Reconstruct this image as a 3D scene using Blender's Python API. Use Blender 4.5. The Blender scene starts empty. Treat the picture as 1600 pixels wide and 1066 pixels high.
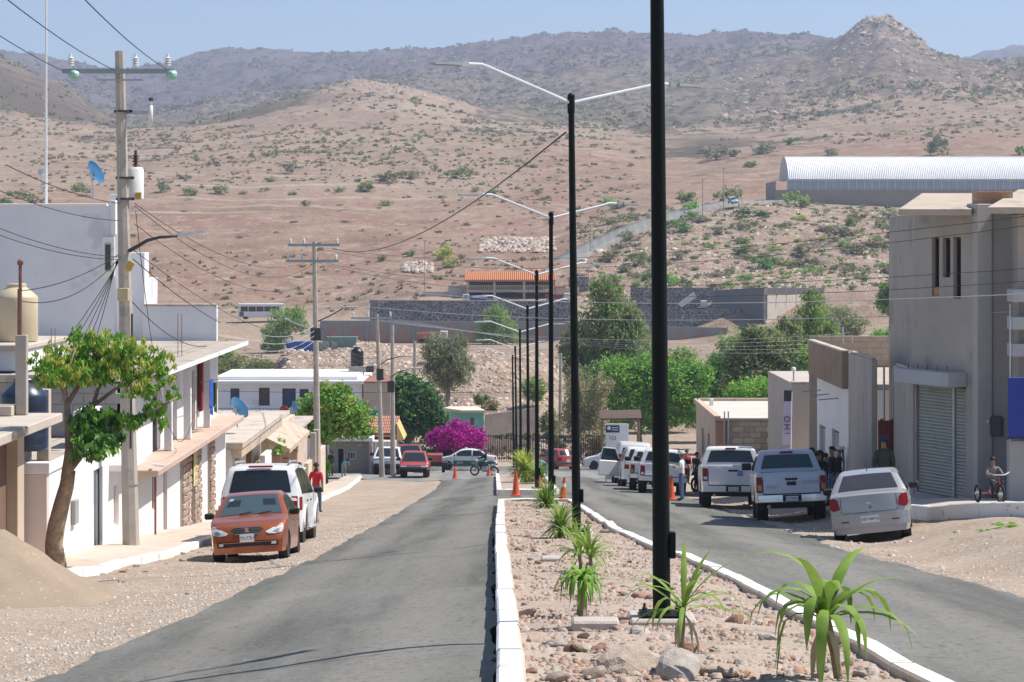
import bpy, bmesh, math, random
import numpy as np
from mathutils import Vector, Matrix
random.seed(7); RNG = np.random.default_rng(11)
SC = bpy.context.scene
COL = SC.collection
# ------------------------------------------------------------------ camera
F = 3778.0            # focal length in photo pixels (85 mm on 36 mm, 1600 px wide)
HZ = 380.0            # photo row of the horizon
EYE = 1.75
cam_d = bpy.data.cameras.new('camera'); cam = bpy.data.objects.new('camera', cam_d); COL.objects.link(cam)
cam_d.sensor_width = 36; cam_d.lens = 85.0; cam_d.clip_start = 0.5; cam_d.clip_end = 30000
cam_d.shift_y = -(533.0 - HZ) / 1600.0
cam.location = (0, 0, EYE); cam.rotation_euler = (math.radians(90), 0, 0)
SC.camera = cam
# ------------------------------------------------------------------ sky and sun
SUN_EL = math.radians(56); SUN_V = Vector((0.975, 0.22, 0)).normalized()
w = bpy.data.worlds.new('World'); SC.world = w; w.use_nodes = True
nt = w.node_tree; bg = nt.nodes['Background']
sky = nt.nodes.new('ShaderNodeTexSky'); sky.sky_type = 'NISHITA'; sky.sun_disc = False
sky.sun_elevation = SUN_EL; sky.sun_rotation = math.atan2(SUN_V.x, SUN_V.y)
sky.altitude = 1900; sky.air_density = 1.0; sky.dust_density = 1.6; sky.ozone_density = 2.2
nt.links.new(sky.outputs[0], bg.inputs[0]); bg.inputs[1].default_value = 0.104
sun_d = bpy.data.lights.new('sun', 'SUN'); sun = bpy.data.objects.new('sun', sun_d); COL.objects.link(sun)
sun_d.energy = 4.7; sun_d.angle = math.radians(0.5); sun_d.color = (1.0, 0.95, 0.88)
sdir = Vector((SUN_V.x * math.cos(SUN_EL), SUN_V.y * math.cos(SUN_EL), math.sin(SUN_EL)))
sun.rotation_euler = sdir.to_track_quat('Z', 'Y').to_euler()
sun.location = (40, 10, 60)
SC.view_settings.view_transform = 'Standard'; SC.view_settings.look = 'None'
SC.view_settings.exposure = 0.55; SC.view_settings.gamma = 1.0
SC.cycles.use_denoising = True
SC.cycles.max_bounces = 6; SC.cycles.diffuse_bounces = 3; SC.cycles.glossy_bounces = 3
SC.cycles.transparent_max_bounces = 8; SC.cycles.volume_bounces = 0
SC.cycles.caustics_reflective = False; SC.cycles.caustics_refractive = False

# ------------------------------------------------------------------ helpers
def P(px, py, Y):
    """photo pixel + distance along the street -> world point"""
    return Vector(((px - 800.0) * Y / F, Y, EYE + (HZ - py) * Y / F))
def PX(px, Y): return (px - 800.0) * Y / F
def PZ(py, Y): return EYE + (HZ - py) * Y / F

def _h(ix, iy, s):
    n = (ix.astype(np.int64) * 374761393 + iy.astype(np.int64) * 668265263 + s * 974711) & 0x7fffffff
    n = ((n ^ (n >> 13)) * 1274126177) & 0x7fffffff
    n = n ^ (n >> 16)
    return (n & 0xffff) / 65535.0
def vnoise(x, y, s=0):
    x = np.asarray(x, float); y = np.asarray(y, float)
    ix = np.floor(x); iy = np.floor(y); fx = x - ix; fy = y - iy
    fx = fx * fx * (3 - 2 * fx); fy = fy * fy * (3 - 2 * fy)
    a = _h(ix, iy, s); b = _h(ix + 1, iy, s); c = _h(ix, iy + 1, s); d = _h(ix + 1, iy + 1, s)
    return (a + (b - a) * fx + (c - a) * fy + (a - b - c + d) * fx * fy) * 2 - 1
def fbm(x, y, o=4, s=0, r=0.5):
    t = 0; a = 1.0; k = 1.0
    for i in range(o):
        t = t + a * vnoise(np.asarray(x) * k + i * 17.3, np.asarray(y) * k - i * 9.1, s + i); a *= r; k *= 2.03
    return t
def sstep(a, b, x):
    t = np.clip((np.asarray(x, float) - a) / (b - a), 0, 1); return t * t * (3 - 2 * t)

# ------------------------------------------------------------------ materials
MATS = {}
def mat(name, col, rough=0.85, var=0.12, scale=3.0, bump=0.0, bscale=None, metal=0.0, col2=None, spec=None, coat=0.0, coords='geo', detail=5.0, trans=0.0, stretch=None, alpha=1.0, speck=None):
    """procedural material: base colour varied by two noises, optional fine relief"""
    if name in MATS: return MATS[name]
    m = bpy.data.materials.new(name); m.use_nodes = True; t = m.node_tree; b = t.nodes['Principled BSDF']
    b.inputs['Roughness'].default_value = rough; b.inputs['Metallic'].default_value = metal
    if spec is not None: b.inputs['Specular IOR Level'].default_value = spec
    if coat: b.inputs['Coat Weight'].default_value = coat; b.inputs['Coat Roughness'].default_value = 0.08
    if alpha < 1: b.inputs['Alpha'].default_value = alpha
    c = (*col, 1)
    if coords == 'geo': src = t.nodes.new('ShaderNodeNewGeometry').outputs['Position']
    else: src = t.nodes.new('ShaderNodeTexCoord').outputs['Object']
    if stretch:
        mp = t.nodes.new('ShaderNodeMapping'); mp.inputs['Scale'].default_value = stretch
        t.links.new(src, mp.inputs['Vector']); src = mp.outputs['Vector']
    if var > 0 or col2:
        n1 = t.nodes.new('ShaderNodeTexNoise'); n1.inputs['Scale'].default_value = scale; n1.inputs['Detail'].default_value = detail
        n1.inputs['Roughness'].default_value = 0.62
        t.links.new(src, n1.inputs['Vector'])
        r = t.nodes.new('ShaderNodeValToRGB'); r.color_ramp.elements[0].position = 0.32; r.color_ramp.elements[1].position = 0.68
        if col2: ca, cb = c, (*col2, 1)
        else:
            ca = tuple(max(0, v * (1 - var)) for v in col) + (1,); cb = tuple(min(1, v * (1 + var)) for v in col) + (1,)
        r.color_ramp.elements[0].color = ca; r.color_ramp.elements[1].color = cb
        t.links.new(n1.outputs['Fac'], r.inputs['Fac']); out = r.outputs['Color']
        if speck:
            sc_, th, sc_col = speck
            n3 = t.nodes.new('ShaderNodeTexNoise'); n3.inputs['Scale'].default_value = sc_; n3.inputs['Detail'].default_value = 2
            t.links.new(src, n3.inputs['Vector'])
            r3 = t.nodes.new('ShaderNodeValToRGB'); r3.color_ramp.elements[0].position = th; r3.color_ramp.elements[1].position = th + 0.06
            t.links.new(n3.outputs['Fac'], r3.inputs['Fac'])
            mx = t.nodes.new('ShaderNodeMixRGB'); t.links.new(r3.outputs['Color'], mx.inputs['Fac'])
            t.links.new(out, mx.inputs['Color1']); mx.inputs['Color2'].default_value = (*sc_col, 1); out = mx.outputs['Color']
        t.links.new(out, b.inputs['Base Color'])
    else: b.inputs['Base Color'].default_value = c
    if bump > 0:
        n2 = t.nodes.new('ShaderNodeTexNoise'); n2.inputs['Scale'].default_value = bscale or scale * 8; n2.inputs['Detail'].default_value = 4
        t.links.new(src, n2.inputs['Vector'])
        bp = t.nodes.new('ShaderNodeBump'); bp.inputs['Strength'].default_value = min(1.0, bump); bp.inputs['Distance'].default_value = 0.02
        t.links.new(n2.outputs['Fac'], bp.inputs['Height']); t.links.new(bp.outputs['Normal'], b.inputs['Normal'])
    if trans > 0:
        b.inputs['Subsurface Weight'].default_value = 0
        tr = t.nodes.new('ShaderNodeBsdfTranslucent'); mxs = t.nodes.new('ShaderNodeMixShader'); mxs.inputs[0].default_value = trans
        if var > 0 or col2: t.links.new(out, tr.inputs['Color'])
        else: tr.inputs['Color'].default_value = c
        o = t.nodes['Material Output']
        t.links.new(b.outputs[0], mxs.inputs[1]); t.links.new(tr.outputs[0], mxs.inputs[2]); t.links.new(mxs.outputs[0], o.inputs['Surface'])
    MATS[name] = m
    return m
def paint(name, col, rough=0.35, coat=0.6, metal=0.0, dust=0.12):
    """car paint with a film of road dust"""
    return mat(name, col, rough=rough, var=0, metal=metal, coat=coat, coords='obj', col2=tuple(v * (1 - dust) + d * dust for v, d in zip(col, (0.42, 0.36, 0.3))), scale=1.7)

# ------------------------------------------------------------------ mesh builder
class MB:
    def __init__(s): s.v = []; s.f = []; s.m = []; s.cur = 0
    def add(s, vs, fs, M=None):
        o = len(s.v)
        if M is not None: vs = [M @ Vector(p) for p in vs]
        s.v.extend([tuple(p) for p in vs]); s.f.extend([tuple(i + o for i in f) for f in fs]); s.m.extend([s.cur] * len(fs)); return s
    def box(s, lo, hi, M=None):
        x0, y0, z0 = lo; x1, y1, z1 = hi
        return s.add([(x0, y0, z0), (x1, y0, z0), (x1, y1, z0), (x0, y1, z0), (x0, y0, z1), (x1, y0, z1), (x1, y1, z1), (x0, y1, z1)],
                     [(0, 3, 2, 1), (4, 5, 6, 7), (0, 1, 5, 4), (1, 2, 6, 5), (2, 3, 7, 6), (3, 0, 4, 7)], M)
    def bbox(s, lo, hi, b=0.01, M=None):
        """box with chamfered edges"""
        x0, y0, z0 = lo; x1, y1, z1 = hi
        b = min(b, (x1 - x0) * .45, (y1 - y0) * .45, (z1 - z0) * .45)
        vs = []; idx = {}
        for sx in (0, 1):
            for sy in (0, 1):
                for sz in (0, 1):
                    X = (x0, x1)[sx]; Yv = (y0, y1)[sy]; Z = (z0, z1)[sz]
                    dx = b * (1 - 2 * sx); dy = b * (1 - 2 * sy); dz = b * (1 - 2 * sz)
                    idx[sx, sy, sz, 'x'] = len(vs); vs.append((X, Yv + dy, Z + dz))
                    idx[sx, sy, sz, 'y'] = len(vs); vs.append((X + dx, Yv, Z + dz))
                    idx[sx, sy, sz, 'z'] = len(vs); vs.append((X + dx, Yv + dy, Z))
        fs = []
        g = lambda *k: idx[k]
        fs.append((g(0,0,0,'x'), g(0,0,1,'x'), g(0,1,1,'x'), g(0,1,0,'x'))); fs.append((g(1,0,0,'x'), g(1,1,0,'x'), g(1,1,1,'x'), g(1,0,1,'x')))
        fs.append((g(0,0,0,'y'), g(1,0,0,'y'), g(1,0,1,'y'), g(0,0,1,'y'))); fs.append((g(0,1,0,'y'), g(0,1,1,'y'), g(1,1,1,'y'), g(1,1,0,'y')))
        fs.append((g(0,0,0,'z'), g(0,1,0,'z'), g(1,1,0,'z'), g(1,0,0,'z'))); fs.append((g(0,0,1,'z'), g(1,0,1,'z'), g(1,1,1,'z'), g(0,1,1,'z')))
        for a in (0, 1):
            for c in (0, 1):
                fs.append((g(a,c,0,'x'), g(a,c,1,'x'), g(a,c,1,'y'), g(a,c,0,'y')))
                fs.append((g(a,0,c,'x'), g(a,1,c,'x'), g(a,1,c,'z'), g(a,0,c,'z')))
                fs.append((g(0,a,c,'y'), g(1,a,c,'y'), g(1,a,c,'z'), g(0,a,c,'z')))
                for e in (0, 1): fs.append((g(a,c,e,'x'), g(a,c,e,'y'), g(a,c,e,'z')))
        return s.add(vs, fs, M)
    def tube(s, pts, r, n=8, cap=True):
        pts = [Vector(p) for p in pts]; k = len(pts)
        rs = r if isinstance(r, (list, tuple)) else [r] * k
        vs = []; fs = []; up = None
        for i, p in enumerate(pts):
            d = (pts[min(i + 1, k - 1)] - pts[max(i - 1, 0)])
            if d.length < 1e-9: d = Vector((0, 0, 1))
            d.normalize()
            if up is None:
                a = Vector((1, 0, 0)) if abs(d.x) < 0.9 else Vector((0, 1, 0)); up = d.cross(a).normalized()
            else:
                up = (up - d * up.dot(d)); up = up.normalized() if up.length > 1e-6 else d.orthogonal().normalized()
            sd = d.cross(up)
            for j in range(n):
                t = 2 * math.pi * j / n; vs.append(p + (up * math.cos(t) + sd * math.sin(t)) * rs[i])
        for i in range(k - 1):
            for j in range(n):
                a = i * n + j; b = i * n + (j + 1) % n; fs.append((a, b, b + n, a + n))
        if cap: fs.append(tuple(range(n - 1, -1, -1))); fs.append(tuple(range((k - 1) * n, k * n)))
        return s.add(vs, fs)
    def lathe(s, prof, n=16, c=(0, 0, 0), M=None, cap=True):
        """profile [(r, z)...] turned about z"""
        vs = []; fs = []; k = len(prof)
        for r, z in prof:
            for j in range(n):
                t = 2 * math.pi * j / n; vs.append((c[0] + r * math.cos(t), c[1] + r * math.sin(t), c[2] + z))
        for i in range(k - 1):
            for j in range(n):
                a = i * n + j; b = i * n + (j + 1) % n; fs.append((a, b, b + n, a + n))
        if cap: fs.append(tuple(range(n - 1, -1, -1))); fs.append(tuple(range((k - 1) * n, k * n)))
        return s.add(vs, fs, M)
    def prism(s, poly, h0, h1, M=None):
        """polygon in xy (ccw) extruded in z"""
        n = len(poly); vs = [(x, y, h0) for x, y in poly] + [(x, y, h1) for x, y in poly]
        fs = [tuple(range(n - 1, -1, -1)), tuple(range(n, 2 * n))] + [(i, (i + 1) % n, n + (i + 1) % n, n + i) for i in range(n)]
        return s.add(vs, fs, M)
    def quad(s, a, b, c, d): return s.add([a, b, c, d], [(0, 1, 2, 3)])
    def grid(s, pts):
        """rows x cols of points -> quads"""
        r = len(pts); c = len(pts[0]); vs = [p for row in pts for p in row]
        fs = [(i * c + j, i * c + j + 1, (i + 1) * c + j + 1, (i + 1) * c + j) for i in range(r - 1) for j in range(c - 1)]
        return s.add(vs, fs)
    def mesh(s, name, mats, smooth=False, recalc=True):
        me = bpy.data.meshes.new(name); me.from_pydata(s.v, [], s.f)
        for m in (mats if isinstance(mats, (list, tuple)) else [mats]): me.materials.append(m)
        if any(s.m): me.polygons.foreach_set('material_index', s.m)
        if recalc:
            b = bmesh.new(); b.from_mesh(me); bmesh.ops.recalc_face_normals(b, faces=b.faces); b.to_mesh(me); b.free()
        if smooth:
            me.polygons.foreach_set('use_smooth', [True] * len(me.polygons))
            if smooth is not True: me.set_sharp_from_angle(angle=math.radians(smooth))
        me.update(); return me
    def build(s, name, mats, parent=None, loc=None, rotz=0, smooth=False, recalc=True):
        return link(name, s.mesh(name, mats, smooth, recalc), parent, loc, rotz)
def link(name, me, parent=None, loc=None, rotz=0):
    o = bpy.data.objects.new(name, me); COL.objects.link(o)
    if parent is not None: o.parent = parent
    if loc is not None: o.location = loc
    if rotz: o.rotation_euler = (0, 0, rotz)
    return o
def tag(o, label, cat, group=None):
    o['label'] = label; o['category'] = cat
    if group: o['group'] = group
    return o
def thing(name, label, cat, loc=(0, 0, 0), rotz=0, group=None):
    o = bpy.data.objects.new(name, None); COL.objects.link(o); o.empty_display_size = 0.2
    o.location = loc; o.rotation_euler = (0, 0, rotz)
    return tag(o, label, cat, group)
def dup(root, loc, rotz=None, label=None, group=None, scale=None):
    r = root.copy(); COL.objects.link(r); r.location = loc
    if rotz is not None: r.rotation_euler[2] = rotz
    if scale is not None: r.scale = scale if hasattr(scale, '__len__') else (scale,) * 3
    if label: r['label'] = label
    if group: r['group'] = group
    for ch in list(root.children):
        c = ch.copy(); COL.objects.link(c); c.parent = r
        for g in list(ch.children):
            d = g.copy(); COL.objects.link(d); d.parent = c
    return r
def npmesh(name, v, f, mats, smooth=True, attr=None, midx=None):
    """fast mesh from numpy arrays (f: n x 3 or n x 4)"""
    me = bpy.data.meshes.new(name); v = np.asarray(v, np.float32); f = np.asarray(f, np.int32)
    me.vertices.add(len(v)); me.vertices.foreach_set('co', v.ravel())
    k = f.shape[1]; me.loops.add(f.size); me.loops.foreach_set('vertex_index', f.ravel())
    me.polygons.add(len(f)); me.polygons.foreach_set('loop_start', np.arange(0, f.size, k, dtype=np.int32)); me.polygons.foreach_set('loop_total', np.full(len(f), k, np.int32))
    if smooth: me.polygons.foreach_set('use_smooth', np.ones(len(f), bool))
    for m in (mats if isinstance(mats, (list, tuple)) else [mats]): me.materials.append(m)
    if midx is not None: me.polygons.foreach_set('material_index', np.asarray(midx, np.int32))
    me.update(calc_edges=True)
    for nm, arr in (attr or {}).items():
        a = me.attributes.new(nm, 'FLOAT', 'POINT'); a.data.foreach_set('value', np.asarray(arr, np.float32))
    return me
# ================================================================== terrain heights
ZC_Y = [-60, 160, 172, 186, 206, 250, 430]; ZC_Z = [5.04, -13.44, -14.35, -15.15, -15.8, -16.2, -16.2]
def zc(Y): return np.interp(Y, ZC_Y, ZC_Z)
def xl_road(Y): return np.interp(Y, [0, 20, 31, 45, 70, 115, 150], [-4.9, -4.5, -4.1, -3.7, -3.6, -3.7, -4.2])
def xl_med(Y): return np.interp(Y, [0, 20, 45, 72, 86, 141], [-0.05, -0.12, -0.32, -0.42, -0.55, -0.95])
def xr_med(Y): return np.interp(Y, [0, 14, 20, 31, 37, 46, 60, 72, 86, 141], [3.3, 3.05, 2.98, 2.82, 2.5, 2.08, 1.95, 1.8, 1.7, 1.9])
def xr_road(Y): return np.interp(Y, [0, 31, 38, 46, 64, 91, 130, 160], [6.9, 6.7, 6.5, 6.2, 6.4, 6.7, 6.9, 7.6])
def cross(X, Y):
    X = np.asarray(X, float); Y = np.asarray(Y, float)
    left = 0.11 * np.clip(-0.4 - X, 0, 4.8) + 0.01 * np.clip(-5.2 - X, 0, 40)
    right = 0.045 * np.clip(X - 2, 0, 5.2)
    bank = sstep(7.2, 10.4, X) * 0.5 * sstep(24, 36, Y) * (1 - sstep(66, 78, Y)) + sstep(7.3, 9.0, X) * 0.15 * sstep(70, 80, Y)
    fade = 1 - sstep(120, 165, Y)
    return (-left - right + bank) * fade
COLS = {
 -500: [(430,538),(480,515),(560,410),(650,320),(800,262),(1100,200),(1300,120),(1500,30),(1900,60),(2600,90),(3500,70),(5200,100)],
 0:   [(430,538),(485,503),(560,410),(650,325),(800,265),(1100,206),(1300,150),(1500,85),(1900,125),(2600,130),(3500,84),(5200,110)],
 90:  [(430,538),(485,503),(560,410),(650,325),(800,265),(1100,206),(1300,178),(1500,130),(1900,170),(2600,150),(3500,99),(5200,115)],
 180: [(430,538),(485,503),(560,410),(650,325),(800,262),(1100,205),(1300,203),(1500,200),(1900,198),(2600,178),(3500,117),(5200,125)],
 260: [(430,538),(485,503),(560,408),(650,325),(800,260),(1100,203),(1500,200),(2000,198),(2600,165),(3500,103),(5200,120)],
 330: [(430,538),(485,503),(560,408),(650,325),(800,260),(1100,201),(1400,193),(1700,196),(2600,155),(3500,86),(5200,120)],
 400: [(430,538),(453,534),(485,500),(560,408),(650,325),(800,260),(1000,208),(1200,192),(1400,172),(1700,185),(2600,150),(3500,80),(5200,120)],
 460: [(430,538),(453,534),(485,500),(560,405),(650,325),(800,260),(1000,206),(1200,180),(1400,150),(1700,170),(2500,140),(3500,91),(5200,120)],
 560: [(430,538),(453,534),(485,500),(560,400),(650,325),(800,260),(1000,205),(1200,168),(1400,130),(1700,155),(2400,135),(3500,87),(5200,120)],
 640: [(430,538),(453,536),(466,506),(474,474),(492,467),(560,395),(650,325),(800,260),(1000,205),(1200,170),(1400,137),(1700,158),(2400,125),(3500,83),(5200,120)],
 700: [(430,538),(453,536),(466,506),(474,474),(492,467),(560,392),(650,325),(800,262),(1000,207),(1200,186),(1400,162),(1700,168),(2400,122),(3500,77),(5200,120)],
 770: [(430,538),(453,536),(466,506),(474,474),(492,467),(520,428),(560,390),(650,322),(800,265),(1000,212),(1400,182),(1800,168),(2400,120),(3200,68),(5200,110)],
 860: [(430,538),(453,536),(466,506),(474,474),(492,467),(520,420),(560,385),(650,322),(800,265),(1000,215),(1400,190),(1800,160),(2400,112),(3100,60),(5200,110)],
 920: [(430,538),(470,500),(486,470),(500,440),(520,410),(560,375),(650,322),(800,262),(1000,222),(1400,190),(1800,155),(2400,102),(3000,52),(5200,110)],
 1060:[(430,538),(458,522),(478,486),(485,449),(500,432),(540,370),(570,333),(620,322),(700,290),(900,245),(1100,215),(1400,190),(1800,150),(2400,100),(3000,56),(5200,110)],
 1160:[(430,525),(446,515),(458,480),(470,452),(500,432),(540,368),(570,322),(620,316),(700,285),(900,240),(1100,212),(1400,185),(1800,138),(2400,90),(2900,46),(5200,110)],
 1270:[(430,510),(449,504),(470,452),(500,428),(540,366),(570,330),(620,318),(700,282),(900,235),(1100,205),(1400,170),(1800,115),(2300,82),(2800,61),(5200,110)],
 1340:[(430,510),(449,504),(470,452),(500,425),(540,366),(570,332),(620,318),(700,280),(900,230),(1100,200),(1300,175),(1700,100),(2000,46),(2400,70),(3000,85),(5200,110)],
 1390:[(430,510),(449,500),(470,455),(500,425),(540,366),(570,332),(620,318),(700,278),(900,226),(1100,195),(1300,170),(1700,92),(2000,38),(2400,70),(3000,85),(5200,110)],
 1430:[(430,510),(449,500),(470,455),(500,425),(540,366),(570,332),(620,318),(700,276),(900,222),(1100,192),(1300,168),(1700,100),(2000,62),(2400,80),(3000,90),(5200,110)],
 1470:[(430,510),(449,500),(470,455),(500,425),(540,366),(570,332),(620,318),(700,275),(900,220),(1100,190),(1300,160),(1700,110),(2000,93),(2400,100),(3000,105),(5200,105)],
 1530:[(430,510),(449,500),(470,455),(500,425),(540,366),(570,332),(620,318),(700,274),(900,216),(1100,188),(1400,145),(1900,98),(2400,112),(3600,110),(5200,86)],
 1600:[(430,510),(449,500),(470,455),(500,425),(540,366),(570,332),(620,318),(700,273),(900,214),(1100,185),(1400,140),(1900,98),(2400,112),(3600,110),(5200,72)],
 2100:[(430,510),(449,500),(470,455),(500,425),(540,366),(570,332),(620,318),(700,273),(900,210),(1100,180),(1400,130),(1900,88),(2400,100),(3600,100),(5200,60)],
}
_cx = np.array(sorted(COLS)); _ys = np.concatenate([np.arange(430, 700, 5), np.geomspace(700, 5200, 160)])
_tab = np.array([np.interp(_ys, [a for a, b in COLS[c]], [PZ(b, a) for a, b in COLS[c]]) for c in _cx])
_fx = np.arange(-500, 2101, 10.0)
_fine = np.array([np.interp(_fx, _cx, _tab[:, j]) for j in range(len(_ys))])        # Y x X
_k = np.exp(-np.linspace(-1.6, 1.6, 7) ** 2); _k /= _k.sum()
_fine = np.apply_along_axis(lambda r: np.convolve(np.pad(r, 3, 'edge'), _k, 'valid'), 1, _fine)
def far_z(X, Y):
    px = np.clip(800 + X / np.maximum(Y, 1) * F, -500, 2100)
    fi = np.clip(np.interp(Y, _ys, np.arange(len(_ys))), 0, len(_ys) - 1.001); fj = np.clip((px + 500) / 10, 0, len(_fx) - 1.001)
    i = fi.astype(int); j = fj.astype(int); a = fi - i; b = fj - j
    return _fine[i, j] * (1 - a) * (1 - b) + _fine[i + 1, j] * a * (1 - b) + _fine[i, j + 1] * (1 - a) * b + _fine[i + 1, j + 1] * a * b
def mound(X, Y):
    """rubble heap beyond the cross street"""
    px = 800 + X / np.maximum(Y, 1) * F
    top = np.interp(px, [330, 420, 450, 560, 640, 700, 780, 850, 900, 960], [0, 2.8, 6.3, 6.5, 5.6, 5.9, 6.0, 5.0, 1.2, 0])
    prof = sstep(226, 258, Y) * (1 - sstep(275, 330, Y))
    return prof * (top + 0.35 * fbm(X * .25, Y * .25, 4, 5) + 0.9 * fbm(X * .07, Y * .07, 2, 8) * (top > 0.5))
def gz(X, Y):
    X = np.asarray(X, float); Y = np.asarray(Y, float); X, Y = np.broadcast_arrays(X, Y)
    near = zc(Y) + cross(X, Y) + mound(X, Y) + 3.2 * sstep(1130, 1270, 800 + X / np.maximum(Y, 1) * F) * sstep(212, 425, Y)
    far = far_z(X, np.maximum(Y, 430))
    t = sstep(425, 440, Y)
    z = near * (1 - t) + far * t
    amp = np.interp(Y, [200, 430, 560, 800, 1100, 1500, 2200, 3500, 5200], [0.0, .25, .7, 1.0, 1.6, 7, 16, 26, 30])
    sc = np.interp(Y, [200, 600, 1000, 1500, 3500], [14, 24, 60, 140, 380])
    n = fbm(X / 26, Y / 40, 4, 21) * np.interp(Y, [430, 800, 1200, 1500], [.5, 1.2, 1.6, 0])
    rid = (0.62 - np.abs(fbm(X / 150 + .3, Y / 260, 5, 31, .55)) * 1.0) * np.interp(Y, [1150, 1500, 2200, 3500, 5200], [0, 7, 14, 20, 18])
    det = fbm(X / 30, Y / 60, 4, 41, .6) * np.interp(Y, [1100, 1500, 2500, 5200], [0, 3, 4, 5])
    px_ = 800 + X / np.maximum(Y, 1) * F
    crag = np.abs(fbm(X / 14, Y / 26, 4, 51, .6)) * (4 * np.exp(-((px_ - 1385) / 55.) ** 2) * sstep(1750, 1900, Y) * (1 - sstep(2050, 2250, Y)) + 2.0 * sstep(1050, 1250, px_) * sstep(1250, 1500, Y) * (1 - sstep(2100, 2300, Y)) + 1.2 * np.exp(-((px_ - 640) / 60.) ** 2) * sstep(1250, 1350, Y) * (1 - sstep(1450, 1550, Y)))
    return z + (n + rid * .55 + det + crag) * sstep(430, 470, Y) + fbm(X * .8, Y * .8, 3, 3) * 0.03 * (1 - sstep(180, 240, Y))
def G(X, Y): return float(gz(X, Y))
def on_road(X, Y):
    l = (X > xl_road(Y)) & (X < xr_road(Y)) & (Y < 148)
    return l | ((Y > 146) & (Y < 180) & (X > -60) & (X < 60))
def sidewalk_edge(Y): return np.interp(Y, [30, 42, 50, 57, 100, 150], [-7.9, -7.6, -7.1, -7.15, -8.0, -9.2])
# ------------------------------------------------------------------ ground sheet
def ground_mat():
    m = bpy.data.materials.new('dry_ground'); m.use_nodes = True; t = m.node_tree; N = t.nodes; L = t.links; b = N['Principled BSDF']
    b.inputs['Roughness'].default_value = 0.95; b.inputs['Specular IOR Level'].default_value = 0.1
    pos = N.new('ShaderNodeNewGeometry').outputs['Position']
    def noise(s, d=5, r=.6, st=None):
        src = pos
        if st:
            mp = N.new('ShaderNodeMapping'); mp.inputs['Scale'].default_value = st; L.new(pos, mp.inputs['Vector']); src = mp.outputs['Vector']
        n = N.new('ShaderNodeTexNoise'); n.inputs['Scale'].default_value = s; n.inputs['Detail'].default_value = d; n.inputs['Roughness'].default_value = r
        L.new(src, n.inputs['Vector']); return n.outputs['Fac']
    def ramp(x, a, bb):
        r = N.new('ShaderNodeMapRange'); r.inputs['From Min'].default_value = a; r.inputs['From Max'].default_value = bb; r.interpolation_type = 'SMOOTHSTEP'
        L.new(x, r.inputs['Value']); return r.outputs['Result']
    def mix(f, a, bb):
        x = N.new('ShaderNodeMixRGB'); 
        if isinstance(f, (int, float)): x.inputs['Fac'].default_value = f
        else: L.new(f, x.inputs['Fac'])
        for i, c in ((1, a), (2, bb)):
            if isinstance(c, tuple): x.inputs[i].default_value = (*c, 1)
            else: L.new(c, x.inputs[i])
        return x.outputs['Color']
    def mth(op, a, bb):
        x = N.new('ShaderNodeMath'); x.operation = op; x.use_clamp = True
        for i, c in ((0, a), (1, bb)):
            if isinstance(c, (int, float)): x.inputs[i].default_value = c
            else: L.new(c, x.inputs[i])
        return x.outputs[0]
    def at(n):
        a = N.new('ShaderNodeAttribute'); a.attribute_name = n; return a.outputs['Fac']
    near = mix(ramp(noise(.5), .35, .65), (.41, .325, .25), (.335, .262, .198))
    near = mix(ramp(noise(9, 6, .7), .5, .62), near, (.49, .42, .345))
    near = mix(ramp(noise(35, 3), .58, .66), near, (.22, .17, .14))
    soil = mix(ramp(noise(.012, 5), .36, .62), (.345, .262, .195), (.30, .215, .155))
    soil = mix(at('red'), soil, mix(ramp(noise(.05, 5), .4, .62), (.275, .172, .12), (.33, .225, .165)))
    soil = mix(ramp(noise(.25, 5, .7), .52, .66), soil, (.385, .305, .24))
    soil = mix(mth('MULTIPLY', ramp(noise(.16, 4, .65, (1, .5, 1)), .54, .66), .55), soil, (.17, .125, .08))
    soil = mix(mth('MULTIPLY', ramp(noise(1, 4, .6, (.005, .085, .0)), .55, .62), .5), soil, (.23, .165, .115))
    soil = mix(mth('MULTIPLY', ramp(noise(1, 4, .6, (.006, .11, .0)), .60, .66), .6), soil, (.46, .38, .30))
    scrub = mix(ramp(noise(.05, 5), .4, .6), (.085, .078, .046), (.145, .12, .078))
    scrub = mix(ramp(noise(.006, 4), .42, .58), scrub, (.115, .09, .072))
    scrub = mix(at('thorn'), scrub, mix(ramp(noise(.01, 5), .4, .6), (.078, .062, .072), (.12, .098, .098)))  # far thorn scrub; the purple of distant haze is mixed into its colour
    v = mth('ADD', mth('MULTIPLY', at('veg'), 1.15), mth('MULTIPLY', mth('SUBTRACT', noise(.035, 7, .72, (1, .55, 1)), .5), 2.0))
    far = mix(ramp(v, .42, .62), soil, scrub)
    rockc = mix(ramp(noise(.4, 5, .7), .4, .6), (.42, .33, .265), (.25, .18, .135))
    far = mix(mth('MULTIPLY', at('rock'), ramp(noise(.09, 5), .38, .6)), far, rockc)
    c = mix(at('far'), near, far)
    L.new(c, b.inputs['Base Color'])
    bp = N.new('ShaderNodeBump'); bp.inputs['Strength'].default_value = .7; bp.inputs['Distance'].default_value = .05
    L.new(noise(14, 5, .7), bp.inputs['Height'])
    bp2 = N.new('ShaderNodeBump'); bp2.inputs['Strength'].default_value = .8; bp2.inputs['Distance'].default_value = 2.5
    L.new(mth('MULTIPLY', noise(.09, 7, .75), at('far')), bp2.inputs['Height']); L.new(bp.outputs['Normal'], bp2.inputs['Normal']); L.new(bp2.outputs['Normal'], b.inputs['Normal'])
    return m
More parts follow.
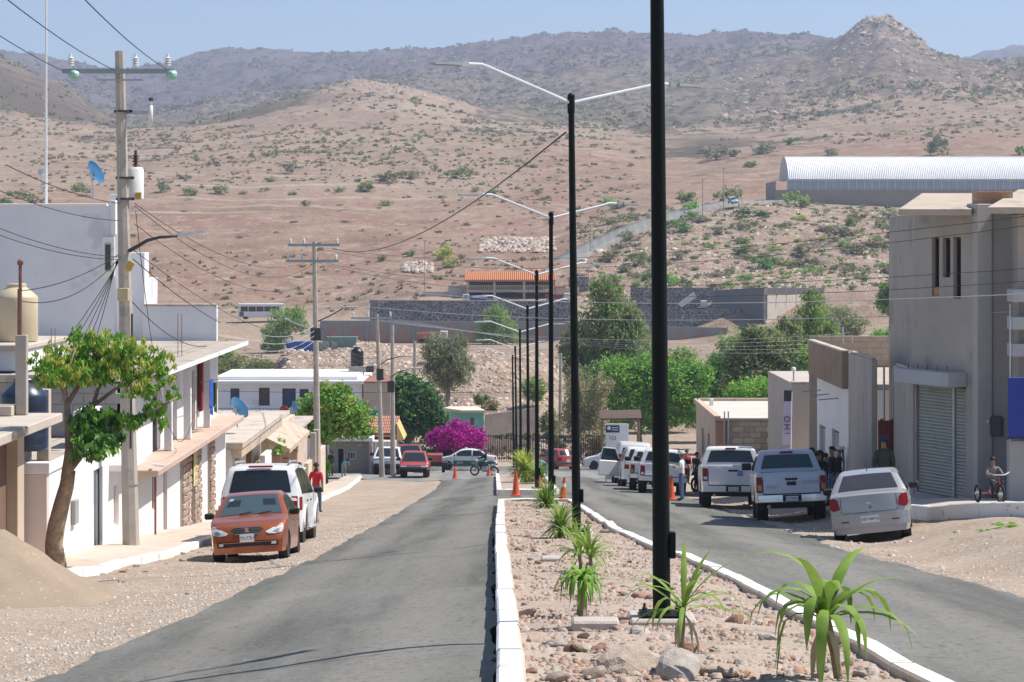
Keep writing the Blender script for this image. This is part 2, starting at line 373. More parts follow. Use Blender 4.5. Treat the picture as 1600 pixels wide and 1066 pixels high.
def veg_red_rock(X, Y):
    px = 800 + X / np.maximum(Y, 1) * F
    z = gz(X, Y); py = HZ - (z - EYE) / np.maximum(Y, 1) * F
    veg = np.interp(Y, [430, 650, 900, 1150, 1500, 2000, 3000], [.16, .2, .2, .32, .58, .68, .86])
    cen = np.exp(-((px - 560) / 190.) ** 2) * sstep(1050, 1200, Y) * (1 - sstep(1500, 1700, Y))
    veg = veg - .32 * cen
    lh = (1 - sstep(60, 230, px)) * sstep(1150, 1350, Y) * (1 - sstep(1600, 1900, Y)); veg = veg + .22 * lh
    gp = np.exp(-((px - 480) / 120.) ** 2) * sstep(1150, 1330, Y) * (1 - sstep(1500, 1650, Y)); veg = veg + .35 * gp * sstep(620, 420, px)
    rh = sstep(1000, 1250, px) * sstep(900, 1400, Y) * (1 - sstep(2100, 2400, Y)); veg = veg - .12 * rh
    veg = veg + .25 * np.exp(-((px - 1120) / 130.) ** 2 - ((Y - 1000) / 170.) ** 2) + .2 * sstep(1000, 1100, px) * sstep(485, 500, Y) * (1 - sstep(560, 590, Y))
    red = sstep(480, 520, Y) * (1 - sstep(640, 760, Y)) * (1 - sstep(880, 1000, px)) + sstep(780, 860, px) * sstep(600, 680, Y) * (1 - sstep(900, 1100, Y)) * .9
    rock = sstep(220, 240, Y) * (1 - sstep(300, 340, Y)) + sstep(950, 1050, px) * sstep(460, 480, Y) * (1 - sstep(570, 620, Y)) * .9 + .5 * sstep(1250, 1600, Y) * (1 - .5 * sstep(2300, 2700, Y)) + .6 * sstep(1330, 1380, px) * (1 - sstep(1420, 1470, px)) * sstep(1800, 1950, Y)
    return np.clip(veg, 0, 1), np.clip(red, 0, 1), np.clip(rock, 0, 1), sstep(205, 235, Y), sstep(2050, 2600, Y)
def grid_faces(r, c, o=0):
    i = np.arange(r - 1)[:, None] * c + np.arange(c - 1)[None, :]
    return (np.stack([i, i + 1, i + c + 1, i + c], -1).reshape(-1, 4) + o)
xs = np.concatenate([np.linspace(-190, -22, 40)[:-1], np.arange(-22, 18, .3), np.linspace(18, 190, 40)])
ys = np.concatenate([np.arange(-20, 70, .5), np.arange(70, 110, 1.0), np.arange(110, 239, 2.0), [238.0]])
Xn, Yn = np.meshgrid(xs, ys); Zn = gz(Xn, Yn) - 0.07 * on_road(Xn, Yn) - .04 * ((Xn < sidewalk_edge(Yn)) & (Xn > -30) & (Yn > 38) & (Yn < 160)) - .25 * ((Xn > xl_med(Yn) - .1) & (Xn < xr_med(Yn) + .1) & (Yn < 141))
u = np.linspace(-.62, .62, 1150); u = np.sign(u) * np.abs(u / .62) ** 1.6 * .62
yf = np.concatenate([np.arange(236, 345, 1.5), np.arange(345, 430, 5), np.arange(430, 660, 2.5), np.geomspace(660, 5200, 300)])
Yf, Uf = np.meshgrid(yf, u, indexing='ij'); Xf = Yf * Uf; Zf = gz(Xf, Yf)
v1 = np.stack([Xn, Yn, Zn], -1).reshape(-1, 3); v2 = np.stack([Xf, Yf, Zf], -1).reshape(-1, 3)
fa = np.concatenate([grid_faces(*Xn.shape), grid_faces(*Xf.shape, len(v1))])
va = np.concatenate([v1, v2]); ve, re_, ro, fr, th = veg_red_rock(va[:, 0], va[:, 1])
ground = link('ground', npmesh('ground', va, fa, ground_mat(), True, {'veg': ve, 'red': re_, 'rock': ro, 'far': fr, 'thorn': th})); ground['kind'] = 'structure'

# ------------------------------------------------------------------ roads
def strip(name, ymin, ymax, dy, xl, xr, ncol, dz, m, kind='structure', rag=0.0, bumps=0.0, seed=0):
    Y = np.arange(ymin, ymax + 1e-6, dy); L_ = np.array([xl(y) for y in Y]); R_ = np.array([xr(y) for y in Y])
    if rag:
        L_ = L_ + rag * fbm(Y * 2.6, Y * 0, 3, seed); R_ = R_ + rag * fbm(Y * 2.6, Y * 0 + 9, 3, seed + 3)
    t = np.linspace(0, 1, ncol)[None, :]; X = L_[:, None] * (1 - t) + R_[:, None] * t; YY = np.repeat(Y[:, None], ncol, 1)
    Z = gz(X, YY) + dz
    if bumps: Z = Z + bumps * fbm(X * 2.2, YY * 2.2, 4, seed + 7)
    o = link(name, npmesh(name, np.stack([X, YY, Z], -1).reshape(-1, 3), grid_faces(*X.shape), m)); o['kind'] = kind; return o
def asphalt(name, a, bcol, pale):
    m = bpy.data.materials.new(name); m.use_nodes = True; t = m.node_tree; N = t.nodes; L = t.links; b = N['Principled BSDF']
    b.inputs['Roughness'].default_value = .85; b.inputs['Specular IOR Level'].default_value = .25
    pos = N.new('ShaderNodeNewGeometry').outputs['Position']
    def noise(s, st, d=5, r=.6):
        mp = N.new('ShaderNodeMapping'); mp.inputs['Scale'].default_value = st; mp.inputs['Rotation'].default_value = (0, 0, .012); L.new(pos, mp.inputs['Vector'])
        n = N.new('ShaderNodeTexNoise'); n.inputs['Scale'].default_value = s; n.inputs['Detail'].default_value = d; n.inputs['Roughness'].default_value = r
        L.new(mp.outputs['Vector'], n.inputs['Vector']); return n.outputs['Fac']
    def rmp(x, p, c0, c1):
        r = N.new('ShaderNodeValToRGB'); r.color_ramp.elements[0].position = p[0]; r.color_ramp.elements[1].position = p[1]
        r.color_ramp.elements[0].color = c0; r.color_ramp.elements[1].color = c1; L.new(x, r.inputs['Fac']); return r.outputs['Color']
    c = rmp(noise(1, (.85, .012, 1), 3), (.38, .62), (*a, 1), (*bcol, 1))
    def over(c, fac, col):
        x = N.new('ShaderNodeMixRGB'); L.new(fac, x.inputs['Fac']); L.new(c, x.inputs['Color1']); x.inputs['Color2'].default_value = (*col, 1); return x.outputs['Color']
    W = (1, 1, 1, 1); K = (0, 0, 0, 1)
    mpw = N.new('ShaderNodeMapping'); mpw.inputs['Scale'].default_value = (1, .07, 1); mpw.inputs['Rotation'].default_value = (0, 0, .006); L.new(pos, mpw.inputs['Vector'])
    wv = N.new('ShaderNodeTexWave'); wv.bands_direction = 'X'; wv.inputs['Scale'].default_value = .16; wv.inputs['Distortion'].default_value = 2.2; wv.inputs['Detail'].default_value = 4; wv.inputs['Detail Scale'].default_value = 1.2; L.new(mpw.outputs['Vector'], wv.inputs['Vector'])
    c = over(c, rmp(wv.outputs['Fac'], (.45, .95), K, (.55, .55, .55, 1)), pale)
    c = over(c, rmp(noise(.9, (.6, .07, 1), 7, .75), (.5, .72), K, (.8, .8, .8, 1)), pale)
    c = over(c, rmp(noise(1, (.3, .9, 1), 5, .7), (.6, .75), K, (.45, .45, .45, 1)), tuple(v * .55 for v in a))
    c = over(c, rmp(noise(11, (1, .6, 1), 3, .7), (.52, .66), K, (.5, .5, .5, 1)), tuple(v * .6 for v in a))
    c = over(c, rmp(noise(16, (1, .7, 1), 3, .7), (.56, .68), K, (.55, .55, .55, 1)), (.27, .255, .225))
    c = over(c, rmp(noise(60, (1, 1, 1), 2), (.55, .7), K, (.4, .4, .4, 1)), (.2, .19, .175))
    c = over(c, rmp(noise(45, (1, 1, 1), 2), (.62, .68), K, (.6, .6, .6, 1)), (.045, .045, .04))
    L.new(c, b.inputs['Base Color'])
    bp = N.new('ShaderNodeBump'); bp.inputs['Strength'].default_value = .5; bp.inputs['Distance'].default_value = .012
    L.new(noise(70, (1, 1, 1), 3), bp.inputs['Height']); L.new(bp.outputs['Normal'], b.inputs['Normal'])
    return m
ASPH = asphalt('asphalt', (.098, .098, .084), (.175, .172, .152), (.24, .226, .198))
ASPH_OLD = asphalt('old_asphalt', (.20, .195, .18), (.25, .24, .22), (.30, .285, .26))
strip('left_lane', -12, 147, .5, xl_road, lambda y: xl_med(y) - .02, 12, .004, ASPH, rag=.05, seed=2)
strip('right_lane', -12, 147, .5, lambda y: xr_med(y) + .02, xr_road, 12, .004, ASPH, rag=.05, seed=5)
strip('median_gap', 71.9, 86.3, .5, lambda y: xl_med(y) - .4, lambda y: xr_med(y) + .4, 6, .008, ASPH)
strip('junction', 140, 167, .6, lambda y: np.interp(y, [140, 152, 167], [-5.5, -14, -60]), lambda y: np.interp(y, [140, 152, 167], [7.6, 12, 60]), 60, .012, ASPH_OLD)
strip('cross_street', 164.5, 178, .75, lambda y: -70, lambda y: 70, 90, .018, ASPH)
# hillside road climbing behind the stone walls
hr = [(845,418,520),(880,405,528),(920,390,540),(960,380,548),(1000,366,556),(1040,352,563),(1085,340,570),(1120,330,575),(1150,322,585),(1190,318,595),(1245,318,600)]
ptsL = []
for a, bb, y in hr: ptsL.append((PX(a, y), y))
ptsL = np.array(ptsL); tt = np.linspace(0, len(ptsL) - 1, 90); pc = np.stack([np.interp(tt, range(len(ptsL)), ptsL[:, 0]), np.interp(tt, range(len(ptsL)), ptsL[:, 1])], -1)
tn = np.gradient(pc, axis=0); nn = np.stack([-tn[:, 1], tn[:, 0]], -1); nn /= np.linalg.norm(nn, axis=1)[:, None]
row = []
for o in (-3.6, -1.2, 1.2, 3.6):
    q = pc + nn * o; row.append(np.stack([q[:, 0], q[:, 1], gz(pc[:, 0], pc[:, 1]) + np.interp(tt, [0, 1.2, 2.5], [-1.2, .2, .9])], -1))
rr = np.stack(row, 1)
sk = rr.copy()[:, [0, 0, 1, 2, 3, 3]]; sk[:, 0, 2] -= 4; sk[:, 5, 2] -= 4
o = link('hillside_road', npmesh('hillside_road', sk.reshape(-1, 3), grid_faces(*sk.shape[:2]), ASPH_OLD)); o['kind'] = 'structure'
# ------------------------------------------------------------------ kerbs and medians
M_KERB = mat('whitewashed_concrete', (.80, .79, .76), .85, .05, 2.5, .25, 40, speck=(6.0, .63, (.52, .46, .38)))
M_KERB_R = mat('bare_kerb_concrete', (.50, .41, .33), .9, .12, 2.0, .3, 30)
M_SOIL = mat('median_soil', (.345, .262, .20), .95, .2, 1.5, .8, 30, col2=(.44, .355, .285), speck=(28, .6, (.25, .18, .14)))
def kerb_run(name, pts, w=.2, h=.2, inner=1, step=1.7, top=True, mw=M_KERB, dz=.0):
    """row of separate kerb stones along a path; inner = side of the bed"""
    root = bpy.data.objects.new(name, None); COL.objects.link(root); root['kind'] = 'structure'; root.location = (pts[0][0], pts[0][1], G(*pts[0]))
    R0 = Vector(root.location)
    P_ = np.array(pts, float); d = np.concatenate([[0], np.cumsum(np.linalg.norm(np.diff(P_, axis=0), axis=1))])
    n = max(1, int(round(d[-1] / step)))
    q = np.stack([np.interp(np.linspace(0, d[-1], n + 1), d, P_[:, 0]), np.interp(np.linspace(0, d[-1], n + 1), d, P_[:, 1])], -1)
    for i in range(n):
        a = Vector((*q[i], 0)); b = Vector((*q[i + 1], 0)); t = (b - a).normalized(); nr = Vector((-t.y, t.x, 0)) * inner
        j = random.uniform(-.006, .006); hj = h + random.uniform(-.008, .012)
        a2 = a + t * .003 + nr * j; b2 = b - t * .003 + nr * (j + random.uniform(-.005, .005))
        za = G(a.x, a.y) + dz; zb = G(b.x, b.y) + dz; ch = .02
        vs = []
        for p, z in ((a2, za), (b2, zb)):
            for o, zz in ((0, -.15), (0, hj - ch), (ch, hj), (w - ch, hj), (w, hj - ch), (w, -.15)):
                vs.append(p + nr * o + Vector((0, 0, z + zz)) - R0)
        fs = [(k, (k + 1) % 6, 6 + (k + 1) % 6, 6 + k) for k in range(6)] + [(5, 4, 3, 2, 1, 0), (6, 7, 8, 9, 10, 11)]
        mb = MB(); mb.add(vs, fs); mb.m = [0] * len(fs)
        mb.m[3] = mb.m[4] = 1     # the bed side is bare
        mb.build('kerb_stone', [mw, M_KERB_R], root)
    return root
def side_pts(fx, y0, y1, dy=1.0): return [(float(fx(y)), y) for y in np.arange(y0, y1 + .01, dy)]
kerb_run('median_kerb_left', side_pts(xl_med, 6, 71.2), inner=-1)
kerb_run('median_kerb_right', side_pts(xr_med, 6, 71.2), inner=1)
def end_pts(y, bulge, yc):
    a, b = float(xl_med(y)), float(xr_med(y))
    return [(a + (b - a) * t, y + bulge * (1 - (2 * t - 1) ** 6)) for t in np.linspace(0, 1, 13)]
kerb_run('median_kerb_end', end_pts(71.2, .7, 0), inner=-1, step=.6)
kerb_run('island_kerb_left', side_pts(xl_med, 87, 141), inner=-1)
kerb_run('island_kerb_right', side_pts(xr_med, 87, 141), inner=1)
kerb_run('island_kerb_front', end_pts(87, -.5, 0), inner=1, step=.6)
strip('median_bed', 5, 71.6, .12, lambda y: xl_med(y) + .1, lambda y: xr_med(y) - .1, 30, .12, M_SOIL, bumps=.022, seed=12)
strip('island_bed', 86.8, 141, .4, lambda y: xl_med(y) + .1, lambda y: xr_med(y) - .1, 10, .13, M_SOIL, bumps=.03, seed=15)
# ------------------------------------------------------------------ sidewalks
M_WALK = mat('concrete_pavement', (.53, .44, .36), .9, .08, .6, .15, 30, speck=(1.2, .62, (.44, .36, .295)))
strip('left_sidewalk', 39, 150, .6, lambda y: -10.2 - .0 * y, lambda y: sidewalk_edge(y) - .12, 8, .13, M_WALK)
kerb_run('left_sidewalk_kerb', [(float(sidewalk_edge(y)), y) for y in np.arange(41, 148, 1.0)], w=.15, h=.14, inner=1, step=1.6)
# ================================================================== stones
def ray_ground(px, py, y0=185., y1=5000.):
    Y = np.geomspace(y0, y1, 1500); X = (px - 800) * Y / F; d = PZ(py, Y) - gz(X, Y)
    i = np.argmax(d < 0)
    if d[i] >= 0: return None
    return float(X[i]), float(Y[i]), float(gz(X[i], Y[i]))
def rock_mesh(name, m, seed, flat=.7, sub=3):
    b = bmesh.new(); bmesh.ops.create_icosphere(b, subdivisions=sub, radius=.5); r = random.Random(seed)
    ax = [Vector((r.gauss(0, 1), r.gauss(0, 1), r.gauss(0, 1))).normalized() for _ in range(9)]; cut = [r.uniform(.28, .44) for _ in ax]
    for v in b.verts:
        p = v.co.copy()
        for a, c in zip(ax, cut):
            d = p.dot(a)
            if d > c: p -= a * (d - c) * .92
        p *= 1 + .10 * float(fbm(p.x * 5 + seed, p.y * 5 + p.z * 4, 3, seed))
        v.co = Vector((p.x * 1.15, p.y, p.z * flat))
    me = bpy.data.meshes.new(name); b.to_mesh(me); b.free(); me.materials.append(m); return me
M_ROCKS = [mat('rock_tan', (.40, .32, .25), .95, .2, 5, .6, 30, coords='obj'), mat('rock_pink', (.42, .315, .25), .95, .2, 6, .6, 30, coords='obj'), mat('rock_grey', (.38, .335, .29), .95, .22, 5, .6, 30, coords='obj'), mat('rock_red', (.36, .215, .155), .95, .2, 5, .5, 30, coords='obj')]
ROCKS = [rock_mesh('rock', M_ROCKS[i % 4], i, .62 + .05 * (i % 3)) for i in range(10)]
def med_z(X, Y): return G(X, Y) + .12
def rock(px, py, wpx, i, label, group=None, z=None, flat=1.0):
    Y = (EYE - .12 + .0) / ((py - HZ) / F - .084); X = PX(px, Y)
    o = link('rock', ROCKS[i % 10], None, (X, Y, med_z(X, Y) + .05 * wpx * Y / F)); s = 1.15 * wpx * Y / F
    o.scale = (s, s * random.uniform(.7, 1), s * flat * random.uniform(.8, 1.05)); o.rotation_euler = (random.uniform(-.3, .3), random.uniform(-.3, .3), random.uniform(0, 6.3))
    return tag(o, label, 'rock', group)
rock(985, 1052, 88, 0, 'large pitted pale boulder half buried at the left of a boulder pair in the median', flat=.8)
rock(1052, 1058, 98, 2, 'widest pitted boulder in the median beside the young yucca stem', flat=.75)
rock(1126, 1054, 62, 4, 'flat pinkish boulder in the median between the pair of big boulders and the right kerb', flat=.5)
rock(962, 1034, 40, 1, 'blocky tan rock just uphill of the large boulder pair in the median')
rock(1003, 938, 32, 3, 'angular brown rock beside the foot of the black lamp post')
rock(838, 1006, 44, 5, 'tan rock near the white kerb and the low concrete pedestal')
rock(874, 1012, 36, 6, 'brown tilted rock in front of the low concrete pedestal')
rock(893, 1022, 30, 7, 'long pinkish rock lying in front of the concrete pedestal')
gl = 'loose pinkish brown stone lying on the stony median soil'
for i in range(190):
    Y = 15.5 + 42 * random.random() ** 1.9; a, b_ = float(xl_med(Y)) + .25, float(xr_med(Y)) - .25
    X = random.uniform(a, b_); s = random.choice([.06, .07, .08, .09, .1, .12, .17]) * random.uniform(.8, 1.25)
    o = link('rock', ROCKS[random.randrange(10)], None, (X, Y, med_z(X, Y) + .12 * s)); o.scale = (s, s * random.uniform(.6, 1), s * random.uniform(.6, 1)); o.rotation_euler = (random.uniform(-.4, .4), random.uniform(-.4, .4), random.uniform(0, 6.3))
    tag(o, ('pebble sized ' if s < .075 else 'fist sized ' if s < .115 else 'brick sized ') + ['tan', 'pinkish', 'greyish', 'reddish brown'][int(o.data.name.split('.')[-1]) % 4 if '.' in o.data.name else 0] + ' stone lying loose on the stony median soil', 'stone', 'stones strewn over the median')
for i in range(46):
    Y = random.uniform(36, 62); X = float(sidewalk_edge(Y)) + .12 + abs(random.gauss(0, .8)); s = random.uniform(.05, .17)
    if Y > 44 and -6.2 < X < -3.8: continue
    o = link('rock', ROCKS[random.randrange(10)], None, (X, Y, G(X, Y) + .1 * s)); o.scale = (s, s, s * .7); o.rotation_euler = (0, 0, random.uniform(0, 6))
    tag(o, 'loose stone on the gravel strip beside the left sidewalk kerb', 'stone', 'stones beside the left sidewalk')
def pebbles(name, X, Y, S, mats, dz=0.0, label=None):
    """thousands of small angular stones as one mass"""
    n = len(X); base = np.array([(-1, -1, -.6), (1, -1, -.5), (1, 1, -.6), (-1, 1, -.5), (-.6, -.7, .6), (.7, -.5, .5), (.5, .7, .7), (-.7, .6, .5)]) * .5
    fc = np.array([(0, 1, 5, 4), (1, 2, 6, 5), (2, 3, 7, 6), (3, 0, 4, 7), (4, 5, 6, 7)])
    v = np.repeat(base[None], n, 0) * RNG.uniform(.65, 1.3, (n, 8, 3)); a = RNG.uniform(0, 6.3, n); c, s = np.cos(a)[:, None], np.sin(a)[:, None]
    v = np.stack([v[..., 0] * c - v[..., 1] * s, v[..., 0] * s + v[..., 1] * c, v[..., 2] * .75], -1) * S[:, None, None]
    v += np.stack([X, Y, gz(X, Y) + dz + S * .12], -1)[:, None, :]
    f = (fc[None] + np.arange(n)[:, None, None] * 8).reshape(-1, 4)
    o = link(name, npmesh(name, v.reshape(-1, 3), f, mats, False, midx=np.repeat(RNG.integers(0, len(mats), n), 5))); o['kind'] = 'stuff'
    o['label'] = label; o['category'] = 'gravel'; return o
n = 13000; Yp = 14 + 57 * RNG.random(n) ** 1.7; tp = RNG.random(n); Xp = xl_med(Yp) + .2 + tp * (xr_med(Yp) - xl_med(Yp) - .4)
pebbles('median_gravel', Xp, Yp, RNG.lognormal(-3.55, .5, n), M_ROCKS, .12, 'pinkish gravel and small stones covering the planted median')
n = 16000; Yp = 16 + 60 * RNG.random(n) ** 1.5; Xp = xl_road(Yp) - .05 - np.abs(RNG.normal(0, 1.6, n)); k = (Xp > sidewalk_edge(Yp) + .05); Xp, Yp = Xp[k], Yp[k]
M_GRAV = [mat('gravel_pale', (.56, .49, .43), .95, .15, 6), mat('gravel_tan', (.48, .39, .31), .95, .15, 6), mat('gravel_grey', (.36, .33, .30), .95, .15, 6)]
pebbles('shoulder_gravel', Xp, Yp, np.clip(RNG.lognormal(-4.1, .5, len(Xp)), 0, .045), M_GRAV, 0, 'pale gravel shoulder between the asphalt and the left sidewalk')
n = 4000; Yp = 28 + 60 * RNG.random(n); Xp = xr_road(Yp) + .02 + np.abs(RNG.normal(0, 1.4, n))
pebbles('verge_gravel', Xp, Yp, RNG.lognormal(-4.1, .6, n), M_GRAV, 0, 'dusty gravel verge along the right lane')
n = 7000; Yp = 228 + 60 * RNG.random(n); Xp = PX(RNG.uniform(400, 900, n), Yp)
pebbles('rubble', Xp, Yp, np.clip(RNG.lognormal(-1.7, .55, n), 0, .5), [mat('rubble_pale', (.55, .45, .37), .95, .15, 1), mat('rubble_tan', (.45, .34, .26), .95, .15, 1), mat('rubble_dark', (.32, .24, .19), .95, .15, 1)], 0, 'pale rubble stones covering the spoil heap beyond the cross street')
n = 6000; pxp = RNG.uniform(900, 1560, n); Yp = RNG.uniform(470, 575, n); Xp = PX(pxp, Yp)
pebbles('hillside_rubble', Xp, Yp, RNG.lognormal(-1.35, .55, n), [MATS['rubble_pale'], MATS['rubble_tan'], MATS['rubble_dark']], 0, 'pale rocks strewn over the slope below the arched roof hall')
n = 1800; Yp = RNG.uniform(1350, 2080, n); Xp = PX(RNG.uniform(1120, 1620, n), Yp)
pebbles('mountain_boulders', Xp, Yp, RNG.lognormal(.2, .5, n), [MATS['rubble_dark'], MATS['rubble_dark'], MATS['rock_tan']], 0, 'tan boulders scattered over the mountainside with the rocky peak')
n = 380; Yp = RNG.normal(1985, 40, n); Xp = PX(RNG.normal(1388, 30, n), Yp)
pebbles('peak_crags', Xp, Yp, RNG.lognormal(.6, .5, n), [MATS['rubble_dark'], MATS['rubble_dark'], MATS['rubble_tan']], 0, 'crags heaped on the pointed mountain peak')
n = 350; Yp = RNG.normal(1390, 50, n); Xp = PX(RNG.normal(610, 60, n), Yp)
pebbles('hill_boulders', Xp, Yp, RNG.lognormal(.0, .5, n), [MATS['rubble_tan'], MATS['rubble_dark'], MATS['rock_tan']], 0, 'boulders along the crest of the round tan hill')
for nm, lab, x0, x1, yy0, yy1, cnt in (('rock_heap', 'long heap of pale boulders beside the hillside road', 750, 865, 374, 396, 420), ('rock_heap', 'small heap of pale stones on the red slope left of the slim mast', 628, 675, 412, 428, 170)):
    Xp = []; Yp = []
    for _ in range(cnt):
        r = ray_ground(random.uniform(x0, x1), random.uniform(yy0, yy1)); Xp.append(r[0]); Yp.append(r[1])
    Xp, Yp = np.array(Xp), np.array(Yp); pebbles(nm, Xp, Yp, np.clip(RNG.lognormal(-.35, .45, cnt), 0, 1.3), [MATS['rubble_pale'], MATS['rubble_tan'], MATS['rock_grey']], .3, lab)
# sand pile
def sand_pile():
    cx, cy = -8.9, 36.6; mb = MB(); rows = []
    for i in range(25):
        r = i / 24; row = []
        for j in range(64):
            a = 2 * math.pi * j / 64; rad = (2.75 + .25 * float(fbm(math.cos(a) * 1.5, math.sin(a) * 1.5, 3, 61))) * r
            x, y = rad * math.cos(a) * 1.2, rad * math.sin(a) * .95
            h = 1.12 * max(0, 1 - r ** 1.25) * (1 + .16 * float(fbm(x * 1.1, y * 1.1, 3, 66))) + .03 * float(fbm(x * 5, y * 5, 4, 67))
            h += .22 * math.exp(-((x - 1.3) ** 2 + (y + .6) ** 2) / .5) - .12 * math.exp(-((x - .6) ** 2 + (y + .9) ** 2) / .18) + .1 * float(fbm(x * 2.4, y * 2.4, 3, 69)) * max(0, 1 - r)
            row.append((x, y, h + G(cx + x, cy + y) - G(cx, cy) - (.05 if r > .97 else 0)))
        rows.append(row + [row[0]])
    mb.grid(rows); o = mb.build('sand_pile', mat('sand', (.31, .238, .17), .97, .1, 1.2, .7, 45, speck=(14, .66, (.46, .37, .30))), None, (cx, cy, G(cx, cy)), smooth=True)
    tag(o, 'large heap of brown building sand beside the left sidewalk', 'sand pile')
sand_pile()
# ================================================================== plants
def leafmat(n, a, b, tr=.38): return mat(n, a, .62, .0, 2.6, col2=b, trans=tr, coords='geo', spec=.22)
LM = {
 'deep': leafmat('leaf_deep_green', (0.076, 0.186, 0.055), (0.186, 0.373, 0.088)), 'bright': leafmat('leaf_bright_green', (0.174, 0.370, 0.059), (0.331, 0.583, 0.098)),
 'olive': leafmat('leaf_olive', (0.211, 0.264, 0.116), (0.380, 0.400, 0.189)), 'grey': leafmat('leaf_grey_green', (0.203, 0.227, 0.138), (0.356, 0.365, 0.227)),
 'dark': leafmat('leaf_dark_green', (0.041, 0.114, 0.046), (0.097, 0.211, 0.073)), 'willow': leafmat('leaf_willow', (0.179, 0.295, 0.073), (0.337, 0.485, 0.148)),
 'dry': leafmat('leaf_dry', (0.341, 0.300, 0.162), (0.503, 0.430, 0.268), .2), 'scrub': leafmat('leaf_scrub', (0.179, 0.194, 0.097), (0.308, 0.292, 0.154), .2),
 'brownscrub': leafmat('leaf_brown_scrub', (0.259, 0.211, 0.138), (0.389, 0.308, 0.203), .2),
 'magenta': leafmat('bract_magenta', (.42, .012, .27), (.60, .03, .42), .35), 'yucca': leafmat('leaf_yucca', (0.152, 0.256, 0.040), (0.285, 0.428, 0.085), .3),
 'yellow': leafmat('leaf_yellow_green', (0.354, 0.429, 0.075), (0.522, 0.578, 0.131)), 'glossy': leafmat('leaf_glossy', (0.111, 0.264, 0.036), (0.264, 0.475, 0.070), .3)}
M_BARK = mat('bark', (.23, .165, .115), .95, .3, 9, .7, 30, coords='obj'); M_BARK_G = mat('bark_grey', (.30, .26, .22), .95, .25, 9, .6, 30, coords='obj')
def leaves_np(C, R, n, size, droop=.3, rng=RNG, asp=2.2, clump=.28, shell=.45, per=22):
    """n leaf quads gathered in clumps inside ellipsoids C (k,3) with radii R (k,3)"""
    C = np.asarray(C, float); R = np.asarray(R, float); vol = R.prod(1) ** .66; k = rng.choice(len(C), size=max(3, n // per), p=vol / vol.sum())
    d = rng.normal(size=(len(k), 3)); d /= np.linalg.norm(d, axis=1)[:, None]; rad = rng.random(len(k)) ** shell
    cc = C[k] + d * rad[:, None] * R[k]; cr = R[k].mean(1) * clump * rng.uniform(.6, 1.3, len(k))
    q = rng.integers(0, len(k), n); p = cc[q] + rng.normal(size=(n, 3)) * cr[q][:, None] * np.array([.62, .62, .5])
    ax = rng.normal(size=(n, 3)); ax[:, 2] = ax[:, 2] * .6 - droop * 1.6; ax /= np.linalg.norm(ax, axis=1)[:, None]
    sd = np.cross(ax, rng.normal(size=(n, 3))); sd /= np.maximum(np.linalg.norm(sd, axis=1), 1e-6)[:, None]
    L = size * rng.uniform(.6, 1.35, n)[:, None]; W = L / asp
    v = np.stack([p - ax * L * .5, p + sd * W * .5, p + ax * L * .5, p - sd * W * .5], 1)
    return v.reshape(-1, 3), np.arange(4 * n).reshape(-1, 4)
def crown(name, parent, C, R, n, size, m, **k):
    v, f = leaves_np(C, R, n, size, **k); return link(name, npmesh(name, v, f, m, False), parent)
def tree(name, label, px, py, Y, trunk_top, blobs, n, size, m, cat='tree', r0=None, bark=None, group=None, m2=None, lean=0, **k):
    """px,py: photo pixel of the trunk foot; blobs: (px,py,half width px,half height px[,depth factor])"""
    s = Y / F; X = PX(px, Y); z0 = G(X, Y); foot = Vector((X, Y, z0)); T = thing(name, label, cat, foot, group=group)
    C = []; R = []
    for bl in blobs:
        c = P(bl[0], bl[1], Y) - foot; dz = (bl[4] if len(bl) > 4 else .9) * bl[2] * s
        c.y += random.uniform(-.25, .25) * dz
        C.append(tuple(c)); R.append((bl[2] * s, dz, bl[3] * s))
    H = max(c[2] + r[2] for c, r in zip(C, R)); r0 = r0 or max(.05, H * .03)
    tp = P(px + lean, trunk_top, Y) - foot; mb = MB()
    mb.tube([(0, 0, -.15), (0, 0, 0), tuple(tp * .5 + Vector((random.uniform(-.08, .08) * H * .3, 0, 0))), tuple(tp)], [r0 * 1.3, r0 * 1.15, r0 * .85, r0 * .7], 8)
    mb.build('trunk', bark or M_BARK, T, smooth=True)
    mb = MB()
    for c, r in zip(C, R):
        c = Vector(c); mid = (tp + c) * .5 + Vector((random.uniform(-.2, .2), random.uniform(-.2, .2), .1)) * r[0]
        mb.tube([tp - Vector((0, 0, .05)), mid, c, c + Vector((0, 0, r[2] * .6))], [r0 * .55, r0 * .38, r0 * .2, r0 * .06], 5)
        for _ in range(5):
            e = c + Vector((random.uniform(-.8, .8) * r[0], random.uniform(-.8, .8) * r[1], random.uniform(-.5, .8) * r[2])); mb.tube([mid, (mid + e) * .5 + Vector((0, 0, .1 * r[2])), e], [r0 * .25, r0 * .15, r0 * .05], 4)
    mb.build('branches', bark or M_BARK, T, smooth=True)
    crown('crown', T, C, R, n, size, LM[m], **k)
    if m2: crown('crown', T, C, R, n // 3, size, LM[m2], **k)
    return T
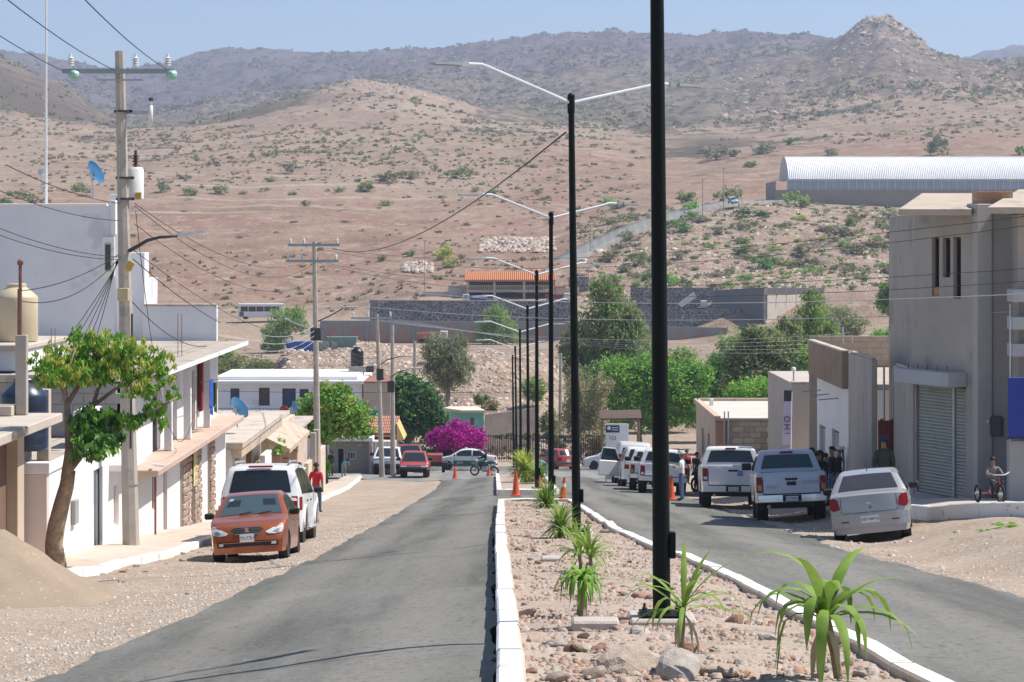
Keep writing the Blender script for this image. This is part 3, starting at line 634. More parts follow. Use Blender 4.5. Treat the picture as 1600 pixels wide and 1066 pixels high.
# --- street and middle-distance trees
tree('round_tree', 'round leafy shade tree behind the concrete utility pole by the white house', 507, 742, 140, 690, [(520, 645, 42, 38), (492, 650, 30, 34), (548, 655, 32, 30), (520, 622, 32, 24), (500, 675, 26, 18), (560, 672, 22, 16)], 9000, .26, 'glossy', m2='yellow', asp=1.7, r0=.2, shell=.5)
tree('dark_tree', 'dense dark green tree behind the parked red pickup', 640, 722, 190, 690, [(640, 640, 48, 46), (612, 655, 28, 36), (675, 660, 24, 38), (630, 608, 30, 24), (660, 625, 30, 28), (600, 672, 16, 22)], 11000, .34, 'dark', m2='deep', asp=1.8, shell=.5)
tree('feathery_tree', 'sparse grey green tree rising behind the teal house', 700, 688, 214, 610, [(700, 560, 34, 34), (682, 545, 24, 26), (722, 575, 22, 30), (695, 590, 30, 24), (672, 570, 16, 20), (712, 535, 18, 18)], 6000, .38, 'grey', m2='olive', droop=.7, asp=4, shell=.6, bark=M_BARK_G)
tree('willow_tree', 'light green drooping tree in front of the dark stone retaining wall', 775, 545, 428, 530, [(775, 508, 30, 26), (760, 520, 18, 22), (795, 522, 17, 22), (778, 490, 18, 12)], 4500, .62, 'willow', droop=.8, asp=3.5)
tree('willow_tree', 'light green drooping tree beside the white bus', 432, 560, 395, 540, [(448, 500, 28, 24), (430, 525, 22, 26), (462, 490, 17, 14), (425, 545, 16, 14), (470, 508, 12, 14)], 4500, .6, 'willow', droop=.8, asp=3.5)
tree('eucalyptus_tree', 'tallest olive green tree standing beyond the lamp posts', 955, 715, 222, 620, [(950, 500, 40, 46), (925, 540, 38, 50), (975, 545, 30, 44), (945, 455, 24, 24), (905, 580, 28, 40), (985, 500, 18, 28), (935, 600, 34, 34), (890, 545, 16, 30)], 13000, .42, 'olive', m2='deep', droop=.7, asp=3, shell=.6)
tree('mesquite_tree', 'broad bright green tree behind the white vans', 1000, 712, 206, 660, [(985, 600, 40, 40), (1020, 580, 36, 30), (1060, 610, 40, 44), (955, 640, 34, 32), (1095, 600, 24, 34), (1030, 640, 44, 36), (1085, 645, 26, 26), (968, 585, 26, 24)], 14000, .36, 'bright', m2='deep', asp=2.4, shell=.5)
tree('dusky_tree', 'dark olive tree behind the beige block house', 1185, 700, 198, 640, [(1165, 560, 36, 34), (1200, 545, 36, 30), (1150, 590, 26, 26), (1225, 575, 26, 34), (1185, 595, 40, 24), (1178, 525, 24, 18)], 10000, .36, 'olive', m2='dark', droop=.5, asp=2.6, shell=.55)
tree('low_tree', 'low vivid green tree crown showing over the flat beige roof', 1195, 705, 186, 660, [(1170, 610, 34, 18), (1205, 608, 34, 20), (1150, 622, 24, 12), (1228, 615, 14, 18), (1190, 628, 40, 12)], 6000, .3, 'bright', asp=2.4)
tree('pepper_tree', 'tall willowy tree in front of the pale block wall corner', 1262, 640, 236, 560, [(1268, 500, 28, 34), (1250, 530, 26, 34), (1285, 530, 24, 34), (1270, 465, 18, 16), (1300, 515, 12, 22), (1240, 550, 18, 22)], 8000, .4, 'willow', m2='olive', droop=.8, asp=3.5)
tree('broad_bush_tree', 'rounded green tree left of the grey two storey house', 1408, 548, 318, 500, [(1408, 448, 28, 24), (1390, 465, 22, 22), (1428, 460, 16, 26), (1400, 480, 30, 12)], 5000, .5, 'willow', m2='deep', asp=2.5)
tree('bare_tree', 'thin dusty dry tree by the corner behind the small red car', 905, 712, 192, 650, [(905, 610, 26, 38), (925, 650, 30, 34), (890, 660, 20, 28), (940, 610, 20, 30), (915, 685, 30, 16)], 5500, .3, 'dry', m2='olive', droop=.7, asp=4, shell=.7, bark=M_BARK_G)
tree('mesquite_tree', 'leafy green tree filling the gap left of the broad bright tree', 935, 712, 216, 660, [(925, 620, 34, 40), (955, 590, 30, 34), (905, 640, 24, 34), (940, 655, 34, 28)], 8000, .36, 'willow', m2='deep', asp=2.4)
tree('mesquite_tree', 'rounded green tree behind the thickest lamp post', 1040, 712, 226, 640, [(1035, 590, 36, 34), (1065, 570, 30, 26), (1010, 615, 30, 30), (1075, 610, 30, 34), (1045, 640, 40, 26)], 8000, .36, 'willow', m2='bright', asp=2.4)
tree('mesquite_tree', 'mid green tree linking the broad bright tree and the dark olive tree', 1115, 705, 214, 640, [(1115, 600, 28, 34), (1135, 575, 26, 28), (1100, 635, 30, 28), (1140, 625, 26, 30)], 8000, .36, 'deep', m2='bright', asp=2.4)
tree('eucalyptus_tree', 'second tall olive tree partly hidden by the thickest lamp post', 985, 712, 232, 600, [(985, 530, 28, 40), (1005, 560, 24, 36), (970, 490, 22, 30), (1000, 600, 28, 30), (960, 450, 16, 22)], 8000, .42, 'olive', m2='willow', droop=.7, asp=3)
tree('dusky_tree', 'olive tree reaching up between the dark olive tree and the pepper tree', 1230, 690, 226, 620, [(1228, 540, 28, 34), (1245, 575, 26, 34), (1215, 590, 28, 30), (1236, 510, 18, 20)], 7500, .38, 'olive', m2='willow', droop=.5, asp=2.6)
tree('mesquite_tree', 'pale olive tree between the stone walls and the dark olive tree', 1160, 660, 250, 600, [(1150, 545, 30, 30), (1175, 560, 30, 34), (1130, 560, 22, 26), (1165, 590, 34, 24)], 7000, .4, 'willow', m2='olive', asp=2.6)
tree('mesquite_tree', 'green tree low beside the plaster box house', 1245, 690, 205, 650, [(1245, 585, 22, 26), (1225, 600, 22, 24), (1262, 570, 18, 26)], 5000, .34, 'bright', m2='olive', asp=2.6)
for lab, px, py, Y, bl, n, s, m in (
 ('yellow green bush behind the low white house roof', 385, 590, 232, [(360, 570, 26, 20), (395, 572, 34, 16), (430, 580, 24, 12)], 3500, .32, 'olive'),
 ('green bush at the foot of the white house parapet', 352, 588, 218, [(352, 560, 16, 26)], 2200, .3, 'willow'),
 ('round green bush on the rubble cutting behind the lamp posts', 832, 640, 238, [(832, 604, 20, 17), (838, 616, 20, 12)], 2600, .3, 'willow'),
 ('small green bush at the foot of the rubble cutting', 752, 640, 222, [(752, 624, 12, 9)], 900, .28, 'olive'),
 ('dry bush above the pale wall beside the teal house', 770, 640, 224, [(768, 634, 14, 8)], 700, .28, 'dry'),
 ('leafy bush behind the barred fence right of the posts', 858, 700, 196, [(858, 665, 14, 24), (868, 690, 14, 16)], 2600, .28, 'olive'),
 ('pale dry shrub behind the motorcycle and the barred fence', 930, 718, 190, [(930, 690, 26, 20), (955, 695, 20, 16)], 2600, .28, 'dry'),
 ('shaded bush under the bougainvillea', 660, 724, 184, [(655, 706, 20, 14), (690, 708, 24, 12)], 2600, .26, 'dark'),
 ('shrub growing beside the round tree trunk', 508, 745, 139, [(507, 728, 9, 18)], 1400, .16, 'bright'),
 ('green bush on the slope beside the pale block wall', 1310, 530, 330, [(1305, 500, 30, 28), (1335, 510, 24, 18)], 3800, .45, 'olive'),
 ('small bright bush below the rubble slope', 1385, 545, 300, [(1385, 525, 22, 12)], 1600, .4, 'bright')):
    if Y > 200:
        rg = ray_ground(px, py); k_ = rg[1] if rg else Y; s *= k_ / Y; Y = k_
    tree('bush', lab, px, py, Y, py - 6, bl, n, s, m, cat='bush', r0=.06, asp=2.4)
T = tree('bougainvillea', 'blazing magenta bougainvillea spilling over the fence by the police car', 716, 724, 183, 706, [(715, 683, 36, 20), (695, 686, 26, 18), (742, 688, 18, 20), (718, 668, 14, 14), (680, 682, 12, 10), (750, 676, 8, 8)], 9000, .2, 'magenta', asp=1.4, cat='flowering shrub', r0=.08, shell=.55)
# --- hillside trees and shrubs that can be told apart
def shrub_mesh(seed, n, m, asp=2.2, flat=.62):
    r = np.random.default_rng(seed); C = [(r.uniform(-.25, .25), r.uniform(-.25, .25), .3 * flat + r.uniform(0, .3) * flat) for _ in range(4)]
    v, f = leaves_np(C, [(.3, .3, .3 * flat)] * 4, n, .13, rng=r, asp=asp, clump=.4, per=14, droop=.1)
    return npmesh('bush', v, f, LM[m], False)
SH = {m: [shrub_mesh(i * 7 + j, 330, m) for j in range(3)] for i, m in enumerate(('deep', 'bright', 'olive', 'grey', 'willow', 'dry', 'scrub', 'brownscrub', 'yellow', 'dark'))}
COLN = {'olive': 'olive', 'scrub': 'dull green', 'brownscrub': 'brownish', 'willow': 'light green', 'grey': 'grey green', 'yellow': 'yellowish', 'deep': 'dark green', 'bright': 'bright green'}
def bush(px, py, w, m, label, group=None, hf=1.0, y0=240.):
    r = ray_ground(px, py, y0)
    if r is None: return
    s = w * r[1] / F; o = link('shrub', random.choice(SH[m]), None, (r[0], r[1], r[2] - .06 * s)); o.scale = (s * 1.05, s, s * hf); o.rotation_euler = (0, 0, random.uniform(0, 6.3)); return tag(o, label, 'bush', group)
bush(1080, 332, 36, 'bright', 'bright round bush beside the bend of the hillside road', hf=1.0)
bush(1067, 318, 44, 'olive', 'olive bush just uphill of the bright round roadside bush')
bush(1060, 362, 40, 'deep', 'dark green bush on the slope under the hillside road')
bush(1140, 316, 52, 'olive', 'wide olive bush behind the light blue car on the hill road')
bush(1238, 322, 46, 'willow', 'green bush at the corner of the arched roof hall'); bush(1262, 322, 30, 'olive', 'smaller bush beside the corner of the arched roof hall')
bush(1175, 340, 52, 'dark', 'flat dark green bush below the hillside road bend', hf=.6)
bush(1187, 420, 52, 'deep', 'dense dark green bush in the middle of the rubble slope', hf=.85)
bush(995, 415, 44, 'olive', 'tall olive bush hugging the lower hillside road', hf=1.1); bush(1140, 430, 24, 'olive', 'small olive bush left of the dense dark slope bush')
bush(1052, 446, 28, 'bright', 'light green bush above the stone wall near the black post', hf=1.3); bush(1076, 447, 22, 'deep', 'small dark bush above the stone wall')
bush(1010, 440, 30, 'deep', 'dark bush poking over the wall by the tall olive tree'); bush(962, 440, 24, 'bright', 'bright little bush above the wall')
bush(1160, 400, 40, 'olive', 'yellowish bush upslope of the dense dark bush'); bush(1330, 352, 34, 'olive', 'olive bush under the grey hall wall', hf=.9)
bush(1410, 370, 52, 'olive', 'large olive bush beside the eave of the grey house', hf=1.2); bush(1375, 355, 26, 'grey', 'grey bush left of the large eave side bush'); bush(1458, 300, 38, 'willow', 'bush growing in front of the hall windows', hf=.8)
bush(1468, 243, 46, 'grey', 'lone large grey green tree above the arched white roof', hf=1.5); bush(1590, 243, 24, 'deep', 'green tree above the right end of the arched roof', hf=1.3)
bush(1425, 445, 60, 'willow', 'broad green bush behind the grey house corner'); bush(1350, 440, 24, 'grey', 'small grey bush right of the rubble patch')
bush(690, 405, 40, 'yellow', 'yellow green bush on the red slope right of the slim mast', hf=1.1); bush(705, 418, 34, 'yellow', 'second yellow green bush touching its larger twin'); bush(598, 408, 26, 'olive', 'olive bush on the red slope left of the slim mast', hf=.9); bush(640, 402, 24, 'olive', 'olive bush beside the slim mast'); bush(722, 405, 18, 'brownscrub', 'brownish bush right of the yellow green bushes'); bush(740, 416, 12, 'olive', 'tiny olive bush uphill of the tiled roof')
bush(455, 272, 32, 'grey', 'spreading grey tree yucca alone on the pale plain', hf=1.2); bush(258, 300, 30, 'grey', 'grey candelabra cactus beside the transformer', hf=1.3); bush(680, 268, 16, 'grey', 'small grey tree yucca on the plain right of the spreading one', hf=1.3)
for px, py, w, m in ((300,305,40,'olive'),(340,304,44,'olive'),(378,304,18,'olive'),(575,300,46,'olive'),(610,285,60,'scrub'),(645,280,50,'brownscrub'),(530,300,22,'olive'),(455,305,20,'olive'),(720,280,50,'olive'),(745,300,24,'olive'),(770,305,30,'olive'),(600,322,30,'olive'),(425,285,26,'olive'),(290,280,26,'scrub'),(690,310,22,'olive'),(30,310,50,'olive'),(10,322,40,'deep'),(60,318,40,'scrub'),(130,300,40,'olive'),(1120,250,50,'grey'),(1150,245,44,'grey'),(1175,262,36,'olive'),(1200,240,50,'grey'),(1240,225,30,'deep'),(1100,240,30,'grey'),(950,320,30,'bright'),(970,326,40,'olive'),(900,330,24,'olive'),(1300,243,30,'grey'),(560,285,20,'olive'),(480,322,24,'scrub'),(840,300,20,'scrub')):
    bush(px, py, w, m, ('small ' if w < 26 else 'wide ') + COLN[m] + ' bush in the band of scrub crossing the hillside plain', 'bushes banding the hillside plain', hf=random.uniform(.6, .9))
lab = 'low rounded scrub bush on the rocky slope below the hillside road'
for i in range(105):
    m_ = random.choice(['olive', 'scrub', 'scrub', 'brownscrub', 'willow', 'grey', 'yellow']); w_ = random.uniform(15, 44)
    bush(random.uniform(905, 1430), random.uniform(338, 455), w_, m_, ('small ' if w_ < 24 else 'medium ' if w_ < 35 else 'wide ') + COLN[m_] + ' bush on the rocky slope below the hillside road', 'bushes on the rocky slope', hf=random.uniform(.55, .9))
for i in range(80):
    m_ = random.choice(['scrub', 'brownscrub', 'olive', 'brownscrub']); w_ = random.uniform(9, 20); py_ = random.uniform(212, 470)
    bush(random.uniform(0, 1000), py_, w_, m_, ('tiny ' if w_ < 14 else 'low ') + COLN[m_] + (' tussock on the pale upper plain' if py_ < 310 else ' tussock on the reddish lower slope'), 'tussocks dotted over the open hillside', hf=random.uniform(.5, .75))
def scatter(name, label, px0, px1, Y0, Y1, n, smin, smax, mats, veg=0, nl=18, pw=1.0):
    Y = Y0 + (Y1 - Y0) * RNG.random(n) ** pw; X = PX(RNG.uniform(px0, px1, n), Y)
    if veg:
        nz = fbm(X / 70, Y / 110, 3, 77); k = nz > RNG.uniform(-.7, 1.1, n); X, Y = X[k], Y[k]; n = len(X)
    S = RNG.uniform(smin, smax, n) * RNG.uniform(.6, 1.2, n); z = gz(X, Y)
    d = RNG.normal(size=(n, nl, 3)); d /= np.linalg.norm(d, axis=2)[..., None]; d *= RNG.random((n, nl, 1)) ** .4; d[..., 2] = np.abs(d[..., 2]) * .6
    p = d * S[:, None, None] * .5 + np.stack([X, Y, z], -1)[:, None]
    a = RNG.normal(size=(n, nl, 3)); a /= np.linalg.norm(a, axis=2)[..., None]; b = np.cross(a, RNG.normal(size=(n, nl, 3))); b /= np.linalg.norm(b, axis=2)[..., None]
    L = (S * .24)[:, None, None]
    v = np.stack([p - a * L, p + b * L * .6, p + a * L, p - b * L * .6], 2).reshape(-1, 3); f = np.arange(len(v)).reshape(-1, 4)
    o = link(name, npmesh(name, v, f, [LM[m] for m in mats], False, midx=np.repeat(RNG.integers(0, len(mats), n), nl))); o['kind'] = 'stuff'; o['label'] = label; o['category'] = 'scrub'
scatter('slope_scrub', 'fine dry scrub speckling the reddish hillside', -200, 1000, 490, 900, 4200, .8, 2.0, ['scrub', 'brownscrub', 'brownscrub'], 1)
scatter('plain_scrub', 'low scrub streaking the pale hillside plain', -300, 1900, 800, 1300, 7000, 1.2, 3.2, ['scrub', 'brownscrub', 'olive'], 1, 14)
scatter('rocky_slope_scrub', 'small weeds and scrub among the rocks of the right hand slope', 900, 1800, 470, 600, 2600, .6, 1.8, ['olive', 'scrub', 'dry', 'willow'], 1)
scatter('mountain_scrub', 'dark scrub covering the hill and mountain sides', -200, 1900, 1250, 2300, 17000, 2.5, 6.0, ['scrub', 'brownscrub', 'olive'], 1, 12, .8)
scatter('far_mountain_scrub', 'dark thorn scrub on the far mountain range', -200, 1700, 2200, 3700, 16000, 4, 9, ['scrub', 'brownscrub'], 1, 12)
# ------------------------------------------------------------------ yuccas in the median
def strap(mb, c, az, elev, L, W, droop, seg=7, fold=.25):
    """arching strap leaf"""
    p = Vector(c); d = Vector((math.cos(az) * math.cos(elev), math.sin(az) * math.cos(elev), math.sin(elev))); rows = []
    sd = Vector((-math.sin(az), math.cos(az), 0))
    for i in range(seg + 1):
        t = i / seg; wd = W * (.45 + 1.1 * t if t < .4 else (1 - ((t - .4) / .6) ** 1.6) * .9 + .02) * .5
        nrm = sd.cross(d).normalized()
        rows.append([p + sd * wd + nrm * wd * fold, p, p - sd * wd + nrm * wd * fold])
        p = p + d * (L / seg); e = math.asin(max(-1, min(1, d.z))) - droop / seg * (1 + t); e = max(e, -1.5)
        d = Vector((math.cos(az) * math.cos(e), math.sin(az) * math.cos(e), math.sin(e)))
    mb.grid(rows)
M_STEM = mat('yucca_stem', (.30, .22, .13), .9, .3, 20, .6, 40, coords='obj')
def yucca(label, px, py, Y, ctr, nl, L, W, droop, part_leaves, stem_r=.03, el=(-.1, 1.3), seed=0, m='yucca'):
    X = PX(px, Y); z = med_z(X, Y) if X > -1 and Y < 72 or Y > 86 else G(X, Y); foot = Vector((X, Y, z - .02)); T = thing('yucca_plant', label, 'yucca', foot); r = random.Random(seed)
    c = P(ctr[0], ctr[1], Y) - foot; mb = MB(); mb.tube([(0, 0, -.05), (0, 0, 0), tuple(c * .5 + Vector((.01, 0, 0))), tuple(c)], [stem_r * 1.1, stem_r, stem_r * .9, stem_r * .95], 8)
    mb.build('stem', M_STEM, T, smooth=True); all_ = MB()
    for i in range(nl):
        az = 2.4 * i + r.uniform(-.4, .4); e = el[0] + (el[1] - el[0]) * ((i + .5) / nl) ** .9; mb = MB() if part_leaves else all_
        strap(mb, c + Vector((0, 0, r.uniform(-.04, .02) * L * 2)), az, e, L * r.uniform(.7, 1.15), W * r.uniform(.8, 1.15), droop * r.choice([.45, .8, 1.1, 1.5]) * r.uniform(.85, 1.15))
        if part_leaves: mb.build('leaf', LM[m], T, smooth=True, recalc=False)
    if part_leaves:
        for i in range(4):
            mb = MB(); strap(mb, c + Vector((0, 0, -.05)), 1.7 * i + r.uniform(0, 1), -.7, L * r.uniform(.45, .7), W * .7, 1.2); mb.build('dead_leaf', LM['dry'], T, smooth=True, recalc=False)
    if not part_leaves: all_.build('foliage', LM[m], T, smooth=True, recalc=False)
    return T
yucca('big broad leaved yucca with arching leaves in the median close to the right kerb', 1312, 1085, 17.0, (1290, 965), 26, .84, .098, 2.3, True, .035, (.35, 1.5), 3)
yucca('spiky young yucca leaning before the foot of the black lamp post', 1062, 1030, 18.7, (1068, 948), 20, .66, .055, 1.25, True, .018, (.0, 1.35), 5)
yucca('drooping dark green yucca behind the low concrete pedestal', 905, 966, 23.3, (910, 908), 52, .42, .045, 2.7, True, .035, (.1, 1.3), 8, 'glossy')
yucca('left one of two upright yuccas side by side in the median', 907, 893, 31.5, (905, 866), 34, .55, .045, .95, True, .025, (.1, 1.5), 9)
yucca('right one of two upright yuccas side by side in the median', 924, 897, 30.8, (922, 870), 30, .52, .045, .9, True, .025, (.2, 1.5), 10)
yucca('dense pale yucca beside the second black lamp post', 874, 846, 42.5, (876, 824), 150, .55, .04, .7, False, .05, (-.5, 1.5), 11)
yucca('bushy spiky yucca in the median beside its rounded end', 853, 802, 62, (853, 786), 170, .68, .045, .5, False, .05, (-.5, 1.5), 12)
yucca('large bushy fan leaved yucca on the far traffic island', 820, 757, 108, (820, 733), 320, 1.05, .075, .4, False, .09, (-.9, 1.5), 13, 'yellow')
yucca('low tangled yucca between the posts on the far traffic island', 843, 760, 104, (842, 748), 200, .95, .06, .6, False, .07, (-.5, 1.4), 14)

for px, py, w, lab in ((1575, 829, 46, 'green weed tuft on the dirt bank below the raised kerb'), (1540, 838, 24, 'small weed tuft left of the larger weed tuft on the dirt bank'), (1492, 846, 14, 'tiny weed tuft on the dirt bank beside the silver sedan'), (38, 868, 14, 'weed growing at the foot of the brown column')):
    Yw = 47.0 if px > 100 else 45.6; X = PX(px, Yw); o = link('weed_tuft', SH['bright'][0], None, (X, Yw, G(X, Yw) - .02)); sz = w * Yw / F; o.scale = (sz, sz * 1.3, sz * .35); tag(o, lab, 'weed')
# ================================================================== lamp posts, utility poles, wires
M_BLACK = mat('black_painted_steel', (.004, .007, .006), .55, .25, 3, coords='obj', spec=.16)
M_GALV = mat('white_painted_arm', (.62, .65, .68), .4, .05, 4, coords='obj'); M_LAMPHEAD = mat('lamp_head_grey', (.42, .43, .44), .5, .08, 4, coords='obj')
M_LENS = mat('lamp_lens', (.55, .56, .54), .2, 0); M_CONC = mat('pole_concrete', (.43, .385, .33), .9, .12, 2.5, .3, 30, coords='obj', speck=(3, .62, (.34, .30, .26)))
M_STEEL = mat('galvanised_steel', (.40, .42, .43), .5, .12, 5, metal=.5, coords='obj'); M_DARKM = mat('dark_metal', (.04, .04, .045), .5, .1, 5, coords='obj')
M_PLINTH = mat('plinth_concrete', (.47, .41, .35), .9, .12, 6, .4, 40, coords='obj')
def lamp_post(X, Y, H, label, thick=1.0, lean=0.0):
    z = med_z(X, Y); T = thing('street_lamp', label, 'street lamp', (X, Y, z - .03), group='twin arm street lamps along the median')
    mb = MB(); mb.bbox((-.3, -.3, -.2), (.3, .3, .10), .02); mb.build('plinth', M_PLINTH, T)
    mb = MB(); mb.bbox((-.2, -.2, .103), (.2, .2, .128), .006); mb.build('base_plate', M_BLACK, T)
    for sx in (-.15, .15):
        for sy in (-.15, .15):
            mb = MB(); mb.lathe([(.022, .125), (.022, .15), (.012, .15), (.012, .19)], 6, (sx, sy, 0)); mb.build('bolt', M_DARKM, T)
    mb = MB(); mb.tube([(0, 0, .125), (lean * .5, 0, H * .5), (lean, 0, H)], [.082 * thick, .068 * thick, .054 * thick], 12); mb.build('pole', M_BLACK, T, smooth=40)
    mb = MB(); mb.bbox((.07, -.05, .62), (.125, .05, .86), .008); mb.build('junction_box', M_BLACK, T)
    mb = MB(); mb.lathe([(.064, H - .3), (.068, H - .28), (.068, H + .03), (.03, H + .07)], 12, (lean, 0, 0)); mb.build('pole_cap', M_BLACK, T, smooth=40)
    th = math.radians(33)
    for sgn in (-1, 1):
        ux, uy = math.cos(th) * sgn, math.sin(th) * sgn * 1.0
        d = Vector((ux, uy, 0)); c0 = Vector((lean, 0, H - .1)); up = .56 if sgn < 0 else .36
        pts = [c0 + d * .05, c0 + d * .5 + Vector((0, 0, up * .27)), c0 + d * 1.75 + Vector((0, 0, up)), c0 + d * 1.92 + Vector((0, 0, up + .05)), c0 + d * 2.3 + Vector((0, 0, up + .05))]
        mb = MB(); mb.tube(pts, [.032, .032, .03, .03, .03], 8); a = mb.build('arm', M_GALV, T, smooth=40)
        q = c0 + d * 2.22 + Vector((0, 0, up + .05)); n = Vector((-d.y, d.x, 0))
        def slab(L0, L1, w0, w1, h0, h1):
            return [q + d * L0 + n * w0 + Vector((0, 0, h0)), q + d * L0 - n * w0 + Vector((0, 0, h0)), q + d * L1 - n * w1 + Vector((0, 0, h0)), q + d * L1 + n * w1 + Vector((0, 0, h0)), q + d * L0 + n * w0 + Vector((0, 0, h1)), q + d * L0 - n * w0 + Vector((0, 0, h1)), q + d * L1 - n * w1 + Vector((0, 0, h1 - .02)), q + d * L1 + n * w1 + Vector((0, 0, h1 - .02))]
        bf = [(0, 3, 2, 1), (4, 5, 6, 7), (0, 1, 5, 4), (1, 2, 6, 5), (2, 3, 7, 6), (3, 0, 4, 7)]
        mb = MB(); mb.add(slab(0, .16, .05, .06, -.05, .05), bf); mb.add(slab(.163, .72, .11, .1, -.035, .022), bf); hd = mb.build('lamp_head', M_LAMPHEAD, T)
        mb = MB(); mb.add(slab(.2, .68, .085, .08, -.043, -.037), bf); mb.build('lens', M_LENS, hd)
    return T
LP = [(1034, 22), (901, 44), (861, 66), (839, 88), (825.8, 110), (814, 132), (807.5, 154), (803, 168)]
LL = ['thickest black lamp post, standing on a plinth behind the spiky young yucca', 'black twin arm street lamp with a cable tied to it, beside the dense pale yucca', 'black twin arm street lamp beside the bushy yucca near the end of the long median', 'black twin arm street lamp just past the gap between the medians', 'black twin arm street lamp behind the tangled yucca of the far island', 'black twin arm street lamp beside the large fan leaved yucca', 'black twin arm street lamp at the far tip of the island', 'farthest black twin arm street lamp, at the cross street']
for i, (px, Y) in enumerate(LP): lamp_post(PX(px, Y), Y, 8.0 if i < 7 else 7.9, LL[i], lean=[-.06, -.1, 0, -.01, -.05, -.06, -.1, -.1][i])
for px, py, w_, h_, lab in ((930, 985, .42, .16, 'low empty concrete plinth behind the drooping yucca'), (862, 880, .3, .12, 'low empty concrete plinth beside the two upright yuccas')):
    Y = 1.63 / ((py - HZ) / F - .084); X = PX(px, Y); mb = MB(); mb.bbox((-w_ / 2, -.15, -.1), (w_ / 2, .15, h_ * .6), .02); o = mb.build('concrete_plinth', M_PLINTH, None, (X, Y, med_z(X, Y))); tag(o, lab, 'plinth')
# ------------------------------------------------------------------ concrete utility poles
M_INS = mat('porcelain', (.72, .72, .68), .25, .05, 6, coords='obj'); M_GLASSI = mat('glass_insulator', (.30, .52, .42), .15, 0); M_BROWNI = mat('brown_porcelain', (.10, .045, .03), .25, 0)
M_TEAL = mat('crossarm_steel', (.27, .33, .33), .55, .12, 5, coords='obj'); M_YEL = mat('yellow_box', (.55, .36, .06), .6, .1, 5, coords='obj'); M_TANBOX = mat('tan_box', (.52, .42, .25), .6, .1, 5, coords='obj'); M_WHITEP = mat('white_paint', (.74, .73, .70), .6, .05, 4, coords='obj')
def pole_at(px, py_top, Y, label, px_top=None, r=(.17, .1), name='utility_pole'):
    X = PX(px, Y); z = G(X, Y); top = P(px_top or px, py_top, Y); T = thing(name, label, 'utility pole', (X, Y, z)); d = top - Vector((X, Y, z))
    mb = MB(); mb.tube([(0, 0, -.3), (0, 0, 0), tuple(d * .33), tuple(d * .66), tuple(d)], [r[0] * 1.05, r[0], r[0] * .67 + r[1] * .33, r[0] * .33 + r[1] * .67, r[1]], 8); mb.build('shaft', M_CONC, T)
    return T, Vector((X, Y, z)), d
def insulator(T, c, m=None, h=.28):
    mb = MB(); prof = [(.03, 0)]
    for i in range(4): prof += [(.035, h * (.1 + .2 * i)), (.085, h * (.16 + .2 * i)), (.08, h * (.2 + .2 * i)), (.04, h * (.24 + .2 * i))]
    prof += [(.03, h), (.035, h * 1.12), (.01, h * 1.15)]
    mb.lathe(prof, 10, c); return mb.build('insulator', m or M_INS, T, smooth=50)
T, o0, d0 = pole_at(205, 80, 53, 'tall concrete utility pole with transformer on the left sidewalk', 187, (.19, .105))
s = 53 / F
def L(px, py, dy=0): v = P(px, py, 53) - o0; v.y += dy; return v
mb = MB(); a, b = L(99, 112, -.14), L(274, 112, -.14); mb.box((a.x, a.y - .04, a.z - .05), (b.x, a.y + .04, a.z + .05)); mb.build('crossarm', M_TEAL, T)
mb = MB(); c = L(189, 120, -.15); mb.box((c.x - .5, c.y - .02, c.z - .1), (c.x + .5, c.y + .02, c.z - .06)); mb.build('arm_brace', M_STEEL, T)
for px in (112, 213, 263): insulator(T, L(px, 106, -.14), None, .26)
for px in (118, 270):
    mb = MB(); c = L(px, 117, -.2); mb.lathe([(.02, -.1), (.12, -.06), (.125, 0), (.05, .06), (.02, .08)], 12, (0, 0, 0), Matrix.Translation(c) @ Matrix.Rotation(1.1, 4, 'X')); mb.build('disc_insulator', M_GLASSI, T, smooth=50)
mb = MB(); a, b = L(196, 176), L(232, 176); mb.box((a.x, a.y - .03, a.z - .04), (b.x, a.y + .03, a.z + .04)); mb.build('fuse_arm', M_STEEL, T)
mb = MB(); mb.tube([L(235, 200), L(235, 178), L(236, 165)], [.05, .055, .04], 8); mb.tube([L(236, 165), L(236, 155)], .03, 6); mb.build('fuse_cutout', M_INS, T, smooth=True)
mb = MB(); mb.lathe([(.03, 0), (.06, .02), (.05, .06), (.02, .08)], 8, L(236, 158)); mb.build('arrester', M_DARKM, T)
c = L(203, 312, .42); mb = MB(); mb.lathe([(.2, 0), (.24, .03), (.24, .66), (.21, .72)], 16, (c.x, c.y, c.z)); t_ = mb.build('transformer', M_WHITEP, T, smooth=40)
insulator(T, Vector((c.x + .06, c.y, c.z + .72)), M_BROWNI, .33)
mb = MB(); mb.box((c.x + .1, c.y - .26, c.z + .02), (c.x + .22, c.y - .2, c.z + .16)); mb.build('warning_label', M_YEL, t_)
for py in (174, 278, 311):
    c = L(191 + (py - 100) * .023, py); mb = MB(); mb.tube([c + Vector((0, 0, -.02)), c + Vector((0, 0, .02))], .155, 10); mb.box((c.x - .2, c.y - .03, c.z - .03), (c.x + .2, c.y + .03, c.z + .03)); mb.build('clamp_band', M_DARKM, T)
mb = MB(); mb.tube([L(203, 392, -.1), L(215, 386, -.14), L(232, 376, -.2), L(252, 371, -.25), L(282, 368.5, -.3)], [.045, .045, .04, .035, .03], 8); mb.build('lamp_arm', M_DARKM, T, smooth=True)
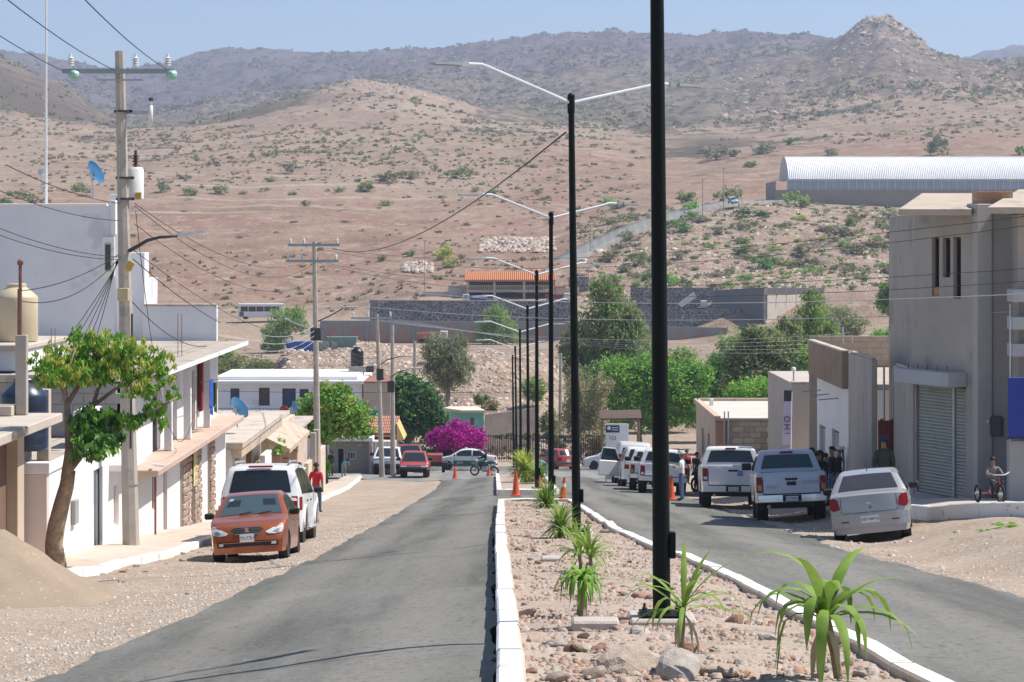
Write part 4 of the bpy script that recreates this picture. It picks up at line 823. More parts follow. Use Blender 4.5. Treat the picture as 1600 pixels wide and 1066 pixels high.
mb = MB(); a, b = L(281, 372, -.3), L(327, 363, -.3); mb.add([a + Vector((0, -.08, 0)), b + Vector((0, -.06, -.02)), b + Vector((0, .06, -.02)), a + Vector((0, .08, 0)), a + Vector((0, -.05, .09)), b + Vector((0, -.04, .02)), b + Vector((0, .04, .02)), a + Vector((0, .05, .09))], [(0, 3, 2, 1), (4, 5, 6, 7), (0, 1, 5, 4), (1, 2, 6, 5), (2, 3, 7, 6), (3, 0, 4, 7)]); mb.build('lamp_head', M_LAMPHEAD, T)
c = L(205, 416, -.2); mb = MB(); mb.bbox((-.07, -.06, -.1), (.07, .06, .1), .01, Matrix.Translation(c) @ Matrix.Rotation(.5, 4, 'Y')); mb.build('yellow_splice_box', M_YEL, T)
c = L(195, 460, -.22); mb = MB(); mb.bbox((c.x - .12, c.y - .07, c.z - .14), (c.x + .12, c.y + .07, c.z + .14), .012); mb.build('meter_box', M_TANBOX, T)
mb = MB(); mb.tube([L(208, 490, -.16), L(208, 520, -.17), L(206, 700, -.19)], .025, 6); mb.build('conduit', M_DARKM, T)
for py in (648, 757):
    c = L(189 + (py - 80) * .0225, py); mb = MB(); mb.tube([c + Vector((0, 0, -.012)), c + Vector((0, 0, .012))], .178, 8); mb.build('steel_strap', M_STEEL, T)
T2, o2, d2 = pole_at(497, 378, 114, 'concrete utility pole with two crossarms in front of the round tree', 491, (.17, .1))
def L2(px, py, dy=-.14): v = P(px, py, 114) - o2; v.y += dy; return v
for y_, x0, x1 in ((383, 450, 531), (408, 447, 529)):
    mb = MB(); a, b = L2(x0, y_), L2(x1, y_ + 2); mb.box((a.x, a.y - .05, a.z - .06), (b.x, a.y + .05, a.z + .06)); mb.build('crossarm', M_TEAL, T2)
    for px in (x0 + 4, x0 + 25, x1 - 4): insulator(T2, L2(px, y_ - 2), None, .25)
mb = MB(); mb.tube([L2(497, 502), L2(515, 494), L2(536, 482)], .03, 6); mb.build('lamp_arm', M_DARKM, T2, smooth=True)
mb = MB(); a = L2(534, 481); mb.bbox((a.x, a.y - .1, a.z - .02), (a.x + .75, a.y + .1, a.z + .07), .02); mb.build('lamp_head', M_LAMPHEAD, T2)
mb = MB(); mb.tube([L2(495, 515), L2(470, 508), L2(445, 497)], .04, 6); mb.build('lamp_arm', M_GALV, T2, smooth=True)
mb = MB(); a = L2(494, 522); mb.bbox((a.x - .25, a.y - .2, a.z - .3), (a.x + .25, a.y, a.z + .3), .03); mb.build('splice_box', M_DARKM, T2)
for px, pt, y0, Y, lab in ((597, 589, 491, 149, 'left concrete pole of a close pair beyond the stone walled house'), (614, 613, 508, 151, 'right concrete pole of a close pair beyond the stone walled house')):
    T3, o3, d3 = pole_at(px, y0, Y, lab, pt, (.17, .1))
    def L3(px, py, dy=-.14, Y=Y, o3=o3): v = P(px, py, Y) - o3; v.y += dy; return v
    if y0 == 491:
        mb = MB(); a, b = L3(548, 497), L3(613, 497); mb.box((a.x, a.y - .05, a.z - .05), (b.x, a.y + .05, a.z + .05)); mb.build('crossarm', M_STEEL, T3)
        for px_ in (552, 575, 610): insulator(T3, L3(px_, 495), None, .3)
    mb = MB(); k = 0 if y0 == 491 else 19; mb.tube([L3(px - 2, 570 + k), L3(px + 8, 562 + k), L3(px + 30, 557 + k)], .035, 6); mb.build('lamp_arm', M_DARKM, T3, smooth=True)
    mb = MB(); a = L3(px + 29, 557 + k); mb.bbox((a.x, a.y - .1, a.z - .03), (a.x + .7, a.y + .1, a.z + .06), .02); mb.build('lamp_head', M_LAMPHEAD, T3)
    mb = MB(); a = L3(px - 3, 585 + k); mb.bbox((a.x - .22, a.y - .1, a.z - .35), (a.x + .22, a.y + .12, a.z + .35), .04); mb.build('splice_box', M_DARKM, T3)
T4, o4, d4 = pole_at(875, 552, 197, 'pale concrete pole with a short crossarm among the trees', 876, (.17, .11))
mb = MB(); a = P(867, 559, 197) - o4; mb.box((a.x, -.2, a.z - .06), (a.x + .9, -.1, a.z + .06)); mb.build('crossarm', M_STEEL, T4)
pole_at(648, 533, 225, 'steel lattice like pole beside the sparse grey green tree', 648, (.2, .14))
for px, y0, py, lab, r in ((664, 376, 456, 'slim pale mast on the red slope above the dark stone wall', .12), (1098, 281, 345, 'slim roadside pole by the bright bush on the hill road', .14), (1131, 263, 335, 'tall slim roadside pole left of the light blue car', .14), (1154, 290, 325, 'slim roadside pole right of the light blue car', .11), (923, 340, 395, 'slim mast left of the lower hillside road', .11), (1310, 500, 560, 'white pole with blue insulators in the pepper tree', .12)):
    r_ = ray_ground(px, py); Y = r_[1]; h = (py - y0) * Y / F; T = thing('utility_pole', lab, 'utility pole', r_)
    mb = MB(); mb.tube([(0, 0, -.2), (0, 0, h)], [r, r * .7], 8); mb.build('shaft', M_CONC, T); mb = MB(); mb.box((-.5, -.06, h - .25), (.5, .06, h - .13)); mb.build('crossarm', M_STEEL, T)
# ------------------------------------------------------------------ wires
M_WIRE = mat('black_cable', (.018, .018, .018), .6, 0); M_WIREP = mat('aluminium_cable', (.42, .42, .42), .5, 0)
def wire(a, b, sag, label, r=.012, m=None, n=14, group=None):
    a = Vector(a); b = Vector(b); pts = [a.lerp(b, i / n) - Vector((0, 0, sag * 4 * (i / n) * (1 - i / n))) for i in range(n + 1)]
    mb = MB(); mb.tube([p - a for p in pts], r, 5); o = mb.build('overhead_cable', m or M_WIRE, None, a, smooth=True); return tag(o, label, 'cable', group)
for (pa, pb, lab) in (((99, 111, 53), (-180, -70, 27), 'high voltage wire leaving the left end of the tall pole crossarm'), ((178, 109, 53), (-50, -50, 27), 'high voltage wire leaving the middle of the tall pole crossarm'), ((259, 107, 53), (90, -45, 27), 'high voltage wire leaving the right end of the tall pole crossarm')):
    wire(P(*pa), P(*pb), .1, lab, .009)
for k, (y0, y1, sg, lab) in enumerate(((318, 402, .9, 'topmost cable of the bundle running from the tall pole to the two crossarm pole'), (322, 410, 1.1, 'second cable of the bundle running from the tall pole to the two crossarm pole'), (350, 436, 1.0, 'third cable of the bundle running from the tall pole to the two crossarm pole'), (392, 520, .7, 'thick low cable running from the tall pole to the two crossarm pole'))):
    wire(P(210, y0, 53), P(493, y1, 114), sg, lab, .009)
for k, (y0, x1, y1, Y1, sg, lab) in enumerate(((386, 1760, 318, 40, .75, 'highest street crossing wire tied to the grey two storey house'), (388, 1760, 331, 40, .95, 'second street crossing wire tied to the grey two storey house'), (409, 1760, 408, 42, .75, 'third street crossing wire tied to the grey two storey house'), (411, 1760, 428, 42, .9, 'fourth street crossing wire tied to the grey two storey house'), (436, 1700, 455, 44, .6, 'thick pale street crossing cable tied to the grey two storey house'), (470, 1590, 487, 57, .5, 'lowest pale street crossing wire'))):
    wire(P(497, y0, 114), P(x1, y1, Y1), sg, lab, .007 if k < 4 else .010, M_WIRE if k < 4 else M_WIREP)
wire(P(884, 207, 44), P(520, 388, 114), .9, 'black cable sloping from the second lamp post down to the two crossarm pole', .016)
for k in range(4): wire(P(495, 505 + 9 * k, 114), P(590, 560 + 8 * k, 149), .5, ['upper', 'second', 'third', 'lowest'][k] + ' short cable between the two crossarm pole and the close pair of poles', .014)
for k in range(4): wire(P(492, 508 + 8 * k, 114), P(380, 512 + 14 * k, 90), .45, ['upper', 'second', 'third', 'lowest'][k] + ' service cable from the two crossarm pole to the house roofs', .013, M_WIREP)
for k in range(5): wire(P(552 + 14 * k, 496, 149), P(1330, 520 + 7 * k, 150), .9, ['topmost', 'second', 'middle', 'fourth', 'lowest'][k] + ' pale wire in the set strung past the lamp posts toward the right hand trees', .009, M_WIREP)
for k, (xa, ya, xb, yb, Yb, sg) in enumerate(((190, 402, -40, 340, 44, .15), (190, 406, -40, 352, 44, .15), (186, 318, 10, 258, 40, .1), (186, 345, -20, 290, 40, .12))):
    wire(P(xa, ya, 53), P(xb, yb, Yb), sg, ['upper of two dark cables from the tall pole across the white wall', 'lower of two dark cables from the tall pole across the white wall', 'thin cable from the tall pole to the white mast', 'thin slanting cable from the tall pole above the white parapet'][k], .008)
for k in range(5): wire(P(186 - k, 408, 53), P(118 + 8 * k, 512 + 4 * k, 56), .05, 'dark service drop fanning down from the tall pole to the white house', .009, group='service drops from the tall pole')
wire(P(185, 405, 53), P(30, 470, 48), .35, 'sagging service cable from the tall pole to the pipe mast by the cream tank', .01); wire(P(185, 398, 53), P(30, 455, 48), .15, 'tighter service cable from the tall pole to the pipe mast by the cream tank', .009)
wire(P(205, 470, 53), P(330, 540, 74), .35, 'cable from the pole meter box sagging to the roof parapet', .011); wire(P(208, 405, 53), P(345, 505, 74), .1, 'straight cable from the tall pole to the roof parapet corner', .012)
wire(P(212, 330, 53), P(300, 660, 64), 2.2, 'loose looping cable hanging in front of the balcony', .008)
wire((-30, 178.5, -9), (30, 190, -9), .6, 'thin wire strung along the far side of the cross street', .02)
# long thin shadows on the left lane come from cables strung across the street
wire((-14, 22.4, 6.7), (9.5, 22.4, 6.7), .08, 'cable strung across the street above the camera', .012)
# ================================================================== buildings
def plaster(n, c, v=.07, sp=None): return mat(n, c, .9, v, .7, .2, 25, coords='geo', speck=sp)
M_WHITE = plaster('white_plaster', (.80, .78, .75), .04, (1.1, .66, (.62, .58, .54))); M_WHITE2 = plaster('bluish_white_plaster', (.74, .74, .76), .05, (.8, .64, (.62, .62, .64))); M_PINKW = plaster('pinkish_plaster', (.66, .56, .53), .06)
M_CREAM = plaster('cream_plaster', (.60, .50, .38), .07, (1.4, .63, (.48, .38, .29))); M_BEIGE = plaster('beige_plaster', (.52, .41, .31), .08, (1.2, .62, (.40, .31, .24))); M_GREYP = plaster('grey_cement_render', (.40, .36, .315), .1, (.9, .6, (.31, .28, .245)))
M_SLAB = plaster('concrete_slab', (.50, .43, .36), .1, (1.6, .6, (.38, .32, .27))); M_ROOFT = plaster('weathered_roof', (.42, .36, .295), .12, (1.3, .6, (.31, .265, .22))); M_ROOFW = plaster('white_roof_coat', (.78, .76, .73), .05)
M_BROWN = plaster('brown_render', (.17, .10, .07), .1); M_DKBROWN = plaster('reddish_brown_render', (.27, .13, .09), .1); M_BLOCK = plaster('grey_block', (.33, .31, .29), .12); M_TANBL = plaster('tan_block', (.46, .36, .27), .12, (4, .62, (.36, .28, .21))); M_BRICK = plaster('orange_brick', (.47, .235, .12), .15); M_MORTAR = plaster('mortar', (.40, .35, .30), .08)
M_DARKIN = mat('dark_interior', (.012, .012, .014), .9, 0); M_PANE = mat('window_glass', (.02, .025, .03), .08, 0, spec=.6); M_FRAME = mat('window_frame', (.5, .48, .45), .6, .05, 4)
M_TEALW = plaster('turquoise_paint', (.21, .50, .40), .06, (1.5, .66, (.35, .52, .42))); M_GREENW = plaster('green_paint', (.04, .33, .19), .08); M_STONE = mat('stone_cladding', (.40, .31, .24), .9, 0, 7, .9, 10, col2=(.22, .16, .12), detail=2, speck=(9, .55, (.48, .38, .30))); M_RUBW = mat('rough_stucco', (.31, .27, .225), .95, .2, 6, 1.0, 14)
M_REDC = mat('red_curtain', (.25, .02, .025), .9, .2, 8); M_BLUEC = mat('blue_cloth', (.02, .11, .50), .9, .2, 8); M_YELC = mat('yellow_cloth', (.60, .52, .22), .9, .15, 8)
M_TILE = mat('clay_tile', (.45, .20, .14), .9, .25, 3, .4, 20, col2=(.53, .27, .18)); M_TILEO = mat('orange_clay_tile', (.50, .20, .08), .85, .2, 3, .4, 20)
def wall(mb, p0, p1, z0, z1, th, ops=()):
    """wall slab from p0 to p1 (plan), thickness to the left of the direction; ops: openings (s0, s1, za, zb)"""
    a = Vector((*p0, 0)); b = Vector((*p1, 0)); Ln = (b - a).length; t = (b - a) / Ln; n = Vector((-t.y, t.x, 0))
    S = sorted({0, Ln} | {v for o in ops for v in o[:2]}); Z = sorted({z0, z1} | {v for o in ops for v in o[2:]})
    M = Matrix.Translation(a) @ Matrix(((t.x, n.x, 0, 0), (t.y, n.y, 0, 0), (0, 0, 1, 0), (0, 0, 0, 1)))
    for i in range(len(S) - 1):
        run = None
        for j in range(len(Z) - 1):
            cs = (S[i] + S[i + 1]) / 2; cz = (Z[j] + Z[j + 1]) / 2; hole = any(o[0] < cs < o[1] and o[2] < cz < o[3] for o in ops)
            if not hole: run = (run[0], Z[j + 1]) if run else (Z[j], Z[j + 1])
            if (hole or j == len(Z) - 2) and run: mb.box((S[i], 0, run[0]), (S[i + 1], th, run[1]), M); run = None
    return M
def fill(T, M, op, kind='window', m=None, fr=None, dep=.1, bars=0, name=None):
    """window or door in an opening: frame and pane set back"""
    s0, s1, za, zb = op; f = .05; mb = MB()
    mb.box((s0, dep - .03, za), (s0 + f, dep + .03, zb), M); mb.box((s1 - f, dep - .03, za), (s1, dep + .03, zb), M); mb.box((s0 + f, dep - .03, zb - f), (s1 - f, dep + .03, zb), M)
    if kind == 'window': mb.box((s0 + f, dep - .03, za), (s1 - f, dep + .03, za + f), M)
    for i in range(bars):
        x = s0 + (s1 - s0) * (i + 1) / (bars + 1); mb.box((x - .015, dep - .02, za + f), (x + .015, dep + .02, zb - f), M)
    nm = name or kind; o = mb.build(nm, fr or M_FRAME, T)
    mb = MB(); mb.box((s0 + f, dep + .005 + (.02 if bars else 0), za + (f if kind == 'window' else 0)), (s1 - f, dep + .03 + (.02 if bars else 0), zb - f), M); mb.build('pane' if kind == 'window' else 'door_leaf', m or M_PANE, o); return o
def part(T, name, m, lo, hi, b=.012):
    mb = MB(); mb.bbox(lo, hi, b); return mb.build(name, m, T)
def house(name, label, X, Y, z, cat='house'): return thing(name, label, cat, (X, Y, z))
def rel(T): return Vector(T.location)
# ---- left row. All parts are built in local coordinates of their house.
def left_house_a():
    T = house('brown_house', 'brown fronted house with flat concrete awning by the sand pile', -12, 38, G(-10, 40)); o = rel(T); l = lambda x, y, z: (x - o.x, y - o.y, z - o.z)
    mb = MB(); M = wall(mb, l(-9.62, 34, 0)[:2], l(-9.62, 46.3, 0)[:2], -.6, -1.9 - o.z, .2, [(9.3, 11.3, -.6, 1.6)]); mb.build('wall', M_BROWN, T); fill(T, M, (9.3, 11.3, -.6, 1.6), 'door', M_DKBROWN, M_BROWN)
    part(T, 'column', M_BEIGE, l(-9.64, 46.0, -5.6), l(-9.4, 46.6, -1.82)); part(T, 'awning', M_SLAB, l(-16, 34, -1.80), l(-8.92, 48.0, -1.62), .02)
    part(T, 'rear_wall', M_BROWN, l(-15, 34, -5.6), l(-14.8, 46.3, -1.82)); part(T, 'side_wall', M_BROWN, l(-14.8, 46.32, -5.6), l(-9.66, 46.5, -1.82))
    part(T, 'roof_post', M_CONC, l(-9.72, 47.3, -1.615), l(-9.5, 47.5, -.05)); part(T, 'roof_beam', M_SLAB, l(-16, 47.0, -1.615), l(-9.73, 47.6, -1.42))
    mb = MB(); mb.tube([l(-9.64, 47.4, -.05), l(-9.64, 47.4, 1.35)], .035, 8); mb.lathe([(.06, 0), (.06, .08), (.02, .12)], 8, l(-9.64, 47.4, 1.32)); mb.build('service_mast', mat('rusty_pipe', (.20, .10, .07), .8, .2, 8), T)
    for i in range(4):
        mb = MB(); x, y, z = l(-9.7 + .06 * (i % 2), 47.45 + .05 * (i // 2), -.05); mb.tube([(x, y, z), (x, y, z + .9)], .008, 5); mb.build('rebar', mat('rusty_rebar', (.22, .10, .06), .9, .2, 8), T)
left_house_a()
def left_house_b():
    T = house('white_terrace_house', 'single storey white and pink house behind the leaning street tree', -12, 47, G(-9.2, 50)); o = rel(T); l = lambda x, y, z: (x - o.x, y - o.y, z - o.z)
    zt = -2.72
    mb = MB(); ops = [(5.0, 6.15, -6.2 - o.z, -3.15 - o.z), (7.6, 8.35, -4.7 - o.z, -3.75 - o.z)]; M = wall(mb, l(-9.0, 47, 0)[:2], l(-9.0, 57, 0)[:2], -6.4 - o.z, zt - o.z, .2, ops); mb.build('wall', M_WHITE, T)
    fill(T, M, ops[0], 'door', mat('pale_blue_door', (.42, .48, .52), .5, .06, 2), mat('dark_door_frame', (.05, .06, .07), .5, 0)); fill(T, M, ops[1], 'window', M_PINKW, M_PINKW)
    part(T, 'side_wall', M_PINKW, l(-16, 46.8, -6.4), l(-9.0, 46.995, zt)); part(T, 'rear_wall', M_WHITE, l(-16, 57.0, -6.4), l(-9.2, 57.2, zt)); part(T, 'parapet', M_WHITE2, l(-9.75, 46.78, zt), l(-8.95, 47.05, -2.5)); part(T, 'parapet', M_WHITE, l(-9.25, 47.06, zt + .002), l(-8.96, 57, -2.62))
    part(T, 'terrace', M_ROOFT, l(-16, 47.0, zt - .15), l(-9.26, 56.98, zt + .004))
    part(T, 'column', M_SLAB, l(-9.75, 49.6, zt + .005), l(-9.5, 49.85, -1.25)); part(T, 'tank_stand', M_BLOCK, l(-11.0, 48.6, zt + .005), l(-9.85, 49.6, -2.45))
    # grey block wall at the back of the terrace, block by block
    for r in range(5):
        for k in range(9):
            x0 = -13.6 + .5 * k + (.25 if r % 2 else 0); mb = MB(); mb.bbox(l(x0 + .008, 55.6, -2.7 + .25 * r + .008), l(x0 + .492, 55.75, -2.7 + .25 * r + .242), .01); mb.build('block', M_BLOCK, T)
    part(T, 'mortar_core', M_MORTAR, l(-13.6, 55.62, -2.71), l(-9.1, 55.73, -1.46), .002); part(T, 'lintel', M_SLAB, l(-13.7, 55.55, -1.44), l(-9.05, 55.8, -1.27))
    part(T, 'wall_stub', M_WHITE, l(-9.55, 52.6, zt + .006), l(-9.2, 54.2, -1.9)); part(T, 'awning', M_WHITE, l(-9.2, 54.0, -3.35), l(-8.55, 56.6, -3.2)); part(T, 'meter_box', M_BLOCK, l(-8.995, 49.3, -4.0), l(-8.9, 49.7, -3.5))
    return T
left_house_b()
M_RED = mat('red_pipe', (.25, .08, .06), .7, .1, 5)
def left_house_c():
    zb, zr = -3.72, -1.46
    T = house('balcony_house', 'white two storey house with long concrete balcony and hanging blue cloth', -12, 57.2, G(-9.2, 62)); o = rel(T); l = lambda x, y, z: (x - o.x, y - o.y, z - o.z); Z = lambda z: z - o.z
    ops = [(3.2, 4.0, Z(-5.0), Z(-4.1)), (5.2, 5.9, Z(-7.5), Z(-4.0)), (10.6, 11.6, Z(-8.2), Z(-3.95))]
    mb = MB(); M = wall(mb, l(-9.0, 57.22, 0)[:2], l(-9.0, 76, 0)[:2], Z(-8.4), Z(zb - .11), .2, ops); mb.build('wall', M_WHITE, T); fill(T, M, ops[0], 'window', bars=2); fill(T, M, ops[1], 'door', M_DKBROWN); fill(T, M, ops[2], 'door', M_DARKIN, M_DKBROWN)
    part(T, 'balcony', mat('salmon_concrete', (.52, .38, .30), .9, .12, 1.5, .3, 20), l(-9.3, 57.6, zb - .1), l(-8.42, 76, zb + .06), .02)
    up = [(5.0, 6.4, Z(zb + .06), Z(-1.9)), (8.2, 9.4, Z(zb + .06), Z(-1.9)), (12.0, 13.4, Z(zb + .06), Z(-1.95)), (15.5, 16.8, Z(-3.0), Z(-2.0))]
    mb = MB(); M = wall(mb, l(-9.25, 57.22, 0)[:2], l(-9.25, 76, 0)[:2], Z(zb + .062), Z(zr - .002), .2, up); mb.build('upper_wall', M_WHITE, T)
    fill(T, M, up[0], 'door', M_DARKIN, M_WHITE2); fill(T, M, up[1], 'door', mat('pale_green_door', (.45, .5, .46), .6, .05, 3), M_WHITE2); fill(T, M, up[2], 'door', M_DARKIN, M_PINKW); fill(T, M, up[3], 'window', M_PANE)
    for y in (62.9, 66.6, 70.9): part(T, 'pilaster', M_WHITE2, l(-9.05, y, zb + .065), l(-8.85, y + .22, zr - .005))
    part(T, 'end_wall', M_WHITE2, l(-15.5, 57.22, -6.5), l(-9.26, 57.4, zr - .003)); part(T, 'far_wall', M_WHITE2, l(-15.5, 75.8, -8.5), l(-9.26, 76.02, zr - .003))
    part(T, 'roof', M_ROOFT, l(-15.8, 57.0, zr), l(-8.35, 76.4, zr + .12), .02); mb = MB(); mb.box(l(-8.352, 57.0, zr + .005), l(-8.33, 76.4, zr + .115)); mb.build('roof_fascia', M_WHITE, T)
    part(T, 'curtain', M_REDC, l(-9.2, 71.0, -3.2), l(-9.12, 71.6, -1.75))
    mb = MB(); pts = []
    for i in range(9):
        t = i / 8; y = 69.0 + .55 * t; pts.append([(-8.62 - o.x + .05 * math.sin(i * 1.9), y - o.y, Z(-2.15 - .75 * k / 6 - .35 * t * k / 6)) for k in range(7)])
    mb.grid(pts); mb.build('hung_cloth', M_BLUEC, T, smooth=True, recalc=False)
    mb = MB(); pts = []
    for i in range(7):
        t = i / 6; y = 70.0 + .35 * t; pts.append([(-8.62 - o.x + .05 * math.sin(i * 2.1 + 1), y - o.y, Z(-2.3 - .6 * k / 5 - .3 * t * k / 5)) for k in range(6)])
    mb.grid(pts); mb.build('hung_cloth', mat('olive_cloth', (.09, .12, .03), .9, .2, 8), T, smooth=True, recalc=False)
    mb = MB(); mb.tube([l(-8.62, 66.7, -2.1), l(-8.62, 71, -2.25)], .008, 5); mb.build('clothes_line', M_WIRE, T)
    mb = MB(); pts = [[(-8.9 - o.x + .04 * math.sin(i * 2), 67.6 + .12 * i - o.y, Z(-3.85 - .2 * k)) for k in range(7)] for i in range(7)]; mb.grid(pts); mb.build('hung_cloth', M_YELC, T, smooth=True, recalc=False)
    # stone faced bay
    for y0, y1 in ((65.6, 67.2), (67.9, 69.4), (71.5, 72.5)):
        n = 0; part(T, 'stone_backing', M_MORTAR, l(-8.995, y0, -8.4), l(-8.94, y1, zb - .13), .003)
        zz = -6.9
        while zz < zb - .3:
            y = y0
            while y < y1 - .05:
                w_ = min(random.uniform(.16, .34), y1 - y); h_ = random.uniform(.13, .2); mb = MB(); mb.bbox(l(-8.95, y + .012, zz + .01), l(-8.90 + random.uniform(0, .03), y + w_ - .012, zz + h_), .02); mb.build('stone', random.choice([M_STONE, M_ROCKS[0], M_ROCKS[3], M_ROCKS[1]]), T); y += w_
            zz += .2
    mb = MB(); mb.tube([l(-8.85, 60.0, -6.2), l(-8.85, 60.0, -3.9), l(-8.8, 59.2, -3.75)], .03, 6); mb.build('drain_pipe', M_RED, T); part(T, 'gas_meter_box', M_BLOCK, l(-8.9, 73.2, -7.2), l(-8.6, 73.8, -6.2))
    mb = MB(); mb.tube([l(-8.6, 58, -3.55), l(-8.45, 57.2, -3.5), l(-8.2, 57.0, -3.5)], .035, 6); mb.build('spout_pipe', M_WHITEP, T)
    for px, py in ((284, 500), (278, 498), (80, 522), (86, 522)):
        p = P(px, py, 66 if px > 100 else 60); mb = MB(); mb.tube([p - o - Vector((0, 0, 1.2)), p - o + Vector((0, 0, .15))], .01, 5); mb.build('rebar', MATS['rusty_rebar'], T)
left_house_c()
def big_white():
    T = house('white_block_building', 'tall blank white building with stepped parapet behind the utility pole', -15, 76.5, -8.5, 'building'); o = rel(T); l = lambda x, y, z: (x - o.x, y - o.y, z - o.z)
    mb = MB(); mb.prism([l(-24, 76.5, 0)[:2], l(PX(183, 77), 76.5, 0)[:2], l(-14.7, 90, 0)[:2], l(-24, 90, 0)[:2]], -8.5 - o.z, 2.92 - o.z); mb.build('main_block', M_WHITE2, T); part(T, 'stair_tower', M_WHITE2, l(PX(172, 77), 76.9, -8.4), l(PX(187, 77), 77.4, 3.3)); part(T, 'step_wall', M_WHITE2, l(PX(183, 77) + .002, 77, -8.4), l(PX(226, 77), 77.9, 1.45)); part(T, 'step_wall', M_WHITE2, l(PX(183, 77) + .002, 77.902, -8.4), l(PX(226, 77), 79.8, .62)); part(T, 'low_wing', M_WHITE2, l(PX(226, 77) + .002, 76.6, -8.4), l(PX(341, 77), 76.9, -.24))
    # window niche
    part(T, 'window_surround', M_WHITE, l(PX(165, 77), 76.38, .7), l(PX(184, 77), 76.498, 1.95)); mb = MB(); mb.box(l(PX(169, 77), 76.34, .85), l(PX(179, 77), 76.376, 1.75)); w_ = mb.build('window', M_FRAME, T); mb = MB(); mb.box(l(PX(170, 77), 76.32, .9), l(PX(178, 77), 76.338, 1.7)); mb.build('pane', M_PANE, w_)
    part(T, 'ledge', M_WHITE, l(PX(180, 77), 76.2, 2.02), l(PX(187, 77), 76.497, 3.1)); part(T, 'parapet_cap', M_WHITE, l(-24, 76.45, 2.922), l(PX(172, 77) - .01, 76.7, 3.0)); part(T, 'coping', M_SLAB, l(PX(228, 77), 76.55, -.238), l(PX(341, 77), 76.95, -.18))
big_white()
def left_house_d():
    T = house('beige_house', 'beige single storey house with a concrete canopy and blue satellite dish on top', -12, 76.5, G(-9.3, 80)); o = rel(T); l = lambda x, y, z: (x - o.x, y - o.y, z - o.z); Z = lambda z: z - o.z
    ops = [(4.6, 6.0, Z(-9), Z(-5.4)), (8.0, 10.4, Z(-6.7), Z(-5.3))]
    mb = MB(); M = wall(mb, l(-9.35, 77, 0)[:2], l(-9.35, 90, 0)[:2], Z(-9.5), Z(-4.75), .2, ops); mb.build('wall', M_CREAM, T); fill(T, M, ops[0], 'door', mat('brown_door', (.22, .15, .09), .6, .1, 4), M_BEIGE); fill(T, M, ops[1], 'window', M_PANE, mat('wood_frame', (.30, .20, .11), .7, .15, 6), bars=3)
    part(T, 'end_wall', M_BEIGE, l(-16, 76.6, -9), l(-9.35, 76.998, -4.9)); part(T, 'porch_column', M_WHITE, l(-9.1, 76.7, -8), l(-8.9, 76.95, -4.78)); part(T, 'roof', M_SLAB, l(-16, 76.4, -4.75), l(-8.5, 90, -4.55), .02); part(T, 'canopy_beam', M_BEIGE, l(-8.8, 76.5, -5.05), l(-8.55, 90, -4.752))
    part(T, 'far_wall', M_BEIGE, l(-16, 89.8, -9.5), l(-9.56, 90.0, -4.76)); part(T, 'planter_wall', M_WHITE, l(-9.1, 87.2, -9), l(-8.9, 89.5, -5.9))
    mb = MB(); c = P(450, 700, 83) - o
    crown('planter_foliage', T, [tuple(P(438, 700, 86) - o)], [(.25, .25, .3)], 300, .1, LM['bright'])
left_house_d()
def left_house_e():
    T = house('pink_column_house', 'cream house with pinkish block columns and sloping porch roof', -12, 91, G(-9.5, 95)); o = rel(T); l = lambda x, y, z: (x - o.x, y - o.y, z - o.z); Z = lambda z: z - o.z
    ops = [(3, 4.1, Z(-10), Z(-6.8)), (7.5, 9.2, Z(-8), Z(-6.6)), (13, 14, Z(-11), Z(-7.4))]
    mb = MB(); M = wall(mb, l(-9.7, 90.4, 0)[:2], l(-9.7, 108, 0)[:2], Z(-11), Z(-5.9), .2, ops); mb.build('wall', M_CREAM, T)
    for op in ops: fill(T, M, op, 'door' if op[2] < Z(-9) else 'window', M_PANE if op[2] > Z(-9) else M_DKBROWN, M_FRAME)
    m = mat('pink_block', (.50, .35, .26), .9, .12, 4)
    for y in (91.5, 95.0, 98.6):
        for k in range(7): mb = MB(); mb.bbox(l(-9.1, y, -9.2 + .42 * k), l(-8.75, y + .45, -8.81 + .42 * k), .02); mb.build('column_block', m, T)
    mb = MB(); a = l(-8.3, 90.4, -6.05); b = l(-8.3, 99.2, -6.05)
    mb.add([l(-9.9, 90.4, -5.35), l(-9.9, 99.2, -5.35), l(-8.3, 99.2, -6.1), l(-8.3, 90.4, -6.1), l(-9.9, 90.4, -5.2), l(-9.9, 99.2, -5.2), l(-8.3, 99.2, -5.95), l(-8.3, 90.4, -5.95)], [(0, 1, 2, 3), (4, 7, 6, 5), (0, 3, 7, 4), (1, 5, 6, 2), (3, 2, 6, 7), (0, 4, 5, 1)]); mb.build('porch_roof', M_BEIGE, T)
    part(T, 'roof', M_SLAB, l(-16, 90.2, -5.9), l(-9.92, 108, -5.72), .02); part(T, 'end_wall', M_BEIGE, l(-16, 90.22, -11), l(-9.72, 90.42, -5.91)); part(T, 'parapet', M_WHITE, l(-9.1, 101, -11), l(-8.95, 105, -8.0)); part(T, 'garden_wall', M_CREAM, l(-9.3, 108.1, -12), l(-9.1, 118, -8.1))
    for y in (102.2, 104.0): crown('climbing_plant', T, [l(-9.0, y, -8.2), l(-9.0, y, -9.0)], [(.1, .25, .5)] * 2, 260, .12, LM['olive'])
    for y in (110.2, 112.0): part(T, 'gate_post', M_SLAB, l(-9.2, y, -12), l(-8.95, y + .3, -6.9))
    part(T, 'rear_wing', M_BEIGE, l(-17, 110, -12), l(-10.5, 124, -7.3)); part(T, 'wing_roof', M_SLAB, l(-17, 109.7, -7.298), l(-10.2, 124.2, -7.12))
left_house_e()
